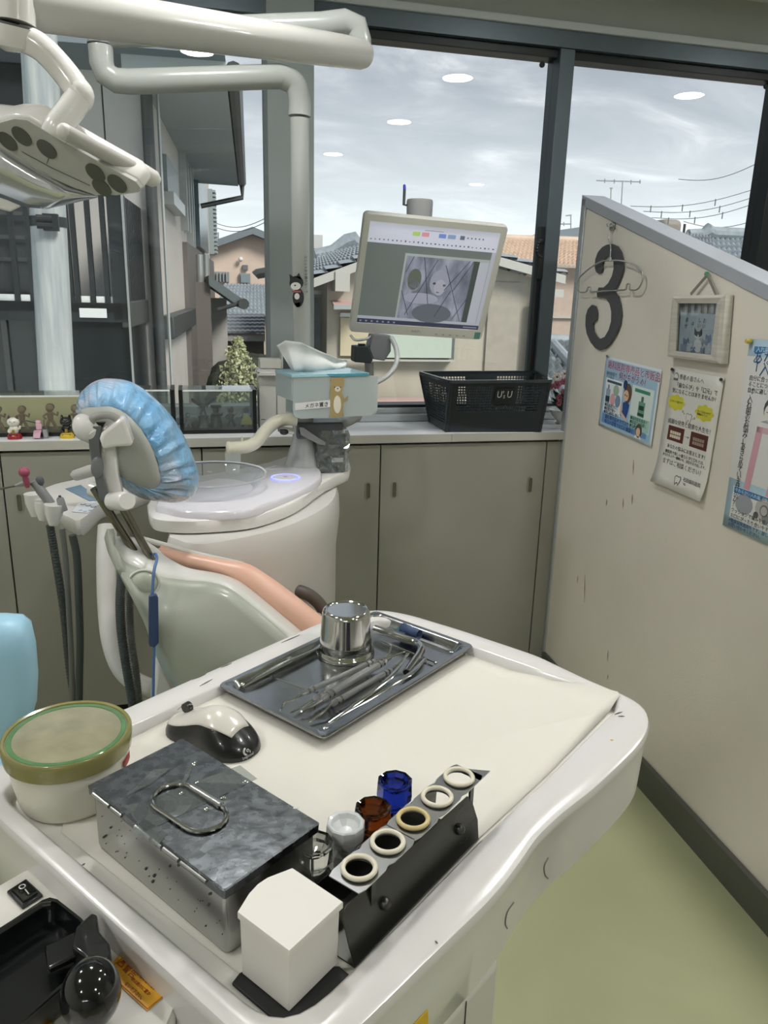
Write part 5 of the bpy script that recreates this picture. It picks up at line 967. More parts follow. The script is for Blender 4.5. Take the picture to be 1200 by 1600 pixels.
rim.rings([[p - Vector((0, 0, 0.010)) for p in oR], oR, iR, [p - Vector((0, 0, 0.010)) for p in iR], [p - Vector((0, 0, 0.010)) for p in oR]], cap=False); build('rim', rim, mat('basket_rim', '2c3336', 0.18, spec=0.8), bk_, ang=40)
for k in range(4):
    a, b = botq[k], topq[k]; build('corner_rib', MB().tube([a + Vector((0, 0, 0.002)), b - Vector((0, 0, 0.005))], 0.006, 8), BB, bk_)
fx_ = wallpt(0, 1, .8) - wallpt(0, 0, .8); fy_ = wallpt(0, .5, 1) - wallpt(0, .5, 0); Mb = basis(wallpt(0, 0.465, 0.66) + Vector((0, -0.0075, 0)), fx_, fy_)
build('badge', MB().box((-0.006, -0.012, -0.0015), (0.062, 0.034, 0), Mb), mat('badge_black', '191d20', 0.4), bk_)
GRY_ = mat('badge_letter_grey', 'a9acaa', 0.4)
text('lettering', "U'", 0.034, basis(Mb @ Vector((0.0, 0.002, 0.0004)), fx_, fy_), GRY_, bk_, sx_=0.8); text('lettering', "s", 0.024, basis(Mb @ Vector((0.0235, 0.0, 0.0004)), fx_, fy_), GRY_, bk_, sx_=0.8); text('lettering', "U", 0.034, basis(Mb @ Vector((0.036, 0.002, 0.0004)), fx_, fy_), GRY_, bk_, sx_=0.8)
# flowers in a white bowl
fl_ = thing('flower_pot', 'pink and white artificial flowers in a white bowl behind the basket', 'flowers', atz(872, 652, ZK)); fcn = aty(878, 640, 2.56)
fb = Vector((fcn.x, 2.56, ZK)); build('bowl', MB().lathe([(0.018, 0), (0.020, 0.004), (0.014, 0.008), (0.034, 0.03), (0.046, 0.052), (0.043, 0.052), (0.0, 0.03)], fb, 28), GLOSSW, fl_)
random.seed(9); gl_ = MB()
for k in range(16):
    a = random.random() * 6.28; b0 = fb + Vector((0, 0, 0.045)); tip = b0 + Vector((0.045 * math.cos(a), 0.035 * math.sin(a), 0.03 + 0.06 * random.random())); m_ = b0.lerp(tip, .55) + Vector((0, 0, 0.015)); w_ = Vector((-math.sin(a), math.cos(a), 0)) * 0.013
    gl_.add([b0, m_ + w_, tip, m_ - w_], [(0, 1, 2, 3)])
lv = build('foliage', gl_, mat('deep_green_leaf', '2f4d3a', 0.45), fl_, smooth=False, flip=False, solid=0.0006); lv['kind'] = 'stuff'
def blossom(c, r, m, cm):
    b = build('blossom', MB().ell(c, (r * 0.3, r * 0.3, r * 0.25), 8, 6), cm, fl_)
    pm = MB()
    for k in range(6): a = k * math.pi / 3; pm.ell(c + Vector((math.cos(a), -0.2, math.sin(a))) * r * 0.6, (r * 0.42, r * 0.18, r * 0.42), 8, 5)
    build('petals', pm, m, b)
RO = mat('rose_petal', 'a35a6c', 0.6, vary=0.15, vscale=60); WPT = mat('white_petal', 'd9d0cd', 0.6); DKC = mat('flower_heart', '5a4548', 0.7)
for (x, y, r, m) in ((870, 589, 0.017, WPT), (882, 584, 0.015, WPT), (870, 601, 0.017, RO), (861, 604, 0.012, RO), (880, 596, 0.013, RO), (874, 622, 0.016, RO), (880, 612, 0.012, RO), (873, 630, 0.012, RO)): blossom(aty(x, y, 2.54), r, m, DKC)
# white office machine with papers, behind the unit
dv = thing('white_device', 'off-white boxy device with papers on top beside the pillar', 'device', atz(435, 668, ZK)); DEV = mat('aged_white_case', 'bdbcb5', 0.4)
dl, dr_ = aty(404, 640, 2.56), aty(466, 640, 2.56); ztp = aty(430, 584, 2.56).z
build('case', MB().box((dl.x, 2.53, ZK), (dr_.x - 0.075, 2.61, ztp)), DEV, dv, bevel=0.003); build('side_case', MB().box((dr_.x - 0.074, 2.525, ZK), (dr_.x - 0.012, 2.61, ztp)), DEV, dv, bevel=0.003)
build('dark_side', MB().box((dr_.x - 0.011, 2.54, ZK), (dr_.x + 0.02, 2.61, ztp - 0.02)), FRAMED, dv); build('switch_slot', MB().cbox((dl.x + 0.012, 2.529, ZK + 0.035), (0.014, 0.003, 0.002)), DGREY, dv)
for k in range(5): x0 = dl.x - 0.005 + 0.003 * (k % 3); tag(build('paper_stack', MB().box((x0, 2.50 + 0.004 * k, ztp + 0.0035 * k + 0.0005), (x0 + 0.13 - 0.005 * k, 2.61, ztp + 0.0035 * (k + 1))), mat('paper_%d' % (k % 3), ('d2d0ca', 'c2c1bd', 'dddcd8')[k % 3], 0.8), None), ('lowest flat folder', 'second folder from the bottom', 'middle folder', 'second folder from the top', 'topmost folder')[k] + ' of the pile on the white device', 'folder', 'paper folders piled on the white device')
cbz = ztp + 0.019; bx = thing('small_box', 'small white box with a dark opening on the folders', 'box', (dl.x + 0.10, 2.56, cbz)); build('shell', MB().box((dl.x + 0.005, 2.535, cbz), (dl.x + 0.075, 2.60, cbz + 0.03)), DEV, bx, bevel=0.002)
build('dark_front', MB().box((dl.x + 0.080, 2.535, cbz), (dl.x + 0.125, 2.60, cbz + 0.048)), mat('box_dark_opening', '3a4144', 0.5), bx); build('front_frame', MB().box((dl.x + 0.076, 2.536, cbz), (dl.x + 0.080, 2.60, cbz + 0.052)), DEV, bx)
# ---- glass display cases
ACR = pane_mat('acrylic_case', 'eef2f0', 1.2, 0.05)
def case(x0, x1, label, tpx, edge_posts, grp=None):
    Yc = 2.475; a, b = aty(x0, 660, Yc), aty(x1, 660, Yc); zt = aty((x0 + x1) / 2, tpx, Yc).z
    t = thing('display_case', label, 'display case', ((a.x + b.x) / 2, 2.52, ZK), group=grp)
    build('base', MB().box((a.x, Yc, ZK), (b.x, 2.60, ZK + 0.012)), BLK, t)
    build('front_pane', MB().box((a.x, Yc, ZK + 0.012), (b.x, Yc + 0.002, zt)), ACR, t, smooth=False); build('back_pane', MB().box((a.x, 2.598, ZK + 0.012), (b.x, 2.60, zt)), ACR, t, smooth=False)
    build('top_pane', MB().box((a.x, Yc, zt), (b.x, 2.60, zt + 0.003)), ACR, t, smooth=False); build('top_edge', MB().box((a.x, Yc - 0.001, zt - 0.001), (b.x, Yc, zt + 0.004)), mat('edge_light', 'dfe5e4', 0.1), t)
    for x in edge_posts: p = aty(x, 640, Yc - 0.002); build('edge_post', MB().box((p.x - 0.006, Yc - 0.003, ZK), (p.x + 0.006, 2.60, zt + 0.004)), BLK, t)
    return t, Yc, zt
c1, Yc, zt1 = case(-90, 136, 'clear case with a yellow backing card and brown figures at left', 620, [])
build('backing_card', MB().box((aty(-90, 660, Yc).x + 0.005, 2.585, ZK + 0.012), (aty(136, 660, Yc).x - 0.003, 2.596, zt1 - 0.004)), mat('yellow_card', 'f3e3b4', 0.6), c1)
c2, _, zt2 = case(282, 400, 'clear black-framed case with dark metal figures beside the white device', 611, [283, 398])
c3, _, zt3 = case(150, 272, 'clear black-edged case behind the blue headrest', 611, [270])
for k in range(4): p = aty(268 + 4 * k, 608, Yc + 0.03); 
# figures: body helper
def figure(nm, label, cat, x, yb, hgt, m, mh, Y, grp, extra=None, wd=1.0):
    b = Vector((aty(x, yb, Y).x, Y, ZK + 0.012)); t = thing(nm, label, cat, b, group=grp); h = hgt
    build('legs', MB().tube([b + Vector((-0.22 * h, 0, 0)), b + Vector((-0.12 * h, 0, 0.22 * h)), b + Vector((-0.02 * h, 0, 0.42 * h))], [0.06 * h, 0.07 * h, 0.06 * h], 8).tube([b + Vector((0.2 * h, 0, 0)), b + Vector((0.12 * h, 0, 0.22 * h)), b + Vector((0.02 * h, 0, 0.42 * h))], [0.06 * h, 0.07 * h, 0.06 * h], 8), m, t)
    build('torso', MB().tube([b + Vector((0, 0, 0.36 * h)), b + Vector((0, 0, 0.52 * h)), b + Vector((0, 0, 0.66 * h)), b + Vector((0, 0, 0.72 * h))], [0.10 * h, 0.12 * h * wd, 0.14 * h * wd, 0.06 * h], 10), m, t)
    build('arm', MB().tube([b + Vector((-0.12 * h, 0, 0.64 * h)), b + Vector((-0.26 * h, -0.03 * h, 0.52 * h)), b + Vector((-0.16 * h, -0.12 * h, 0.44 * h))], 0.045 * h, 7), m, t); build('arm', MB().tube([b + Vector((0.12 * h, 0, 0.64 * h)), b + Vector((0.27 * h, -0.03 * h, 0.56 * h)), b + Vector((0.30 * h, -0.05 * h, 0.70 * h))], 0.045 * h, 7), m, t)
    build('head', MB().ell(b + Vector((0, 0, 0.84 * h)), (0.16 * h, 0.16 * h, 0.15 * h), 14, 10), m, t); build('hair', MB().ell(b + Vector((0, 0.01, 0.88 * h)), (0.17 * h, 0.17 * h, 0.14 * h), 14, 10), mh, t)
    return t, b
SKN = mat('figure_tan', 'a88668', 0.6); HRB = mat('figure_brown_hair', '6b5747', 0.6); G1 = 'brown figures in the yellow-backed case'
t, b = figure('boxer_figure', 'tan figure with brown hair behind the white lucky cat', 'figurine', 36, 664, 0.072, SKN, HRB, 2.53, G1); build('stick', MB().tube([b + Vector((0.01, -0.01, 0.03)), b + Vector((0.055, -0.01, 0.018))], 0.0018, 6), HRB, t)
figure('boxer_figure', 'tan figure with brown hair between the pink chair and black cat', 'figurine', 80, 664, 0.078, SKN, HRB, 2.53, G1); figure('boxer_figure', 'tan figure at the left picture edge in the yellow-backed case', 'figurine', -2, 664, 0.072, SKN, HRB, 2.53, G1); figure('boxer_figure', 'tan figure partly behind the black cat and headrest', 'figurine', 119, 664, 0.074, SKN, HRB, 2.53, G1)
FD = mat('figure_pewter', '565b58', 0.45, 0.3); FD2 = mat('figure_dark', '3e423f', 0.5, 0.2); FP = mat('figure_pale', '8d8f88', 0.5); FY = mat('figure_yellow', 'a5a25f', 0.5); G2 = 'dark figures in the black-framed case'
t, b = figure('winged_figure', 'dark winged figure on a tall stump in the black-framed case', 'figurine', 318, 660, 0.052, FD, FD2, 2.53, G2)
for c_ in t.children: c_.location.z += 0.036
build('stump', MB().lathe([(0.022, 0), (0.017, 0.01), (0.015, 0.03), (0.018, 0.038), (0.0, 0.04)], b, 12), FD, t)
for sg in (-1, 1): build('wing', MB().slab([b + Vector((sg * x, 0.003, z)) for x, z in ((0.003, 0.072), (0.014, 0.080), (0.030, 0.094), (0.037, 0.092), (0.034, 0.084), (0.020, 0.072), (0.008, 0.066))], (0, 0.003, 0)), FD2, t)
t, b = figure('knight_figure', 'small pewter pair of figures at the left of the black-framed case', 'figurine', 294, 662, 0.045, FP, FD, 2.53, G2, wd=0.8); build('rock', MB().ell(b + Vector((0.022, 0, 0.010)), (0.014, 0.010, 0.014), 10, 7), FD2, t)
t, b = figure('robed_figure', 'dark broad figure with flat hat in the middle of the black-framed case', 'figurine', 338, 662, 0.066, FD2, FD2, 2.53, G2, wd=1.8); build('robe', MB().lathe([(0.022, 0), (0.018, 0.02), (0.013, 0.04), (0.006, 0.05)], b, 14), FD2, t); build('hat', MB().cbox(b + Vector((0, 0, 0.068)), (0.034, 0.02, 0.008)), FD2, t)
t, b = figure('swordsman_figure', 'pewter figure with round hair right of the flat-hatted one', 'figurine', 361, 662, 0.064, FD, FD2, 2.53, G2, wd=1.3); build('sword', MB().tube([b + Vector((0.01, -0.008, 0.03)), b + Vector((0.048, -0.008, 0.068))], 0.002, 6), FP, t)
t, b = figure('yellow_caped_figure', 'figure with a yellow-green cape at the right of the black-framed case', 'figurine', 385, 662, 0.060, FD, FD2, 2.53, G2); build('cape', MB().rings([[b + Vector((-0.008, -0.01, 0.045)), b + Vector((0.004, -0.012, 0.045)), b + Vector((0.006, -0.006, 0.045)), b + Vector((-0.006, -0.004, 0.045))], [b + Vector((-0.020, -0.012, 0.008)), b + Vector((0.022, -0.014, 0.008)), b + Vector((0.022, -0.006, 0.008)), b + Vector((-0.020, -0.004, 0.008))]]), FY, t)
# ---- lucky cats and pink chair in front of the case
def cat_fig(x, yb, body_m, base_m, label, ear_m):
    Y = 2.445; b = Vector((aty(x, yb, Y).x, Y, ZK)); t = thing('lucky_cat', label, 'figurine', b); h = 0.074
    build('base', MB().rings([[b + Vector((px_, py_, 0)) + Vector((0, 0, z)) for px_, py_ in rrect(0.040 * k, 0.030 * k, 0.012 * k, 4)] for k, z in ((1.0, 0), (1.0, 0.008), (0.85, 0.014), (0.6, 0.017))]), base_m, t); build('slot', MB().cbox(b + Vector((0, -0.0125, 0.012)), (0.024, 0.002, 0.003)), BLK, t)
    build('body', MB().ell(b + Vector((0, 0, 0.028)), (0.0135, 0.011, 0.016), 18, 12), body_m, t)
    hd = build('head', MB().ell(b + Vector((0, -0.001, 0.050)), (0.0175, 0.014, 0.0145), 20, 14), body_m, t)
    for sg in (-1, 1):
        build('ear', MB().lathe([(0.0055, 0), (0.0035, 0.006), (0.0004, 0.011)], b + Vector((sg * 0.0105, 0, 0.060)), 10), ear_m, t)
        build('eye', MB().tube([b + Vector((sg * 0.0035, -0.0145, 0.051)), b + Vector((sg * 0.0065, -0.0142, 0.0535)), b + Vector((sg * 0.0095, -0.0128, 0.0515))], 0.0006, 5), mat('cat_line', '2a2a2a', 0.5) if body_m is not BLKG else mat('cat_line_pale', 'a8a8a0', 0.5), hd)
    build('nose', MB().ell(b + Vector((0, -0.0155, 0.048)), (0.0012, 0.001, 0.0008), 8, 5), mat('cat_nose', 'a0604e', 0.5), hd)
    build('paw', MB().tube([b + Vector((-0.011, -0.006, 0.030)), b + Vector((-0.014, -0.009, 0.024)), b + Vector((-0.009, -0.012, 0.020))], 0.0035, 8), body_m, t); build('paw', MB().tube([b + Vector((0.011, -0.006, 0.030)), b + Vector((0.017, -0.006, 0.032)), b + Vector((0.018, -0.006, 0.040))], 0.0035, 8), body_m, t)
    build('coin', MB().cbox(b + Vector((0, -0.0115, 0.024)), (0.007, 0.003, 0.010)), mat('coin_gold', 'b09a4a', 0.3, 0.6), t)
    return t
BLKG = mat('glossy_black', '0e0f11', 0.12, coat=0.6); RED = mat('red_plastic', '8c1f24', 0.2, coat=0.4); YEL = mat('yellow_plastic', 'c9ac2e', 0.25, coat=0.3)
cat_fig(23, 681, mat('porcelain', 'd9d6cc', 0.18, coat=0.5), RED, 'white lucky cat on a dark red solar base', mat('ear_dark', '4a2a30', 0.5)); cat_fig(105, 680, BLKG, YEL, 'black lucky cat on a yellow solar base', BLKG)
PKL = mat('pale_pink_plastic', 'd2a9b8', 0.35); b = Vector((aty(60, 679, 2.445).x, 2.445, ZK)); tc_ = thing('toy_dental_chair', 'tiny pink toy dental chair between the two lucky cats', 'toy', b)
build('headrest', MB().cbox(b + Vector((0.002, 0.004, 0.049)), (0.015, 0.007, 0.011)), PKL, tc_, bevel=0.003); build('backrest', MB().cbox(b + Vector((0.003, 0.002, 0.035)), (0.017, 0.007, 0.019)), PKL, tc_, bevel=0.003); build('seat', MB().cbox(b + Vector((0, -0.006, 0.022)), (0.021, 0.022, 0.006)), PKL, tc_, bevel=0.002); build('leg_rest', MB().slab([b + Vector((-0.013, -0.018, 0.004)), b + Vector((0.007, -0.018, 0.004)), b + Vector((0.010, -0.016, 0.022)), b + Vector((-0.010, -0.016, 0.022))], (0, 0.004, 0)), PKL, tc_)
build('unit', MB().cbox(b + Vector((0.020, 0.002, 0.014)), (0.014, 0.016, 0.026)), GREYP, tc_, bevel=0.002); build('base', MB().cbox(b + Vector((0.002, 0, 0.002)), (0.026, 0.022, 0.004)), DGREY, tc_); build('pole', MB().tube([b + Vector((0.018, 0.004, 0.02)), b + Vector((0.018, 0.004, 0.055))], 0.0012, 6), DGREY, tc_); build('bowl', MB().lathe([(0.002, 0.026), (0.006, 0.030)], b + Vector((0.020, 0, 0)), 12), STEEL, tc_)
# ================================================================ INSTRUMENT CART AND WHAT STANDS ON IT
ZR, ZS = 0.900, 0.886
ct = thing('instrument_cart', 'white moulded instrument cart with raised rim and scooped side', 'cart', (0.12, 0.70, 0))
CARTW = mat('cart_white_abs', 'd3d1ce', 0.2, coat=0.35); CREAMT = mat('cart_cream_top', 'cfcdc5', 0.35)
def Lx(p, q, r, s):
    p, q, r, s = [Vector(v)[:2] for v in (p, q, r, s)]; d1 = (q[0] - p[0], q[1] - p[1]); d2 = (s[0] - r[0], s[1] - r[1]); den = d1[0] * d2[1] - d1[1] * d2[0]
    t = ((r[0] - p[0]) * d2[1] - (r[1] - p[1]) * d2[0]) / den; return (p[0] + d1[0] * t, p[1] + d1[1] * t)
oL = [(576, 951), (600, 951), (640, 958), (720, 982), (840, 1022), (920, 1060), (984, 1086), (1008, 1101), (1016, 1115), (1017, 1130), (1012, 1147), (997, 1167), (965, 1199), (928, 1233), (880, 1270), (842, 1306), (818, 1342), (795, 1374), (763, 1411), (667, 1503), (592, 1577)]
out = [atz(x, y, ZR).xy for x, y in oL]
lf0, lf1 = atz(20, 1300, ZR), atz(330, 1583, ZR); rg0, rg1 = atz(667, 1503, ZR), atz(592, 1577, ZR)
nc = Vector(Lx(lf0, lf1, rg0, rg1)); dl_ = (lf0.xy - lf1.xy).normalized(); dr__ = (rg0.xy - rg1.xy).normalized()
out += [nc + dr__ * 0.03, nc + dr__ * 0.008 + dl_ * 0.008, nc + dl_ * 0.03, lf1.xy, lf0.xy]
bl0, bl1 = atz(205, 1100, ZR), atz(501, 970, ZR); lc = Vector(Lx(lf0, lf1, bl0, bl1)); db_ = (bl1.xy - bl0.xy).normalized()
out += [lc - dl_ * 0.035, lc - dl_ * 0.008 + db_ * 0.008, lc + db_ * 0.035, bl0.xy, bl1.xy]
iL = [(560, 974), (600, 968), (640, 973), (741, 1012), (850, 1050), (940, 1078), (962, 1086), (970, 1098), (964, 1109), (944, 1124), (853, 1215), (747, 1313), (640, 1422), (540, 1522)]
inn_ = [atz(x, y, ZR).xy for x, y in iL]; li0, li1 = atz(72, 1300, ZR), atz(357, 1540, ZR); ri0, ri1 = atz(640, 1422, ZR), atz(540, 1522, ZR)
ni = Vector(Lx(li0, li1, ri0, ri1)); bi0, bi1 = atz(335, 1075, ZR), atz(560, 974, ZR); lci = Vector(Lx(li0, li1, bi0, bi1))
inn_ += [ni + (ri0.xy - ri1.xy).normalized() * 0.02, ni + Vector((0, 0.012)), ni + (li0.xy - li1.xy).normalized() * 0.02, li1.xy, li0.xy, lci - (li0.xy - li1.xy).normalized() * 0.025, lci + Vector((0.008, -0.001)), lci + (bi1.xy - bi0.xy).normalized() * 0.025, bi0.xy]
cc2 = Vector((0.16, 0.74))
def radial(poly, n=220):
    m = len(poly); res = []
    for k in range(n):
        a = 2 * math.pi * k / n; d = Vector((math.cos(a), math.sin(a))); best = None
        for i in range(m):
            p, q = Vector(poly[i]) - cc2, Vector(poly[(i + 1) % m]) - cc2; e = q - p; den = d.x * e.y - d.y * e.x
            if abs(den) < 1e-12: continue
            t = (p.x * e.y - p.y * e.x) / den; s = (p.x * d.y - p.y * d.x) / den
            if t > 0 and -1e-6 <= s <= 1 + 1e-6 and (best is None or t > best): best = t
        res.append(cc2 + d * best)
    return res
RO_, RI_ = radial(out), radial(inn_)
def smoothp(P, k):
    for _ in range(k): P = [(P[i - 1] + P[i] * 2 + P[(i + 1) % len(P)]) / 4 for i in range(len(P))]
    return P
RO_, RI_ = smoothp(RO_, 3), smoothp(RI_, 3)
def rz_(P, k, z): 
    n_ = len(P); o_ = []
    for i in range(n_):
        t = (P[(i + 1) % n_] - P[i - 1]); nn_ = Vector((-t.y, t.x)).normalized(); q = P[i] + nn_ * k; o_.append(Vector((q.x, q.y, z)))
    return o_
def skirt(k, z, k2):   # left side stays vertical, the right side tucks in
    o_ = rz_(RO_, k, z); e_ = rz_(RO_, k2, z)
    return [b.lerp(a, min(1, max(0, ((a - Vector((cc2.x, cc2.y, z))).dot(Vector((0.9, 0.35, 0))) + 0.12) / 0.14))) for a, b in zip(o_, e_)]
rr3 = [skirt(0.014, ZR - 0.092, 0.004), skirt(0.005, ZR - 0.086, 0.001), skirt(0.003, ZR - 0.035, 0.0), rz_(RO_, 0.001, ZR - 0.012), rz_(RO_, 0.0, ZR - 0.007), rz_(RO_, 0.002, ZR - 0.002), rz_(RO_, 0.006, ZR), rz_(RI_, -0.004, ZR), rz_(RI_, -0.001, ZR - 0.002), rz_(RI_, 0.003, ZS)]
cart_top = build('moulded_top', MB().rings(rr3, cap=False), CARTW, ct, ang=40)
build('work_surface', MB().rings([rz_(RI_, 0.002, ZS - 0.004), rz_(RI_, 0.002, ZS)]), CREAMT, ct, smooth=False)
uD = Vector((math.cos(math.radians(35.5)), math.sin(math.radians(35.5)), 0)); vD = Vector((-uD.y, uD.x, 0))
K = atz(793, 1500, ZR - 0.090) - uD * 0.004 + vD * 0.004; K.z = 0
def cbx(u0, u1, v0, v1, z0, z1): return MB().rings([[K + uD * a + vD * b + Vector((0, 0, z)) for a, b in ((u0, v0), (u1, v0), (u1, v1), (u0, v1))] for z in (z0, z1)])
build('cabinet_body', cbx(-0.40, 0.0, 0.0, 0.26, 0.09, ZR - 0.086), mat('cart_body_white', 'c4c3bb', 0.35), ct, bevel=0.008, seg=3)
sp_ = atz(735, 1575, 0.80); build('body_seam', MB().tube([K + uD * -0.055 + vD * -0.0005 + Vector((0, 0, 0.1)), K + uD * -0.055 + vD * -0.0005 + Vector((0, 0, ZR - 0.09))], 0.0005, 6), GAP, ct)
for a, b in ((-0.36, 0.04), (-0.04, 0.04), (-0.36, 0.22), (-0.04, 0.22)):
    c = K + uD * a + vD * b; build('castor_wheel', MB().tube([c + vD * -0.012 + Vector((0, 0, 0.034)), c + vD * 0.012 + Vector((0, 0, 0.034))], 0.033, 20), BLK, ct); build('castor_stem', MB().tube([c + Vector((0, 0, 0.05)), c + Vector((0, 0, 0.092))], 0.010, 10), CHROME, ct)
# grip outline arcs on the skirt and a warning triangle
from mathutils.bvhtree import BVHTree
def caster(o):
    "first hit of a sight line on a finished mesh, so that marks lie on the real surface"
    M_ = wm(o); me_ = o.data; t_ = BVHTree.FromPolygons([M_ @ v.co for v in me_.vertices], [tuple(p.vertices) for p in me_.polygons])
    def f(x, y, off=0.0004):
        h = None
        while h is None: h, n, i, d = t_.ray_cast(Vector(EYE), Vector(ray(x, y))); x -= (x - 600) * .01; y -= (y - 1300) * .01
        n = n if n.dot(Vector(ray(x, y))) < 0 else -n; return h + n * off, n
    return f
cart_hit = caster(cart_top)
def onskirt(x, y): return cart_hit(x, y)[0]
for ps in (((856, 1340), (850, 1352), (851, 1366), (856, 1372)), ((802, 1410), (792, 1425), (789, 1442), (792, 1450))):
    build('grip_outline', MB().tube(catmull([onskirt(*p) for p in ps], 4), 0.0007, 6), mat('moulding_line', '77766f', 0.5), ct)
build('rear_rail', MB().beam(Vector((bl0.x, bl0.y, ZR - 0.045)) + vD * 0.012 - uD * 0.25, Vector((bl0.x, bl0.y, ZR - 0.045)) + vD * 0.012 - uD * 0.0, 0.016, 0.022), ALU, ct, bevel=0.003)
build('rear_rail_slot', MB().beam(Vector((bl0.x, bl0.y, ZR - 0.062)) + vD * 0.008 - uD * 0.25, Vector((bl0.x, bl0.y, ZR - 0.062)) + vD * 0.008 - uD * 0.02, 0.012, 0.012), BLK, ct)
sct = MB()
for (x, y, x2, y2) in ((300, 1062, 322, 1053), (345, 1043, 362, 1036), (312, 1072, 332, 1061), (440, 1004, 468, 992), (960, 1116, 972, 1112), (966, 1119, 976, 1119), (520, 973, 532, 969), (128, 1352, 133, 1349), (680, 1470, 684, 1474)):
    a, b = atz(x, y, ZR + 0.0006), atz(x2, y2, ZR + 0.0006); sct.tube([a, (a + b) / 2, b], [0.0003, 0.0009, 0.0003], 5)
build('scuff', sct, mat('rim_scuff', '6b6a68', 0.7), ct)
build('yellow_stain', MB().ell(atz(956, 1156, ZR + 0.0003), (0.002, 0.0015, 0.0005), 10, 6), mat('stain_yellow', 'cda94e', 0.6), ct)
build('warning_triangle', MB().slab([onskirt(645, 1600), onskirt(667, 1577), onskirt(668, 1600)], Vector((dr__.y, -dr__.x, 0)) * 0.0006), mat('caution_yellow', 'd9b324', 0.45), ct, smooth=False)
# liner paper
pap = MB(); pe = [(118, 1205), (330, 1085), (560, 985), (745, 1022), (800, 1046), (870, 1058), (966, 1081), (968, 1086), (952, 1112), (853, 1213), (747, 1311), (640, 1420), (548, 1512), (375, 1522), (220, 1400), (96, 1300)]
pts_ = [atz(x, y, ZS + 0.0012) for x, y in pe]
for i, p in enumerate(pts_):
    if pe[i] in ((870, 1058),): pts_[i] = atz(*pe[i], ZS + 0.008)
    if pe[i] in ((966, 1081), (968, 1086)): pts_[i] = atz(*pe[i], ZR + 0.005)
cpp = atz(560, 1200, ZS + 0.0012); n_ = len(pts_); vs = [cpp] + [cpp.lerp(p, .9) for p in pts_] + pts_
for i in range(n_): vs[1 + i].z = ZS + 0.0012
fs = [(0, 1 + i, 1 + (i + 1) % n_) for i in range(n_)] + [(1 + i, 1 + n_ + i, 1 + n_ + (i + 1) % n_, 1 + (i + 1) % n_) for i in range(n_)]
tag(build('liner_paper', MB().add(vs, fs), mat('liner_paper', 'd5d2c8', 0.75, vary=0.02, vscale=4), None, solid=0.0004, ang=60), 'cream paper sheet lining the cart top, curled at the right corner', 'paper')
# ---------------------------------------------------------------- steel instrument tray
ST2 = mat('tray_steel', 'acaeb0', 0.19, 1.0, rvary=0.05, vscale=30, vary=0.05)
cF, cR, cB, cL = atz(505, 1154, .901), atz(743, 1008, .901), atz(585, 955, .901), atz(340, 1070, .901)
tc = (cF + cR + cB + cL) / 4; tu = ((cR - cF) + (cB - cL)).normalized(); tv = Vector((0, 0, 1)).cross(tu); tl_ = ((cR - cF).length + (cB - cL).length) / 2; tw_ = ((cB - cR).length + (cL - cF).length) / 2
ZB = ZS + 0.0018
tr_ = thing('instrument_tray', 'rectangular stainless steel tray of dental instruments on the paper', 'tray', (tc.x, tc.y, ZB))
def trp(pl, z): return [Vector((tc.x, tc.y, 0)) + tu * x + tv * y + Vector((0, 0, z)) for x, y in pl]
RR = lambda d, r: rrect(tl_ - 2 * d, tw_ - 2 * d, r, 6)
build('pan', MB().rings([trp(RR(0.0005, .008), .8985), trp(RR(0, .008), .9005), trp(RR(.001, .008), .902), trp(RR(.007, .016), .902), trp(RR(.009, .018), .900), trp(RR(.013, .018), ZB + .003), trp(RR(.016, .016), ZB + .001), trp(RR(.0165, .016), ZB + .0008)], cap=False).rings([trp(RR(.0165, .016), ZB + .0008), trp(RR(.10, .001), ZB + .0008)]), ST2, tr_, ang=30)
build('pan_floor', MB().rings([trp(RR(.012, .016), ZB), trp(RR(.012, .016), ZB + .0009)]), ST2, tr_)
ra, rb = atz(421, 1056, ZB + .001), atz(496, 1082, ZB + .001); build('cross_rib', MB().tube([ra, rb], 0.0022, 8, flat=0.6), ST2, tr_)
for x, y in ((508, 1136), (705, 1018), (590, 974), (372, 1072)): build('corner_dimple', MB().ell(atz(x, y, ZB + .001), (.004, .004, .0012), 16, 8), ST2, tr_)
ZI = ZB + 0.005; PS = mat('polished_steel', 'c9c9c7', 0.10, 1.0); KS = mat('knurled_steel', 'a5a6a6', 0.28, 1.0, bump=0.6, bscale=900)
def T(ps, z=ZI): return [atz(*p[:2], p[2] if len(p) > 2 else z) for p in ps]
def probe(nm, label, hd, near, far, r=0.0036):
    t = thing(nm, label, 'dental instrument', T([hd[0]])[0]); a, b = T(hd); d = b - a
    build('handle', MB().tube([a, a + d * .03, a + d * .35, a + d * .5, a + d * .65, a + d * .97, b], [r * .5, r, r, r * .9, r, r, r * .5], 8), KS, t, ang=30)
    for f in (.08, .14, .86, .92): build('grip_ring', MB().tube([a + d * f, a + d * (f + .02)], r * 1.12, 10), PS, t)
    build('working_tip', MB().tube(catmull(T(near), 4), [r * .55] * 2 + [r * .4] * (4 * (len(near) - 1) - 2) + [0.0004], 8), PS, t)
    build('working_tip', MB().tube(catmull(T(far), 4), [r * .55] * 2 + [r * .4] * (4 * (len(far) - 1) - 2) + [0.0004], 8), PS, t); return t
probe('dental_explorer', 'steel explorer with sharply bent tip, nearest the cup', [(470, 1085, .902), (587, 1032, .900)], [(470, 1085, .902), (456, 1094, .902), (445, 1097, .904), (442, 1103, .90), (438, 1111, .892)], [(587, 1032, .9), (600, 1028, .902), (608, 1022, .905), (612, 1007, .914)])
probe('dental_scaler', 'thin knurled steel scaler, second instrument from the cup', [(489, 1094, .900), (588, 1038, .900)], [(489, 1094, .9), (470, 1106, .897), (453, 1114, .893)], [(588, 1038, .9), (604, 1029, .902), (611, 1023, .905)], 0.0030)
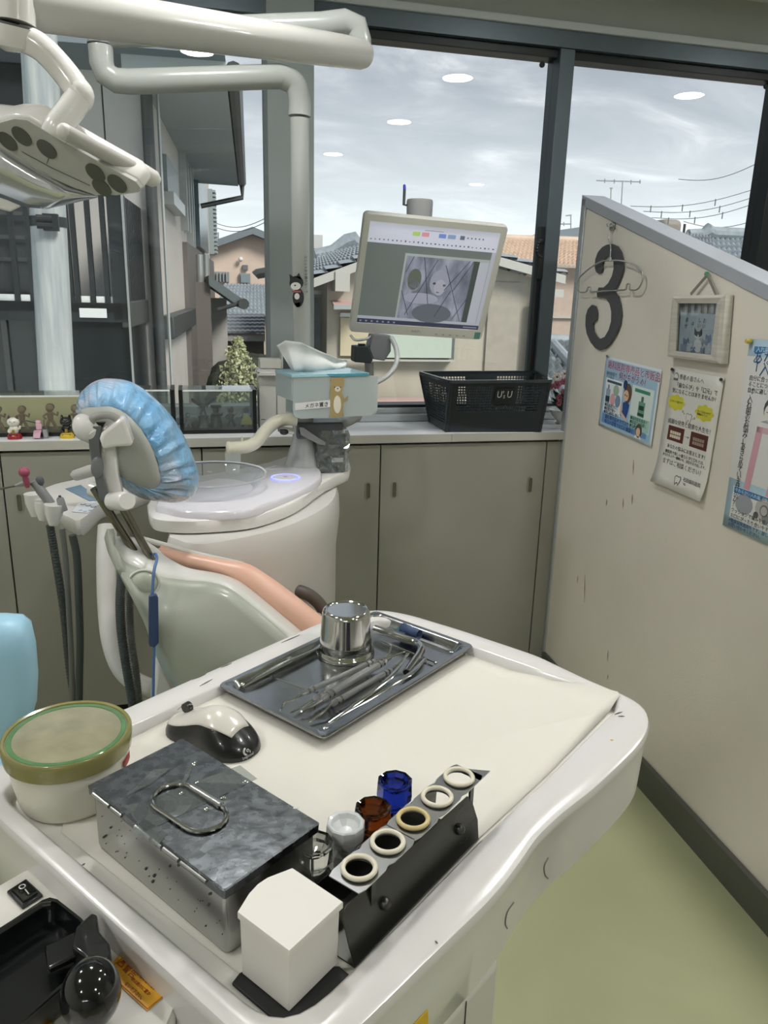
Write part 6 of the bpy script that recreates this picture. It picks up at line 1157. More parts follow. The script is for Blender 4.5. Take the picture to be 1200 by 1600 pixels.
probe('spoon_excavator', 'thick octagonal steel excavator, third instrument from the cup', [(502, 1093, .901), (604, 1032, .902)], [(502, 1093, .901), (490, 1102, .898), (478, 1108, .896), (469, 1114, .893)], [(604, 1032, .902), (618, 1024, .904), (634, 1018, .906)], 0.0042)
probe('steel_probe', 'steel probe with hooked working end, fourth instrument from the cup', [(517, 1101, .899), (612, 1046, .900)], [(517, 1101, .899), (508, 1110, .897), (494, 1120, .894), (482, 1129, .892)], [(612, 1046, .9), (626, 1034, .904), (640, 1020, .908)], 0.0038)
tz = thing('bent_tweezers', 'angled steel tweezers lying along the near edge of the tray', 'tweezers', T([(520, 1125)])[0])
tA = catmull(T([(513, 1131, .893), (540, 1112, .896), (575, 1092, .9), (612, 1070, .904), (642, 1052, .904), (658, 1036, .902), (664, 1028, .900)]), 5); tB = catmull(T([(514, 1128, .893), (548, 1105, .9), (580, 1082, .905), (612, 1056, .908), (628, 1036, .908), (636, 1020, .906)]), 5)
build('blade', MB().tube(tA, [.0012 + .0030 * math.sin(math.pi * min(1, (i + 1) / len(tA))) for i in range(len(tA))], 8, flat=0.4), PS, tz); build('blade', MB().tube(tB, [.0010 + .0024 * math.sin(math.pi * min(1, (i + 1) / len(tB))) for i in range(len(tB))], 8, flat=0.4), PS, tz); build('tip', MB().tube(T([(664, 1028, .9), (668, 1040, .898)]), [0.0012, 0.0004], 6), PS, tz)
t2 = thing('straight_tweezers', 'closed steel tweezers lying against the far long side of the tray', 'tweezers', T([(376, 1072)])[0])
for o in (0, 5): build('blade', MB().tube(T([(374 + o, 1069 + o * .8, .893), (400 + o, 1054 + o * .9, .896), (460 + o, 1022 + o, .897), (512 + o, 998 + o, .896)]), [.0018, .0034, .0036, .002], 8, flat=0.5), PS, t2)
build('joint', MB().ell(T([(378, 1070)])[0], (.005, .004, .003), 10, 6), PS, t2)
sw_ = thing('suction_tube', 'thick bent chrome suction tube with open end facing the viewer', 'dental instrument', T([(650, 1010)])[0])
sc2 = catmull(T([(586, 982, .902), (606, 989, .902), (632, 998, .901), (650, 1004, .901), (658, 1012, .901), (655, 1022, .900), (645, 1037, .899), (635, 1051, .898)]), 5)
build('tube', MB().tube(sc2, 0.0058, 18), PS, sw_); dE = (sc2[-1] - sc2[-2]).normalized(); build('bore', MB().tube([sc2[-1] - dE * .001, sc2[-1] + dE * 0.0004], 0.0045, 16), BLK, sw_)
rdp = thing('ball_burnisher', 'slim steel rod with rounded end under the suction tube', 'dental instrument', T([(682, 1035)])[0]); build('rod', MB().tube(T([(592, 1000, .8925), (640, 1019, .8925), (678, 1034, .8925)]), .0014, 8), PS, rdp); build('ball', MB().ell(T([(681, 1036, .8925)])[0], (.003, .003, .0025), 12, 8), PS, rdp)
br_ = thing('blue_sleeve', 'small navy blue rolled sleeve behind the suction tube', 'sleeve', T([(640, 985)])[0]); NV = mat('navy_tube', '38496a', 0.5)
build('roll', MB().tube(T([(629, 981, .903), (655, 992, .903)]), .0072, 16, cap=False), NV, br_, solid=0.0008); build('tail', MB().slab(T([(612, 988, .897), (628, 977, .903), (640, 985, .903), (630, 993, .899)]), (0, 0, .001)), mat('dark_teal_cloth', '2f5058', 0.6), br_)  # flat tail in a darker teal cloth
# steel cup, upside down
ccup = atz(540, 1021, ZB); cu_ = thing('steel_cup', 'polished steel cup standing upside down in the tray', 'cup', ccup)
build('cup_body', MB().lathe([(0.0350, .001), (0.0400, .001), (0.0408, .003), (0.0400, .0055), (0.0372, .008), (0.0362, .010), (0.0362, .018), (0.0368, .020), (0.0366, .022), (0.0358, .024), (0.0335, .062), (0.0322, .0665), (0.0300, .0685), (0.0272, .0680), (0.0262, .0668), (0.0, .0668)], ccup, 64, cap=False), PS, cu_, ang=50)
# ---------------------------------------------------------------- mouse
m0, m1 = atz(262, 1128, ZS), atz(406, 1186, ZS); mx_ = (m1 - m0).normalized(); mm = basis((m0 + m1) / 2 + Vector((0, 0, .0016)), mx_, Vector((0, 0, 1)).cross(mx_)); ML = 0.124
ms = thing('computer_mouse', 'black wireless mouse with a pearl white top', 'mouse', M=mm); MBK = mat('mouse_black', '17181a', 0.28, coat=0.3)
def mring(t, k0, k1, a0, a1, off, n=20):
    x = (t - .5) * ML; wd = 0.030 * (1 - 0.30 * math.sin(math.pi * min(1, max(0, (t - .1) / .9)) * 1.0) * (1 if k0 else 0)) ; e = max(0.0, 1 - abs(2 * t - 1) ** 3.2) ** .5
    wd = (0.031 - 0.006 * math.exp(-((t - .42) / .2) ** 2) + 0.004 * t) * e; h = (0.018 + 0.022 * math.exp(-((t - .58) / .30) ** 2)) * max(0.05, 1 - abs(2 * t - 1) ** 4) ** .5
    return [mm @ Vector((x, (wd + off * (1 if abs(a) else 1)) * math.sin(a), max(0, (h + off) * math.cos(a)))) for a in [a0 + (a1 - a0) * i / n for i in range(n + 1)]]
ts = [.004, .02, .05, .1] + [.1 + .8 * i / 16 for i in range(1, 17)] + [.95, .98, .996]
body = [[*mring(t, 0, 0, -math.pi / 2, math.pi / 2, 0)] for t in ts]; mouse_body = build('black_body', MB().rings(body), MBK, ms, ang=60)
tt = [.012 + .83 * i / 20 for i in range(21)]; shell = [mring(t, 0, 0, -(.84 - .35 * max(0, t - .35) - .7 * max(0, t - .62) * 1.1), (.84 - .35 * max(0, t - .35) - .7 * max(0, t - .62) * 1.1), .0011) for t in tt]
build('pearl_shell', MB().rings(shell, cap=False, closed=False), mat('pearl_white', 'dad6cd', 0.22, 0.1, coat=0.4), ms, ang=60, solid=0.0012)
build('scroll_wheel', MB().tube([mm @ Vector((-.036, -.0035, .0285)), mm @ Vector((-.036, .0035, .0285))], .006, 16), MBK, ms); build('button_line', MB().tube([mm @ Vector((-.052, .0, .020)), mm @ Vector((-.045, .0, .0265)), mm @ Vector((-.028, .0, .0345))], .0005, 5), mat('shell_line', 'a8a49b', 0.5), ms)
mh_ = caster(mouse_body); pl0, nrm0 = mh_(379, 1187, .0006); pr0 = mh_(398, 1176, .0006)[0]; pu0 = mh_(377, 1174, .0006)[0]; xr = (pr0 - pl0).normalized(); yr = nrm0.cross(xr)
Mt = basis(pl0 + nrm0 * .0004, xr, yr); SIL = mat('logo_silver', 'c9c9c9', 0.3, 0.3)
text('lettering', 'Logicool', .0042, Mt, SIL, ms); em = Mt @ Vector((.007, .0075, .0004)); ex, ey = Mt.to_3x3() @ Vector((1, 0, 0)), Mt.to_3x3() @ Vector((0, 1, 0))
build('emblem', MB().tube([em + ex * (.0042 * math.cos(a)) + ey * (.0042 * math.sin(a)) for a in [1.9 + 2.6 * k / 10 for k in range(11)]], [.0004] + [.0011] * 9 + [.0004], 6).tube([em + ex * (.0014 * math.cos(a) + .001) + ey * (.0014 * math.sin(a)) for a in [k * .8 for k in range(8)]], .0005, 5).tube([em + ex * .0035 - ey * .001, em + ex * .0035 - ey * .0035], .0006, 5), SIL, ms)
# ---------------------------------------------------------------- lidded jar
jb_ = atz(112, 1240, ZS); jc = Vector((-0.1335, 0.7130, ZS + .0005)); jr = thing('lidded_jar', 'squat milky plastic jar with amber-green lid at the left', 'jar', jc)
build('body', MB().lathe([(.044, 0), (.0475, .002), (.0495, .006), (.0535, .030), (.0560, .056), (.0560, .060)], jc, 56), mat('milky_jar', 'dbd9ca', 0.35, sss=0.3), jr, ang=50)
build('lid_band', MB().lathe([(.0572, .052), (.0592, .053), (.0605, .066), (.0602, .070), (.0590, .0715), (.0565, .0705), (.056, .0690)], jc, 56, cap=False), mat('amber_green_plastic', '85814f', 0.2, coat=0.4, vary=0.1), jr, ang=40)
build('lid_disc', MB().lathe([(.0575, .0680), (.0560, .0692), (.054, .0694), (0, .0694)], jc, 56), mat('cloudy_lid', '8f8c73', 0.16, coat=0.3, vary=0.16, vscale=30), jr)
build('lid_green_ring', MB().lathe([(.0500, .0695), (.0504, .0700), (.0545, .0700), (.0550, .0695)], jc, 56, cap=False), mat('lid_green', '577d52', 0.25, coat=0.3, vary=0.15, vscale=40), jr)
build('red_mark', MB().add([jc + Vector((.0562 * math.cos(a), .0562 * math.sin(a), z)) for a in [math.radians(-22 + 22 * k / 6) for k in range(7)] for z in (.036, .044)], [(2 * k, 2 * k + 2, 2 * k + 3, 2 * k + 1) for k in range(6)]), mat('red_print', 'a0342e', 0.5), jr, solid=.0004)
# ---------------------------------------------------------------- steel box
ZBX = ZS + 0.0017; zt4 = ZS + .068; B1, B2, B3, B4 = atz(285, 1150, zt4), atz(500, 1288, zt4), atz(351, 1388, zt4), atz(135, 1230, zt4)
bc4 = (B1 + B2 + B3 + B4) / 4; bu = ((B2 - B1) + (B3 - B4)).normalized(); bl4 = ((B2 - B1).length + (B3 - B4).length) / 2; bv = Vector((0, 0, 1)).cross(bu); bw4 = ((B1 - B4).length + (B2 - B3).length) / 2
Mx = basis(Vector((bc4.x, bc4.y, 0)), bu, bv); sb4 = thing('steel_box', 'scratched stainless steel instrument box with hinged lid and loop handle', 'box', (bc4.x, bc4.y, ZBX))
SBX = mat('worn_steel', 'b6b7b5', 0.24, 1.0, rvary=0.04, vscale=22, vary=0.05); LID = mat('worn_steel_lid', '74787c', 0.27, 1.0, rvary=0.05, vscale=90, vary=0.09, bump=0.05, bscale=60)
def lr_(d, z, r=.004): return [Mx @ Vector((x, y, z)) for x, y in rrect(bl4 - 2 * d, bw4 - 2 * d, r, 4)]
build('body', MB().rings([lr_(.006, ZBX, .006), lr_(.0035, ZBX + .002, .006), lr_(.003, ZBX + .006), lr_(.003, zt4 - .002)]), SBX, sb4, ang=50)
lid4 = build('lid', MB().rings([lr_(.0012, zt4 - .009, .002), lr_(.0005, zt4 - .0088, .002), lr_(0, zt4 - .001, .002), lr_(.001, zt4, .002)]), LID, sb4, ang=30)
hy = -bw4 / 2 - .0008; zh4 = zt4 - .006
for k, (a, b) in enumerate(((-.44, -.30), (-.29, -.2), (-.1, 0.02), (.03, .10), (.11, .22), (.23, .40))): build('hinge_knuckle', MB().tube([Mx @ Vector((a * bl4, hy, zh4 + .003)), Mx @ Vector((b * bl4 - .001, hy, zh4 + .003))], .0019 if k % 2 == 0 else .0016, 10), SBX, sb4)
def atl(x, y, z=.0022): return atz(x, y, zt4 + z)
hA, hB = atl(272, 1246), atl(319, 1276); hd = (hB - hA).normalized(); hs4 = Vector((0, 0, 1)).cross(hd); r5 = .0185
loop = [hA + hs4 * r5, hB + hs4 * r5] + [hB + (hs4 * math.cos(a) + hd * math.sin(a)) * r5 for a in [math.pi * k / 10 for k in range(1, 10)]] + [hB - hs4 * r5, hA - hs4 * r5] + [hA + (-hs4 * math.cos(a) - hd * math.sin(a)) * r5 for a in [math.pi * k / 10 for k in range(1, 10)]]
build('loop_handle', MB().tube(loop + [loop[0], loop[1]], .0019, 10), PS, lid4)
build('handle_sleeve', MB().tube([hA + hs4 * r5, hB + hs4 * r5], .0032, 12), SBX, lid4)
for x, y in ((284, 1240), (309, 1223), (349, 1247), (323, 1264), (304, 1193), (383, 1222)): build('rivet', MB().ell(atl(x, y, 0), (.0028, .0028, .0016), 12, 6), PS, lid4)
TAPE = pane_mat('clear_tape', 'dfe2e2', 1.6, 0.10)
for q in (((196, 1262), (375, 1196), (402, 1217), (226, 1300)), ((205, 1300), (225, 1279), (262, 1303), (245, 1322))): build('tape_strip', MB().slab([atl(x, y, .0004) for x, y in q], (0, 0, .0003)), TAPE, lid4, smooth=False)
CRK = mat('tape_crinkle', 'c3c5c4', 0.3)
build('tape_crinkle', MB().slab([atl(195, 1245, .0008), atl(240, 1203, .0008), atl(268, 1200, .0008), atl(235, 1225, .0008)], (0, 0, .0006)), TAPE, lid4, smooth=False); build('tape_crinkle', MB().slab([atl(284, 1228, .0008), atl(292, 1200, .0008), atl(300, 1199, .0008), atl(295, 1215, .0008)], (0, 0, .0006)), TAPE, lid4, smooth=False)
build('white_drop', MB().ell(atl(463, 1262, .0002), (.003, .0015, .0006), 10, 6), SATW, lid4)
random.seed(4); ptm = MB()
for k in range(46): u = (random.random() - .5) * .92; zq = ZBX + .01 + random.random() * .048; s_ = .0004 + .0011 * random.random() ** 2; ptm.ell(Mx @ Vector((u * bl4, -bw4 / 2 + .0029, zq)), (s_, s_, s_), 6, 4)
o = build('residue_specks', ptm, mat('dark_residue', '4d4b48', 0.8), sb4); o['kind'] = 'stuff'
# ---------------------------------------------------------------- white dispenser box on a black tray
zw = .948; wt = [atz(x, y, zw) for x, y in ((371, 1425), (389, 1396), (403, 1381), (418, 1371), (457, 1356), (536, 1409), (452, 1486))]; wcn = sum(wt, Vector()) / 7; wcn.z = 0
wbx = thing('white_dispenser', 'small white plastic dispenser box with a cut corner', 'box', (wcn.x, wcn.y, ZS + .005)); WB = mat('white_dispenser_plastic', 'd9d6cf', 0.45)
def wr(k, z): return [Vector((wcn.x + (p.x - wcn.x) * k, wcn.y + (p.y - wcn.y) * k, z)) for p in wt]
build('body', MB().rings([wr(.93, ZS + .005), wr(.95, zw - .004)]), WB, wbx, bevel=.0008); build('lid', MB().rings([wr(.985, zw - .006), wr(1, zw - .0055), wr(1, zw - .0008), wr(.99, zw)]), WB, wbx)
wb0 = [atz(x, y, ZS + .003) for x, y in ((362, 1538), (374, 1522), (388, 1516), (530, 1511), (549, 1527), (462, 1612), (446, 1610))]; bt = thing('black_stand', 'flat black tray under the white dispenser', 'stand', (wcn.x, wcn.y, ZS + .0017)); BM = mat('matt_black', '1b1b1b', 0.6)
build('plate', MB().rings([[Vector((p.x, p.y, ZS + .0017)) for p in wb0], [Vector((p.x, p.y, ZS + .0045)) for p in wb0]]), BM, bt, bevel=.001)
# ---------------------------------------------------------------- ring stand
ps0, ps1 = atz(554, 1516, ZS), atz(748, 1314, ZS); sd_ = (ps1 - ps0).normalized(); sn = Vector((0, 0, 1)).cross(sd_); LS = (ps1 - ps0).length
rs = thing('ring_stand', 'brushed steel holder with a sloping perforated rail of five ring openings', 'stand', ps0 + Vector((0, 0, .0017))); SDK = mat('dark_brushed_steel', '555552', 0.34, 1.0, rvary=0.08, vscale=12, stretch=(1, 1, 6))
z0_ = ZS + .0017
pf_ = [(0, 0), (LS, 0), (LS + .003, .018), (LS - .002, .040), (LS - .008, .047), (.002, .050), (-.004, .045)]
build('front_plate', MB().slab([ps0 + sd_ * x + sn * (z * .22) + Vector((0, 0, z + .0017)) for x, z in pf_], sn * .0012), SDK, rs, bevel=.0006)
build('base_plate', MB().rings([[ps0 + sd_ * a + sn * b + Vector((0, 0, z)) for a, b in ((0, 0), (LS, 0), (LS, .055), (0, .055))] for z in (.0017, .003)]), SDK, rs); build('rear_plate', MB().slab([ps0 + sd_ * x + sn * .050 + Vector((0, 0, z + .0017)) for x, z in ((.0, 0), (LS, 0), (LS + .002, .030), (LS - .004, .040), (.0, .040))], sn * .0012), SDK, rs, bevel=.0006)
for x, y in ((601, 1412), (718, 1296)): c = onplane(x, y, ps0 + sn * .005, sn); build('bolt', MB().ell(c, (.0052, .0052, .0052), 16, 10), SDK, rs)
zp = .944; sA, sB, sC, sD = atz(506, 1377, zp), atz(566, 1384, zp), atz(757, 1203, zp), atz(712, 1203, zp)
RCN = [(561, 1358), (605, 1317), (645, 1281), (683, 1247), (717, 1216)]
rail = MB(); e0_ = sA.lerp(sD, 0)
centers = [atz(x, y, zp + .001) for x, y in RCN]; ax2 = (centers[-1] - centers[0]).normalized(); nx2 = Vector((0, 0, 1)).cross(ax2); centers = [centers[0] + ax2 * (c - centers[0]).dot(ax2) for c in centers]; rH = .0118; hw = .0165
n12 = 24; prev = None
for i, c in enumerate(centers):
    half = (centers[min(i + 1, 4)] - centers[max(i - 1, 0)]).length / (2 if 0 < i < 4 else 1) / 2 + .0002
    cz = Vector((c.x, c.y, zp)); sq = []
    for k in range(n12):
        a = 2 * math.pi * (k + .5) / n12; d = (math.cos(a), math.sin(a)); s = min(half / max(1e-6, abs(d[0])), hw / max(1e-6, abs(d[1]))); sq.append(cz + ax2 * d[0] * s + nx2 * d[1] * s)
    ci = [cz + ax2 * rH * math.cos(2 * math.pi * (k + .5) / n12) + nx2 * rH * math.sin(2 * math.pi * (k + .5) / n12) for k in range(n12)]
    dn = Vector((0, 0, -.001)); rail.rings([sq, ci, [p + dn for p in ci], [p + dn for p in sq], sq], cap=False)
rail.slab([Vector((centers[-1].x, centers[-1].y, zp)) + ax2 * .011 + nx2 * hw, Vector((centers[-1].x, centers[-1].y, zp)) + ax2 * .011 - nx2 * hw, Vector((centers[-1].x, centers[-1].y, zp)) + ax2 * .030 - nx2 * hw], (0, 0, -.001)); 
build('ring_rail', rail, mat('rail_steel', 'b9babb', 0.3, 1.0), rs, smooth=False)
for cc_ in (centers[0], centers[-1]): build('rail_post', MB().beam(Vector((cc_.x, cc_.y, ZS + .002)) - nx2 * .014, Vector((cc_.x, cc_.y, zp - .001)) - nx2 * .014, .006, .002, up=nx2), SDK, rs)
RW = mat('ivory_rubber', 'd6d0bd', 0.45); RY = mat('yellowed_rubber', 'c6b582', 0.45)
for i, (c, wh) in enumerate(zip(centers, ('nearest the white dispenser', 'second from the dispenser', 'yellowed, in the middle of the rail', 'fourth from the dispenser', 'at the far tip of the rail'))):
    k = 2 * math.pi / 32; q = Vector((c.x, c.y, zp + .0026)); o = build('rubber_ring', MB().tube([q + ax2 * .0128 * math.cos(k * j) + nx2 * .0128 * math.sin(k * j) for j in range(34)], .0021, 10, cap=False, up=(0, 0, 1)), RY if i == 2 else RW, None, origin=q)
    tag(o, 'ivory rubber ring ' + wh, 'ring', 'ivory rings in the steel rail')
# ---------------------------------------------------------------- dappen dishes
def dappen(nm, x, y, m, label, zc=.925, tilt=0):
    c = atz(x, y, zc); c.z = z0_; t = thing(nm, label, 'dish', c); h = zc + .004 - z0_
    prf = [(.0125, 0), (.0150, .003), (.0152, .009), (.0135, .0135), (.0105, .0165), (.0105, .0185), (.0140, .0225), (.0170, .028), (.0176, .033), (.0170, h - .001), (.0158, h), (.0135, h - .001), (.0115, h - .005), (.0060, h - .009), (0, h - .010)]
    build('glass_body', MB().lathe([p for p in prf], c, 10 if nm != 'x' else 32, cap=False), m, t, ang=20); return t
def gl(name, col, rough=0.02, tr=1.0): return mat(name, col, rough, trans=tr, ior=1.5, coat=0.3)
dappen('dappen_dish', 491, 1322, gl('clear_glass', 'eef0ec'), 'clear faceted glass dappen dish beside the white dispenser', .926)
dappen('dappen_dish', 540, 1290, mat('frosted_glass', 'd8dbdb', 0.25, trans=0.15, coat=0.4, sss=0.3), 'frosted milky glass dappen dish', .926); dappen('dappen_dish', 583, 1266, gl('amber_glass', '6e3210'), 'dark amber glass dappen dish', .925); dappen('dappen_dish', 617, 1224, gl('cobalt_glass', '1c2f9a'), 'cobalt blue glass dappen dish', .930)
# ---------------------------------------------------------------- wax heater lower left
ZH = .870; he = thing('wax_heater', 'white cased heater with rocker switch, black pan and orange warning label', 'heater', (-.13, .52, 0.70))
hpz = lambda x, y, z=ZH: atz(x, y, z)
ho = [hpz(x, y) for x, y in ((38, 1358), (47, 1355), (56, 1358), (62, 1363), (150, 1440), (254, 1534), (272, 1552), (278, 1572))]
ce = (ho[-1] - ho[0]); dI = (ho[5] - ho[3]).normalized(); dW = Vector((0, 0, 1)).cross(dI); dW = -dW if dW.x > 0 or (dW.x == 0) else dW
q1_ = ho[0] + dW * .20; q2_ = ho[-1] + dW * .20; nr = ho[-1] - dW * -.0 
top_ = ho + [ho[-1] + dI * .012 + dW * .02, ho[-1] + dI * .012 + dW * .20, ho[0] + dW * .20 ]
hcn = sum(top_, Vector()) / len(top_)
build('case', MB().rings([[Vector((p.x, p.y, .72)) for p in top_], [p - Vector((0, 0, .004)) for p in top_], [p + (hcn - p).normalized() * .003 for p in top_]]), mat('heater_white', 'd3d0c9', 0.3, coat=0.2), he, ang=50)
build('foot_shelf', MB().box((hcn.x - .10, hcn.y - .09, .70), (hcn.x + .08, hcn.y + .08, .72)), SATW, he)
sw4 = [hpz(x, y, ZH + .003) for x, y in ((10, 1392), (41, 1372), (67, 1397), (35, 1418))]; swb = build('switch_frame', MB().rings([[p - Vector((0, 0, .003)) for p in sw4], sw4]), MBK, he, bevel=.001)
scn = sum(sw4, Vector()) / 4; build('rocker', MB().rings([[scn + (p - scn) * k + Vector((0, 0, z)) for p in sw4] for k, z in ((.72, 0), (.68, .0028), (.3, .0018))]), BLKG, swb); ro_ = Vector((0, 0, .0040))
build('switch_mark', MB().tube([scn + ro_ + Vector((.0025 * math.cos(a) - .002, .0025 * math.sin(a) + .003, 0)) for a in [k * .7 for k in range(10)]], .0005, 5).tube([scn + ro_ + Vector((.001, -.001, 0)), scn + ro_ + Vector((.005, -.007, 0))], .0005, 5), SIL, swb)
zpn = .897; pn_ = [atz(x, y, zpn) for x, y in ((-90, 1505), (0, 1449), (66, 1405), (78, 1401), (90, 1404), (127, 1433), (152, 1460), (158, 1478), (150, 1500), (95, 1545), (35, 1597), (-60, 1680))]; pcn = sum(pn_, Vector()) / len(pn_)
def pk_(k, z): return [Vector((pcn.x + (p.x - pcn.x) * k, pcn.y + (p.y - pcn.y) * k, z)) for p in pn_]
build('black_pan', MB().rings([pk_(.84, ZH), pk_(.93, ZH + .004), pk_(.98, zpn - .004), pk_(1, zpn - .001), pk_(.985, zpn), pk_(.92, zpn), pk_(.88, zpn - .006), pk_(.84, zpn - .018)]), mat('bakelite_black', '121415', 0.22, coat=0.4), he, ang=45)
build('pan_lip', MB().tube([atz(-40, 1482, zpn + .002), atz(64, 1416, zpn + .002), atz(80, 1414, zpn + .002)], .003, 10), mat('bakelite_black', '121415', 0.22, coat=0.4), he)
build('lever_catch', MB().slab([atz(x, y, .903) for x, y in ((118, 1448), (143, 1425), (152, 1428), (156, 1455), (172, 1474), (174, 1488), (162, 1503), (140, 1500), (112, 1480))], (0, 0, -.020)), mat('bakelite_black', '121415', 0.22, coat=0.4), he, bevel=.002, seg=3)
build('lever_arm', MB().beam(atz(72, 1500, .892), atz(140, 1468, .896), .024, .006), mat('bakelite_black', '121415', 0.22, coat=0.4), he, bevel=.002)
kb = atz(142, 1552, .900); build('round_knob', MB().ell(kb, (.0205, .0225, .024), 32, 20), BLKG, he, label='large glossy black egg-shaped knob')
OR = mat('label_orange', 'dfa62c', 0.45); 
wlp = [hpz(x, y, ZH + .0006) for x, y in ((190, 1488), (262, 1552), (230, 1580), (163, 1518))]; wl_ = build('warning_label', MB().slab(wlp, (0, 0, .0003)), OR, he, smooth=False, label='orange warning label with red writing')
RDP = mat('print_red', 'a3471f', 0.5); lx_ = (wlp[1] - wlp[0]); ly_ = (wlp[0] - wlp[3]); Mw = basis(wlp[3] + Vector((0, 0, .0006)), wlp[2] - wlp[3], ly_); WL, WH = (wlp[2] - wlp[3]).length, ly_.length
def wt_(body, u, v, size, **k): text('lettering', body, size, Mw @ Matrix.Translation((u * WL, v * WH, 0)), RDP, wl_, th=.0001, **k)
wt_('警告', .16, .50, WH * .36); wt_('お客の燃え易い', .40, .70, WH * .17); wt_('物は絶対に置か', .40, .42, WH * .17); wt_('ないで下さい。', .40, .14, WH * .17)
tri = [(.03, .52), (.14, .52), (.085, .86)]; trm = MB()
for i in range(3): a, b = tri[i], tri[(i + 1) % 3]; trm.beam(Mw @ Vector((a[0] * WL, a[1] * WH, .0002)), Mw @ Vector((b[0] * WL, b[1] * WH, .0002)), .0007, .0002)
trm.beam(Mw @ Vector((.085 * WL, .62 * WH, .0002)), Mw @ Vector((.085 * WL, .76 * WH, .0002)), .0008, .0002); build('warning_triangle', trm, RDP, wl_, smooth=False)
frm_ = MB(); fq = [(.015, .05), (.985, .05), (.985, .95), (.015, .95)]
for i in range(4): a, b = fq[i], fq[(i + 1) % 4]; frm_.beam(Mw @ Vector((a[0] * WL, a[1] * WH, .0002)), Mw @ Vector((b[0] * WL, b[1] * WH, .0002)), .0004, .0002)
build('label_border', frm_, RDP, wl_, smooth=False)
build('second_label', MB().slab([hpz(x, y, ZH + .0006) for x, y in ((40, 1592), (60, 1580), (84, 1601), (60, 1618))], (0, 0, .0003)), OR, he, smooth=False)
# ================================================================ ON THE PARTITION
up3 = Vector((0, 0, 1))
n3 = [(255, 435), (236, 420), (228, 385), (232, 335), (250, 285), (280, 250), (315, 232), (350, 229), (385, 245), (410, 285), (422, 340), (424, 400), (412, 450), (392, 500), (362, 560), (388, 595), (404, 650), (410, 720), (402, 785), (378, 850), (335, 920), (300, 952), (268, 965), (232, 950), (198, 910), (172, 850), (163, 790), (166, 725), (180, 680), (208, 650), (232, 660), (243, 700), (238, 755), (212, 780), (217, 830), (238, 870), (265, 888), (298, 872), (325, 825), (342, 765), (344, 700), (332, 645), (308, 608), (285, 601), (246, 598), (243, 565), (256, 530), (290, 530), (322, 500), (348, 450), (360, 400), (358, 350), (338, 318), (312, 312), (292, 330), (278, 365), (280, 400), (272, 428)]
n3 = [(x / 4.444 + 880, y / 4.444 + 330) for x, y in n3]
tag(build('number_three', MB().slab([onpart(x, y, 0.002) for x, y in n3], pn * 0.005), mat('slate_grey_board', '4b4c4e', 0.5), None, smooth=False), 'large dark grey cut-out numeral 3 on the partition', 'number')
hk = thing('wall_hook', 'small clear round hook near the top of the partition', 'hook', onpart(958, 354)); HK = mat('hook_clear', '9b9c98', 0.15, coat=0.4)
c = onpart(958, 354, 0.001); build('pad', MB().tube([c, c + pn * .005], .013, 20), HK, hk); build('peg', MB().tube([c + pn * .004, c + pn * .018 + up3 * .001, c + pn * .020 + up3 * .008], .0035, 10), HK, hk)
hz_ = lambda x, y, o=0.018: onpart(x / 4.444 + 880, y / 4.444 + 330, o)
hg_ = thing('wire_hanger', 'silver wire coat hanger hanging in front of the numeral 3', 'hanger', hz_(330, 450)); HW = mat('hanger_wire', 'b3b4b0', 0.25, 0.8)
build('hook_wire', MB().tube(catmull([hz_(352, 98), hz_(340, 84), hz_(326, 92), hz_(318, 130), hz_(314, 180), hz_(322, 215), hz_(330, 250), hz_(328, 300), hz_(330, 342)], 5), .0019, 8), HW, hg_)
sh = [(330, 342), (290, 344), (250, 356), (200, 385), (150, 425), (112, 465), (102, 505), (100, 540), (114, 562), (150, 563), (164, 552), (172, 532), (182, 526), (190, 536), (188, 556), (200, 560), (300, 554), (425, 546), (438, 530), (442, 512), (452, 504), (462, 512), (461, 535), (470, 547), (510, 545), (535, 520), (550, 480), (552, 435), (530, 402), (490, 372), (430, 350), (380, 342), (330, 342)]
build('shoulder_wire', MB().tube(catmull([hz_(*p) for p in sh], 3), .0024, 8), HW, hg_); build('twist', MB().tube([hz_(330, 325), hz_(331, 348)], .004, 8), HW, hg_)
# picture frame
def onq(x, y, o): return onpart(x, y, o)
fo = [onq(*p, .022) for p in ((1051, 462), (1134, 460.5), (1125.5, 568.5), (1042.5, 557))]; fi = [onq(*p, .020) for p in ((1059, 474), (1120, 474), (1110.5, 554.5), (1055.5, 548.5))]
pf5 = thing('picture_frame', 'small pale wooden picture frame with a cat card, hung by a ribbon', 'picture', onpart(1088, 560)); FW = mat('whitewashed_wood', 'b9b6ac', 0.5, vary=0.1, vscale=20, stretch=(1, 1, 8))
build('moulding', MB().rings([[p - pn * .021 for p in fo], fo, [a.lerp(b, .35) + pn * .003 for a, b in zip(fo, fi)], fi, [p - pn * .006 for p in fi]], cap=False), FW, pf5, smooth=False)
fb5 = [p - pn * .0165 for p in fo]; build('back_board', MB().slab([a.lerp(sum(fb5, Vector()) / 4, .05) for a in fb5], pn * .003), mat('mount_grey', '8d8f92', 0.7), pf5, smooth=False)
for k in range(6):
    x0 = 1060 + k * 10.2; build('mount_stripe', MB().slab([onq(x0, 474, .0105), onq(x0 + 5, 474, .0105), onq(x0 + 4.6, 490, .0105), onq(x0 - .4, 490, .0105)], pn * .0004), mat('stripe_pale', 'a9aaac', 0.7), pf5, smooth=False)
cd5 = [onq(*p, .0115) for p in ((1064, 488), (1118, 491), (1111, 554), (1060, 548))]; card = build('card', MB().slab(cd5, pn * .0006), mat('card_blue_grey', 'aab6c0', 0.6, vary=0.06, vscale=30), pf5, smooth=False)
INK = mat('print_black', '333436', 0.6)
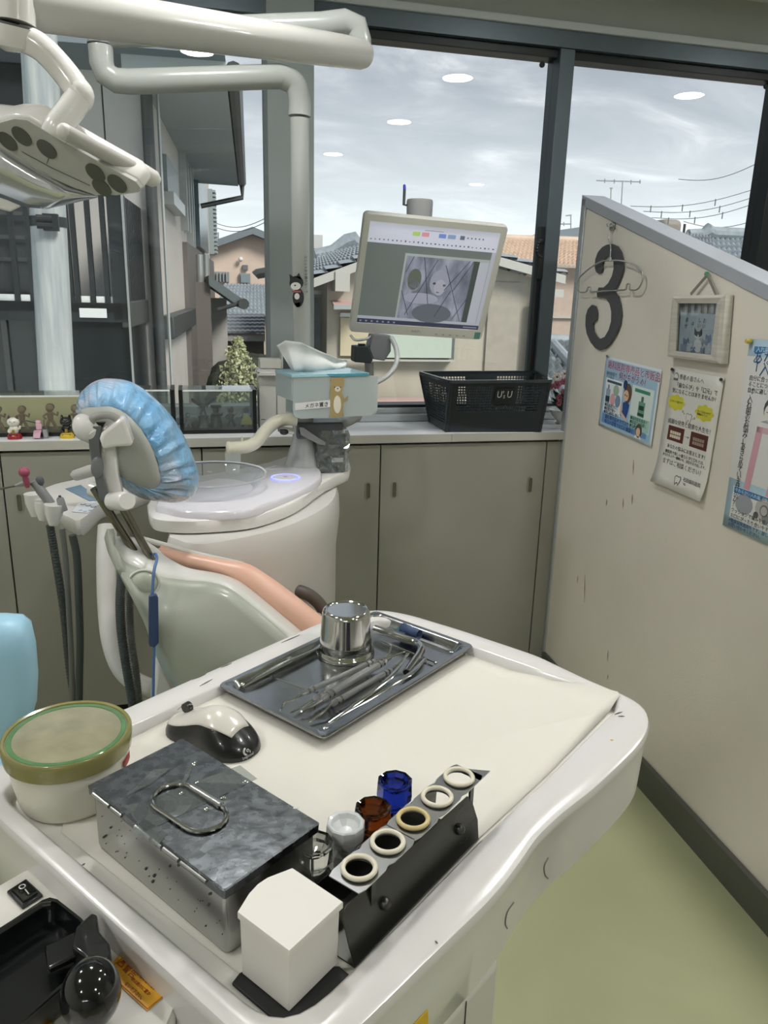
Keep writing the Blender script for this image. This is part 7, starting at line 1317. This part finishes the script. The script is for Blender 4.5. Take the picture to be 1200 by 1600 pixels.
def vt(body, x, y, size, m=INK, par=card, o=.0125, lead=1.0):
    yv = up3; text('lettering', '\n'.join(body), size, basis(onq(x, y, o), pd, up3), m, par, th=.0001, lead=lead)
vt('おい', 1098, 504, .0135); vt('しい', 1090.5, 503, .0135); vt('は', 1080, 508, .011); vt('幸せ', 1070.5, 503, .0135, lead=1.1)
CG = [mat('card_cat_%d' % i, c_, 0.6) for i, c_ in enumerate(('3b3f48', 'd5d6d8', '6d7f9c', '8a93a5', 'b9bfca'))]
def pq(nm, ps, m, par, o): build(nm, MB().slab([onq(x, y, o) for x, y in ps], pn * .0003), m, par, smooth=False)
pq('cat_body', circ(1090, 540, 6, 11), CG[1], card, .0122); pq('cat_head', circ(1091, 524, 6, 5.5), CG[1], card, .0126); pq('cat_patch', [(1085, 523), (1085.5, 512), (1089, 518), (1093, 518), (1097, 513), (1097, 524), (1092.5, 527), (1091, 521), (1089, 526)], CG[0], card, .013)
for x, y, r, m in ((1072, 536, 5, 2), (1078, 543, 5, 4), (1101, 537, 5, 3), (1107, 530, 5, 2), (1104, 546, 6, 4), (1068, 545, 5, 3), (1083, 548, 4, 2), (1098, 549, 4, 3)): pq('small_cat', circ(x, y, r, r * 1.2, 9) , CG[m], card, .0121); pq('cat_ear', [(x - r, y - r * .6), (x - r * .7, y - r * 1.7), (x - r * .1, y - r)], CG[m], card, .0123); pq('cat_ear', [(x + r, y - r * .6), (x + r * .7, y - r * 1.7), (x + r * .1, y - r)], CG[m], card, .0123)
build('glass', MB().slab([p - pn * .004 for p in fi], pn * .001), pane_mat('picture_glass', 'f4f6f6', 1.0), pf5, smooth=False)
rbm = mat('grey_ribbon', '7b7770', 0.8)
for a, b in (((1104, 431), (1079, 460)), ((1106, 431), (1119, 460))): A5, B5 = onq(*a, .010), onq(*b, .012); build('ribbon', MB().beam(A5, B5, .0015, .008, up=pd), rbm, pf5)
pin = lambda x, y, col, label, r=.005: tag(build('push_pin', MB().tube([onpart(x, y, .002), onpart(x, y, .008), onpart(x, y, .012)], [r * .6, r, r * .8], 12), mat('pin_' + col, col, 0.3), None), label, 'pin')
pin(1104, 428, '4f8468', 'green push pin holding the frame ribbon', .006)
# posters -------------------------------------------------------------------------------------
class Poster:
    def __init__(s, nm, label, ps, bg, curl=0.0):
        s.c = [onpart(*p, .003) for p in ps]; TL, TR, BR, BL = s.c; s.x = ((TR - TL) + (BR - BL)) / 2; s.w = s.x.length; s.y = ((TL - BL) + (TR - BR)) / 2; s.h = s.y.length
        s.t = thing(nm, label, 'poster', (BL + BR) / 2); k = s
        def P(u, v): q = TL.lerp(TR, u).lerp(BL.lerp(BR, u), v); return q + pn * (curl * max(0, v - .75) ** 2 * 16 * 0.012)
        s.P = P; s.sheet = build('sheet', MB().sheet(P, 6, 12), mat('poster_' + bg, bg, 0.45, coat=0.15), s.t, solid=.0005, smooth=True)
    def rect(s, nm, u0, v0, u1, v1, c, lay=1, par=None):
        o = .0004 + .0004 * lay; return build(nm, MB().slab([s.P(u, v) + pn * o for u, v in ((u0, v0), (u1, v0), (u1, v1), (u0, v1))], pn * .0002), mat('ink_' + c, c, 0.5), par or s.t, smooth=False)
    def poly(s, nm, pts, c, lay=1, par=None): o = .0004 + .0004 * lay; return build(nm, MB().slab([s.P(u, v) + pn * o for u, v in pts], pn * .0002), mat('ink_' + c, c, 0.5), par or s.t, smooth=False)
    def disc(s, nm, u, v, r, c, lay=1, asp=1.0, n=14, par=None): k = s.w / s.h; return s.poly(nm, [(u + r * math.cos(a), v + r * k * asp * math.sin(a)) for a in [i * 2 * math.pi / n for i in range(n)]], c, lay, par)
    def txt(s, body, u, v, size, c, lay=2, al='LEFT', sx_=1.0, lead=1.0, slant=None, off=0.0):
        o = .0006 + .0004 * lay; M = basis(s.P(u, v) + pn * o, s.P(min(1, u + .3), v) - s.P(u - (.3 if u + .3 > 1 else 0), v), s.y); text('lettering', body, size * .9 * s.w, M, mat('ink_' + c, c, 0.5), s.t, al, th=.0001, sx_=sx_, lead=lead, res=1)
p1 = Poster('wall_poster', 'pale blue poster comparing bottles, lowest left under the numeral 3', ((947, 556), (1034, 578), (1017, 699), (935, 664)), 'd3dbe2')
p1.rect('field', .03, .035, .97, .965, '9fc0d8', 0); 
p1.txt('歯科医院専売品と市販品', .055, .155, .098, 'e4e4ea', 1, off=1); p1.txt('歯科医院専売品と市販品', .06, .15, .096, 'a53c66', 2); p1.txt('何がちがうの?', .30, .255, .085, 'a53c66', 2); p1.txt('歯科医院で\nすすめる', .055, .245, .045, '55708f', 2, lead=.9)
p1.rect('panel', .06, .29, .40, .77, 'dfe5ea', 1); p1.rect('panel_head', .09, .315, .37, .35, '4c5a6e', 2); p1.rect('panel', .57, .28, .94, .86, 'd5e2e0', 1); p1.rect('panel_tint', .58, .68, .93, .85, 'a5c8bf', 2); p1.rect('panel_head', .62, .315, .88, .36, '3f8a72', 2)
p1.rect('bottle', .09, .44, .17, .64, '9aa7b8', 2); p1.rect('bottle_neck', .115, .38, .145, .44, '8794a6', 2); p1.rect('bottle_label', .09, .54, .17, .62, '31424f', 3); p1.disc('bottle', .28, .43, .055, '9fb7a6', 2); p1.disc('bottle', .23, .57, .05, 'd5a6ad', 2, 1.2); p1.disc('bottle', .33, .57, .05, '7a90ad', 2, 1.2)
p1.txt('■殺菌成分なし\n■刺激が強い\n■洗口液用に使う', .09, .685, .042, '2f3f55', 3, lead=.95)
p1.rect('bottle', .71, .47, .82, .67, '6d9c86', 2); p1.rect('bottle_neck', .745, .40, .785, .47, '4f7a68', 2); p1.rect('bottle_label', .725, .52, .805, .58, '2b4a42', 3); p1.rect('bottle_base', .71, .62, .82, .655, '2b4a42', 3)
p1.txt('■歯科医院専用で\n■殺菌力が持続し\n■低刺激です', .60, .735, .042, '245c4c', 3, lead=.95)
p1.disc('badge', .44, .315, .038, '2d4673', 2, 1.2); p1.disc('hair', .50, .42, .072, '6d5443', 2, 1.3); p1.disc('face', .475, .455, .048, 'd9b8a0', 3, 1.1); p1.disc('eye', .46, .45, .008, '2a2a2a', 4); p1.disc('eye', .495, .455, .008, '2a2a2a', 4)
p1.poly('blouse', [(.43, .56), (.50, .53), (.55, .56), (.54, .66), (.52, .76), (.40, .74), (.44, .66)], '2e4f8f', 2); p1.poly('arm', [(.40, .60), (.43, .58), (.42, .68), (.55, .78), (.54, .81), (.40, .72)], 'd9b8a0', 3)
p1.rect('band', .06, .80, .90, .93, '6a93c4', 1); p1.txt('歯科専売品のマウスウォッシュで\n毎日の習慣でお口の健康を!', .12, .855, .052, '1f3a66', 2, lead=1.0); p1.disc('hair', .77, .855, .055, '5f5048', 3, 1.2); p1.disc('face', .765, .87, .036, 'd9b8a0', 4, 1.1); p1.poly('coat', [(.70, .96), (.73, .91), (.80, .91), (.83, .96)], 'dfe5ea', 3)
p2 = Poster('wall_poster', 'white notice with yellow thought bubbles and two teeth photos', ((1050, 575), (1132, 590), (1100, 784), (1022, 751)), 'd9d8d2', 1.0)
K2 = '3b3b3b'; K3 = '6b6b6b'
p2.txt('患者の皆さんへ', .19, .075, .075, K3); p2.txt('「歯ならび」や「口元」で', .13, .145, .074, K2); p2.txt('気になることはありませんか?', .09, .195, .069, K2)
for u, v, tx_, la in ((.20, .275, 'どうやって治すの？', 1), (.76, .305, 'やってみたいけど\n費用はいくら？', 1)):
    p2.poly('thought_bubble', [(u + (.165 + .016 * math.cos(8 * a)) * math.cos(a), v + (.165 + .016 * math.cos(8 * a)) * .47 * .82 * math.sin(a)) for a in [i * 2 * math.pi / 40 for i in range(40)]], 'cfcb45', 1); p2.txt(tx_, u - .125, v + .002, .034, K2, 3)
for u, v, r in ((.36, .335, .016), (.39, .35, .011), (.60, .365, .015), (.57, .375, .010)): p2.disc('bubble_dot', u, v, r, 'a9a98f', 1)
p2.poly('tooth_drawing', [(.43, .345), (.46, .335), (.49, .345), (.52, .335), (.55, .35), (.54, .39), (.52, .43), (.505, .40), (.48, .40), (.465, .43), (.44, .39)], '9c9c98', 1); p2.poly('tooth_drawing', [(.44, .35), (.465, .342), (.49, .352), (.515, .342), (.54, .355), (.53, .388), (.518, .415), (.505, .393), (.48, .393), (.468, .415), (.45, .388)], 'd9d8d2', 2)
p2.txt('綺麗な発見と健康な人生を！', .10, .455, .074, K3)
for u0, u1 in ((.13, .45), (.58, .90)):
    p2.rect('mouth_photo', u0, .475, u1, .60, '5a2e2b', 1)
    for k in range(5):
        for r_, vv in ((0, .515), (1, .548)): p2.rect('tooth', u0 + .055 + k * .043, vv, u0 + .092 + k * .043, vv + .026, 'd6ccb9' if u0 < .3 else '9c8a7c', 3)
p2.rect('arrow', .48, .532, .54, .536, K3, 2); p2.poly('arrow', [(.53, .524), (.56, .534), (.53, .544)], K3, 2)
p2.txt('あなたの悩みにお答えします！', .16, .665, .062, K2); p2.txt('機能的で美しい歯ならびと口もとは、', .14, .712, .052, K2); p2.txt('あなたをより一層輝かせ、自信を引き出します。', .10, .742, .044, K2); p2.txt('まずはご相談ください！', .12, .805, .082, K3)
p2.poly('tooth_logo', [(.43, .885), (.46, .87), (.50, .875), (.54, .87), (.56, .89), (.55, .92), (.53, .955), (.51, .935), (.49, .935), (.47, .955), (.445, .92)], '55564f', 1); p2.poly('tooth_logo', [(.445, .888), (.47, .877), (.50, .883), (.53, .877), (.547, .893), (.537, .918), (.527, .94), (.515, .925), (.485, .925), (.475, .94), (.457, .918)], 'd9d8d2', 2)
p2.txt('石田歯科医院', .60, .895, .062, K2); p2.txt('TEL.', .62, .925, .040, K2)
p2.poly('tooth_stamp', [(.07, .055), (.10, .03), (.14, .03), (.17, .055), (.165, .095), (.075, .095)], K3, 1); p2.poly('tooth_stamp', [(.08, .057), (.105, .037), (.135, .037), (.16, .057), (.158, .075), (.082, .075)], 'd9d8d2', 2)
TL3 = (1172, 529.5); p3c = [onpart(*p, .003) for p in (TL3, (1129, 820), (1200, 531), (1200, 852))]
ex3 = (p3c[2] - p3c[0]).normalized(); W3 = .40; hgt3 = p3c[0] - p3c[1]
p3 = Poster.__new__(Poster); c3 = [p3c[0], p3c[0] + ex3 * W3, p3c[0] + ex3 * W3 - hgt3 - (p3c[0] + ex3 * 0 - hgt3 - p3c[1]), None]
dirb = (p3c[3] - p3c[1]).normalized(); c3 = [p3c[0], p3c[0] + ex3 * W3, p3c[1] + dirb * W3, p3c[1]]
p3.c = c3; p3.x = ((c3[1] - c3[0]) + (c3[2] - c3[3])) / 2; p3.w = p3.x.length; p3.y = ((c3[0] - c3[3]) + (c3[1] - c3[2])) / 2; p3.h = p3.y.length
p3.t = thing('wall_poster', 'denture poster with pale blue border, cut off by the right picture edge', 'poster', (c3[2] + c3[3]) / 2)
p3.P = lambda u, v: c3[0].lerp(c3[1], u).lerp(c3[3].lerp(c3[2], u), v)
p3.sheet = build('sheet', MB().sheet(p3.P, 6, 10), mat('poster_c9d6dd', 'b4cfdf', 0.45, coat=0.15), p3.t, solid=.0005)
p3.rect('white_field', .0, .085, 1, .73, 'd6d7d6', 0); p3.rect('title_tag', .05, .035, .75, .065, '3a7fae', 1); p3.txt('入れ歯でお悩みの方へ', .07, .061, .038, 'd3e2ec', 2)
p3.txt('あなたに', .05, .118, .095, '2f5a8c', 2); p3.txt('「入れ歯', .035, .175, .095, '2f5a8c', 2); p3.txt('ぴったりの', .45, .118, .095, '2f5a8c', 2); p3.txt('」があります', .42, .175, .085, '2f5a8c', 2); p3.txt('自分に合った入れ歯を使用し、\nることにつながり、とても大切\n自分に適しているのがチェックを', .045, .205, .036, K2, 2, lead=1.05)
text('lettering', '\n'.join('「入れ歯のお悩み」あきらめていませんか？'), .0195, basis(p3.P(.055, .285) + pn * .0014, p3.x, p3.y), mat('ink_3b3b3b', K2, 0.5), p3.t, th=.0001, res=1, lead=.70)
p3.disc('hair', .26, .335, .060, '4d4f52', 1, 1.1); p3.disc('face', .26, .352, .050, 'd9d5d0', 2, 1.0); p3.rect('eye', .225, .35, .245, .353, '4d4f52', 3); p3.rect('eye', .275, .35, .295, .353, '4d4f52', 3); p3.rect('mouth', .245, .37, .275, .373, '8c4a4a', 3); p3.poly('collar', [(.19, .405), (.24, .39), (.28, .39), (.33, .41)], '9aa3a8', 1); p3.disc('speech_bubble', .46, .345, .09, 'a5a8a8', 1); p3.disc('speech_bubble', .46, .345, .084, 'd6d7d6', 2)
p3.poly('flow_line', [(.17, .43), (.22, .43), (.185, .765), (.135, .765)], 'cf9fab', 1); p3.poly('flow_line', [(.35, .555), (.40, .555), (.37, .765), (.32, .765)], 'cf9fab', 1); p3.rect('flow_line', .17, .43, .8, .46, 'c9aab2', 1); p3.rect('flow_line', .35, .555, .9, .575, 'c9aab2', 1); p3.disc('face', .55, .49, .05, '8d8a88', 2); p3.poly('triangle', [(.43, .535), (.50, .515), (.56, .535)], '35604f', 2)
for u0 in (.05, .50):
    pa = p3.rect('panel', u0, .765, u0 + .40, .94, 'dcdedd', 1); p3.rect('panel_head', u0 + .01, .768, u0 + .39, .80, '3f7fb5' if u0 < .3 else '8f9aa3', 2); p3.disc('denture_image', u0 + .11, .845, .075, '9ea3ab', 2, .8); p3.disc('denture_image', u0 + .27, .835, .065, 'b9b6b6', 2, 1.0); p3.disc('denture_arch', u0 + .28, .84, .035, '77797c', 3, 1.0); p3.disc('denture_arch', u0 + .28, .84, .026, 'b9b6b6', 4, 1.0)
    p3.disc('small_part', u0 + .22, .875, .02, '5a5d60', 3); p3.disc('small_part', u0 + .30, .88, .03, '8a8d90', 3)
p3.txt('やわらかい入れ歯（コンフォート）', .07, .792, .030, 'd3e2ec', 3); p3.txt('クッションで痛みを感じにくく、\nお口にぴったり合いやすい。', .06, .905, .033, K2, 3, lead=1.1); p3.txt('見た目が\n自然です', .51, .905, .033, K2, 3, lead=1.1); p3.txt('※健康保険適用外です。詳しくはスタッフに\nお問い合わせください。', .05, .962, .030, '2f5a8c', 2)
pin(948, 556, '5c5a58', 'dark pin at the corner of the pale blue poster', .003); pin(1050, 577, '2b2a2a', 'black pin at the left corner of the white notice', .0045); pin(1126.5, 593, '2b2a2a', 'black pin at the right corner of the white notice', .0045)
tag(build('push_pin', MB().tube([onpart(1174, 533, .002), onpart(1172, 533, .008), onpart(1166, 533, .018)], [.003, .006, .005], 12), mat('pin_yellow', 'bfae4e', 0.35), None), 'yellow push pin at the denture poster corner', 'pin')
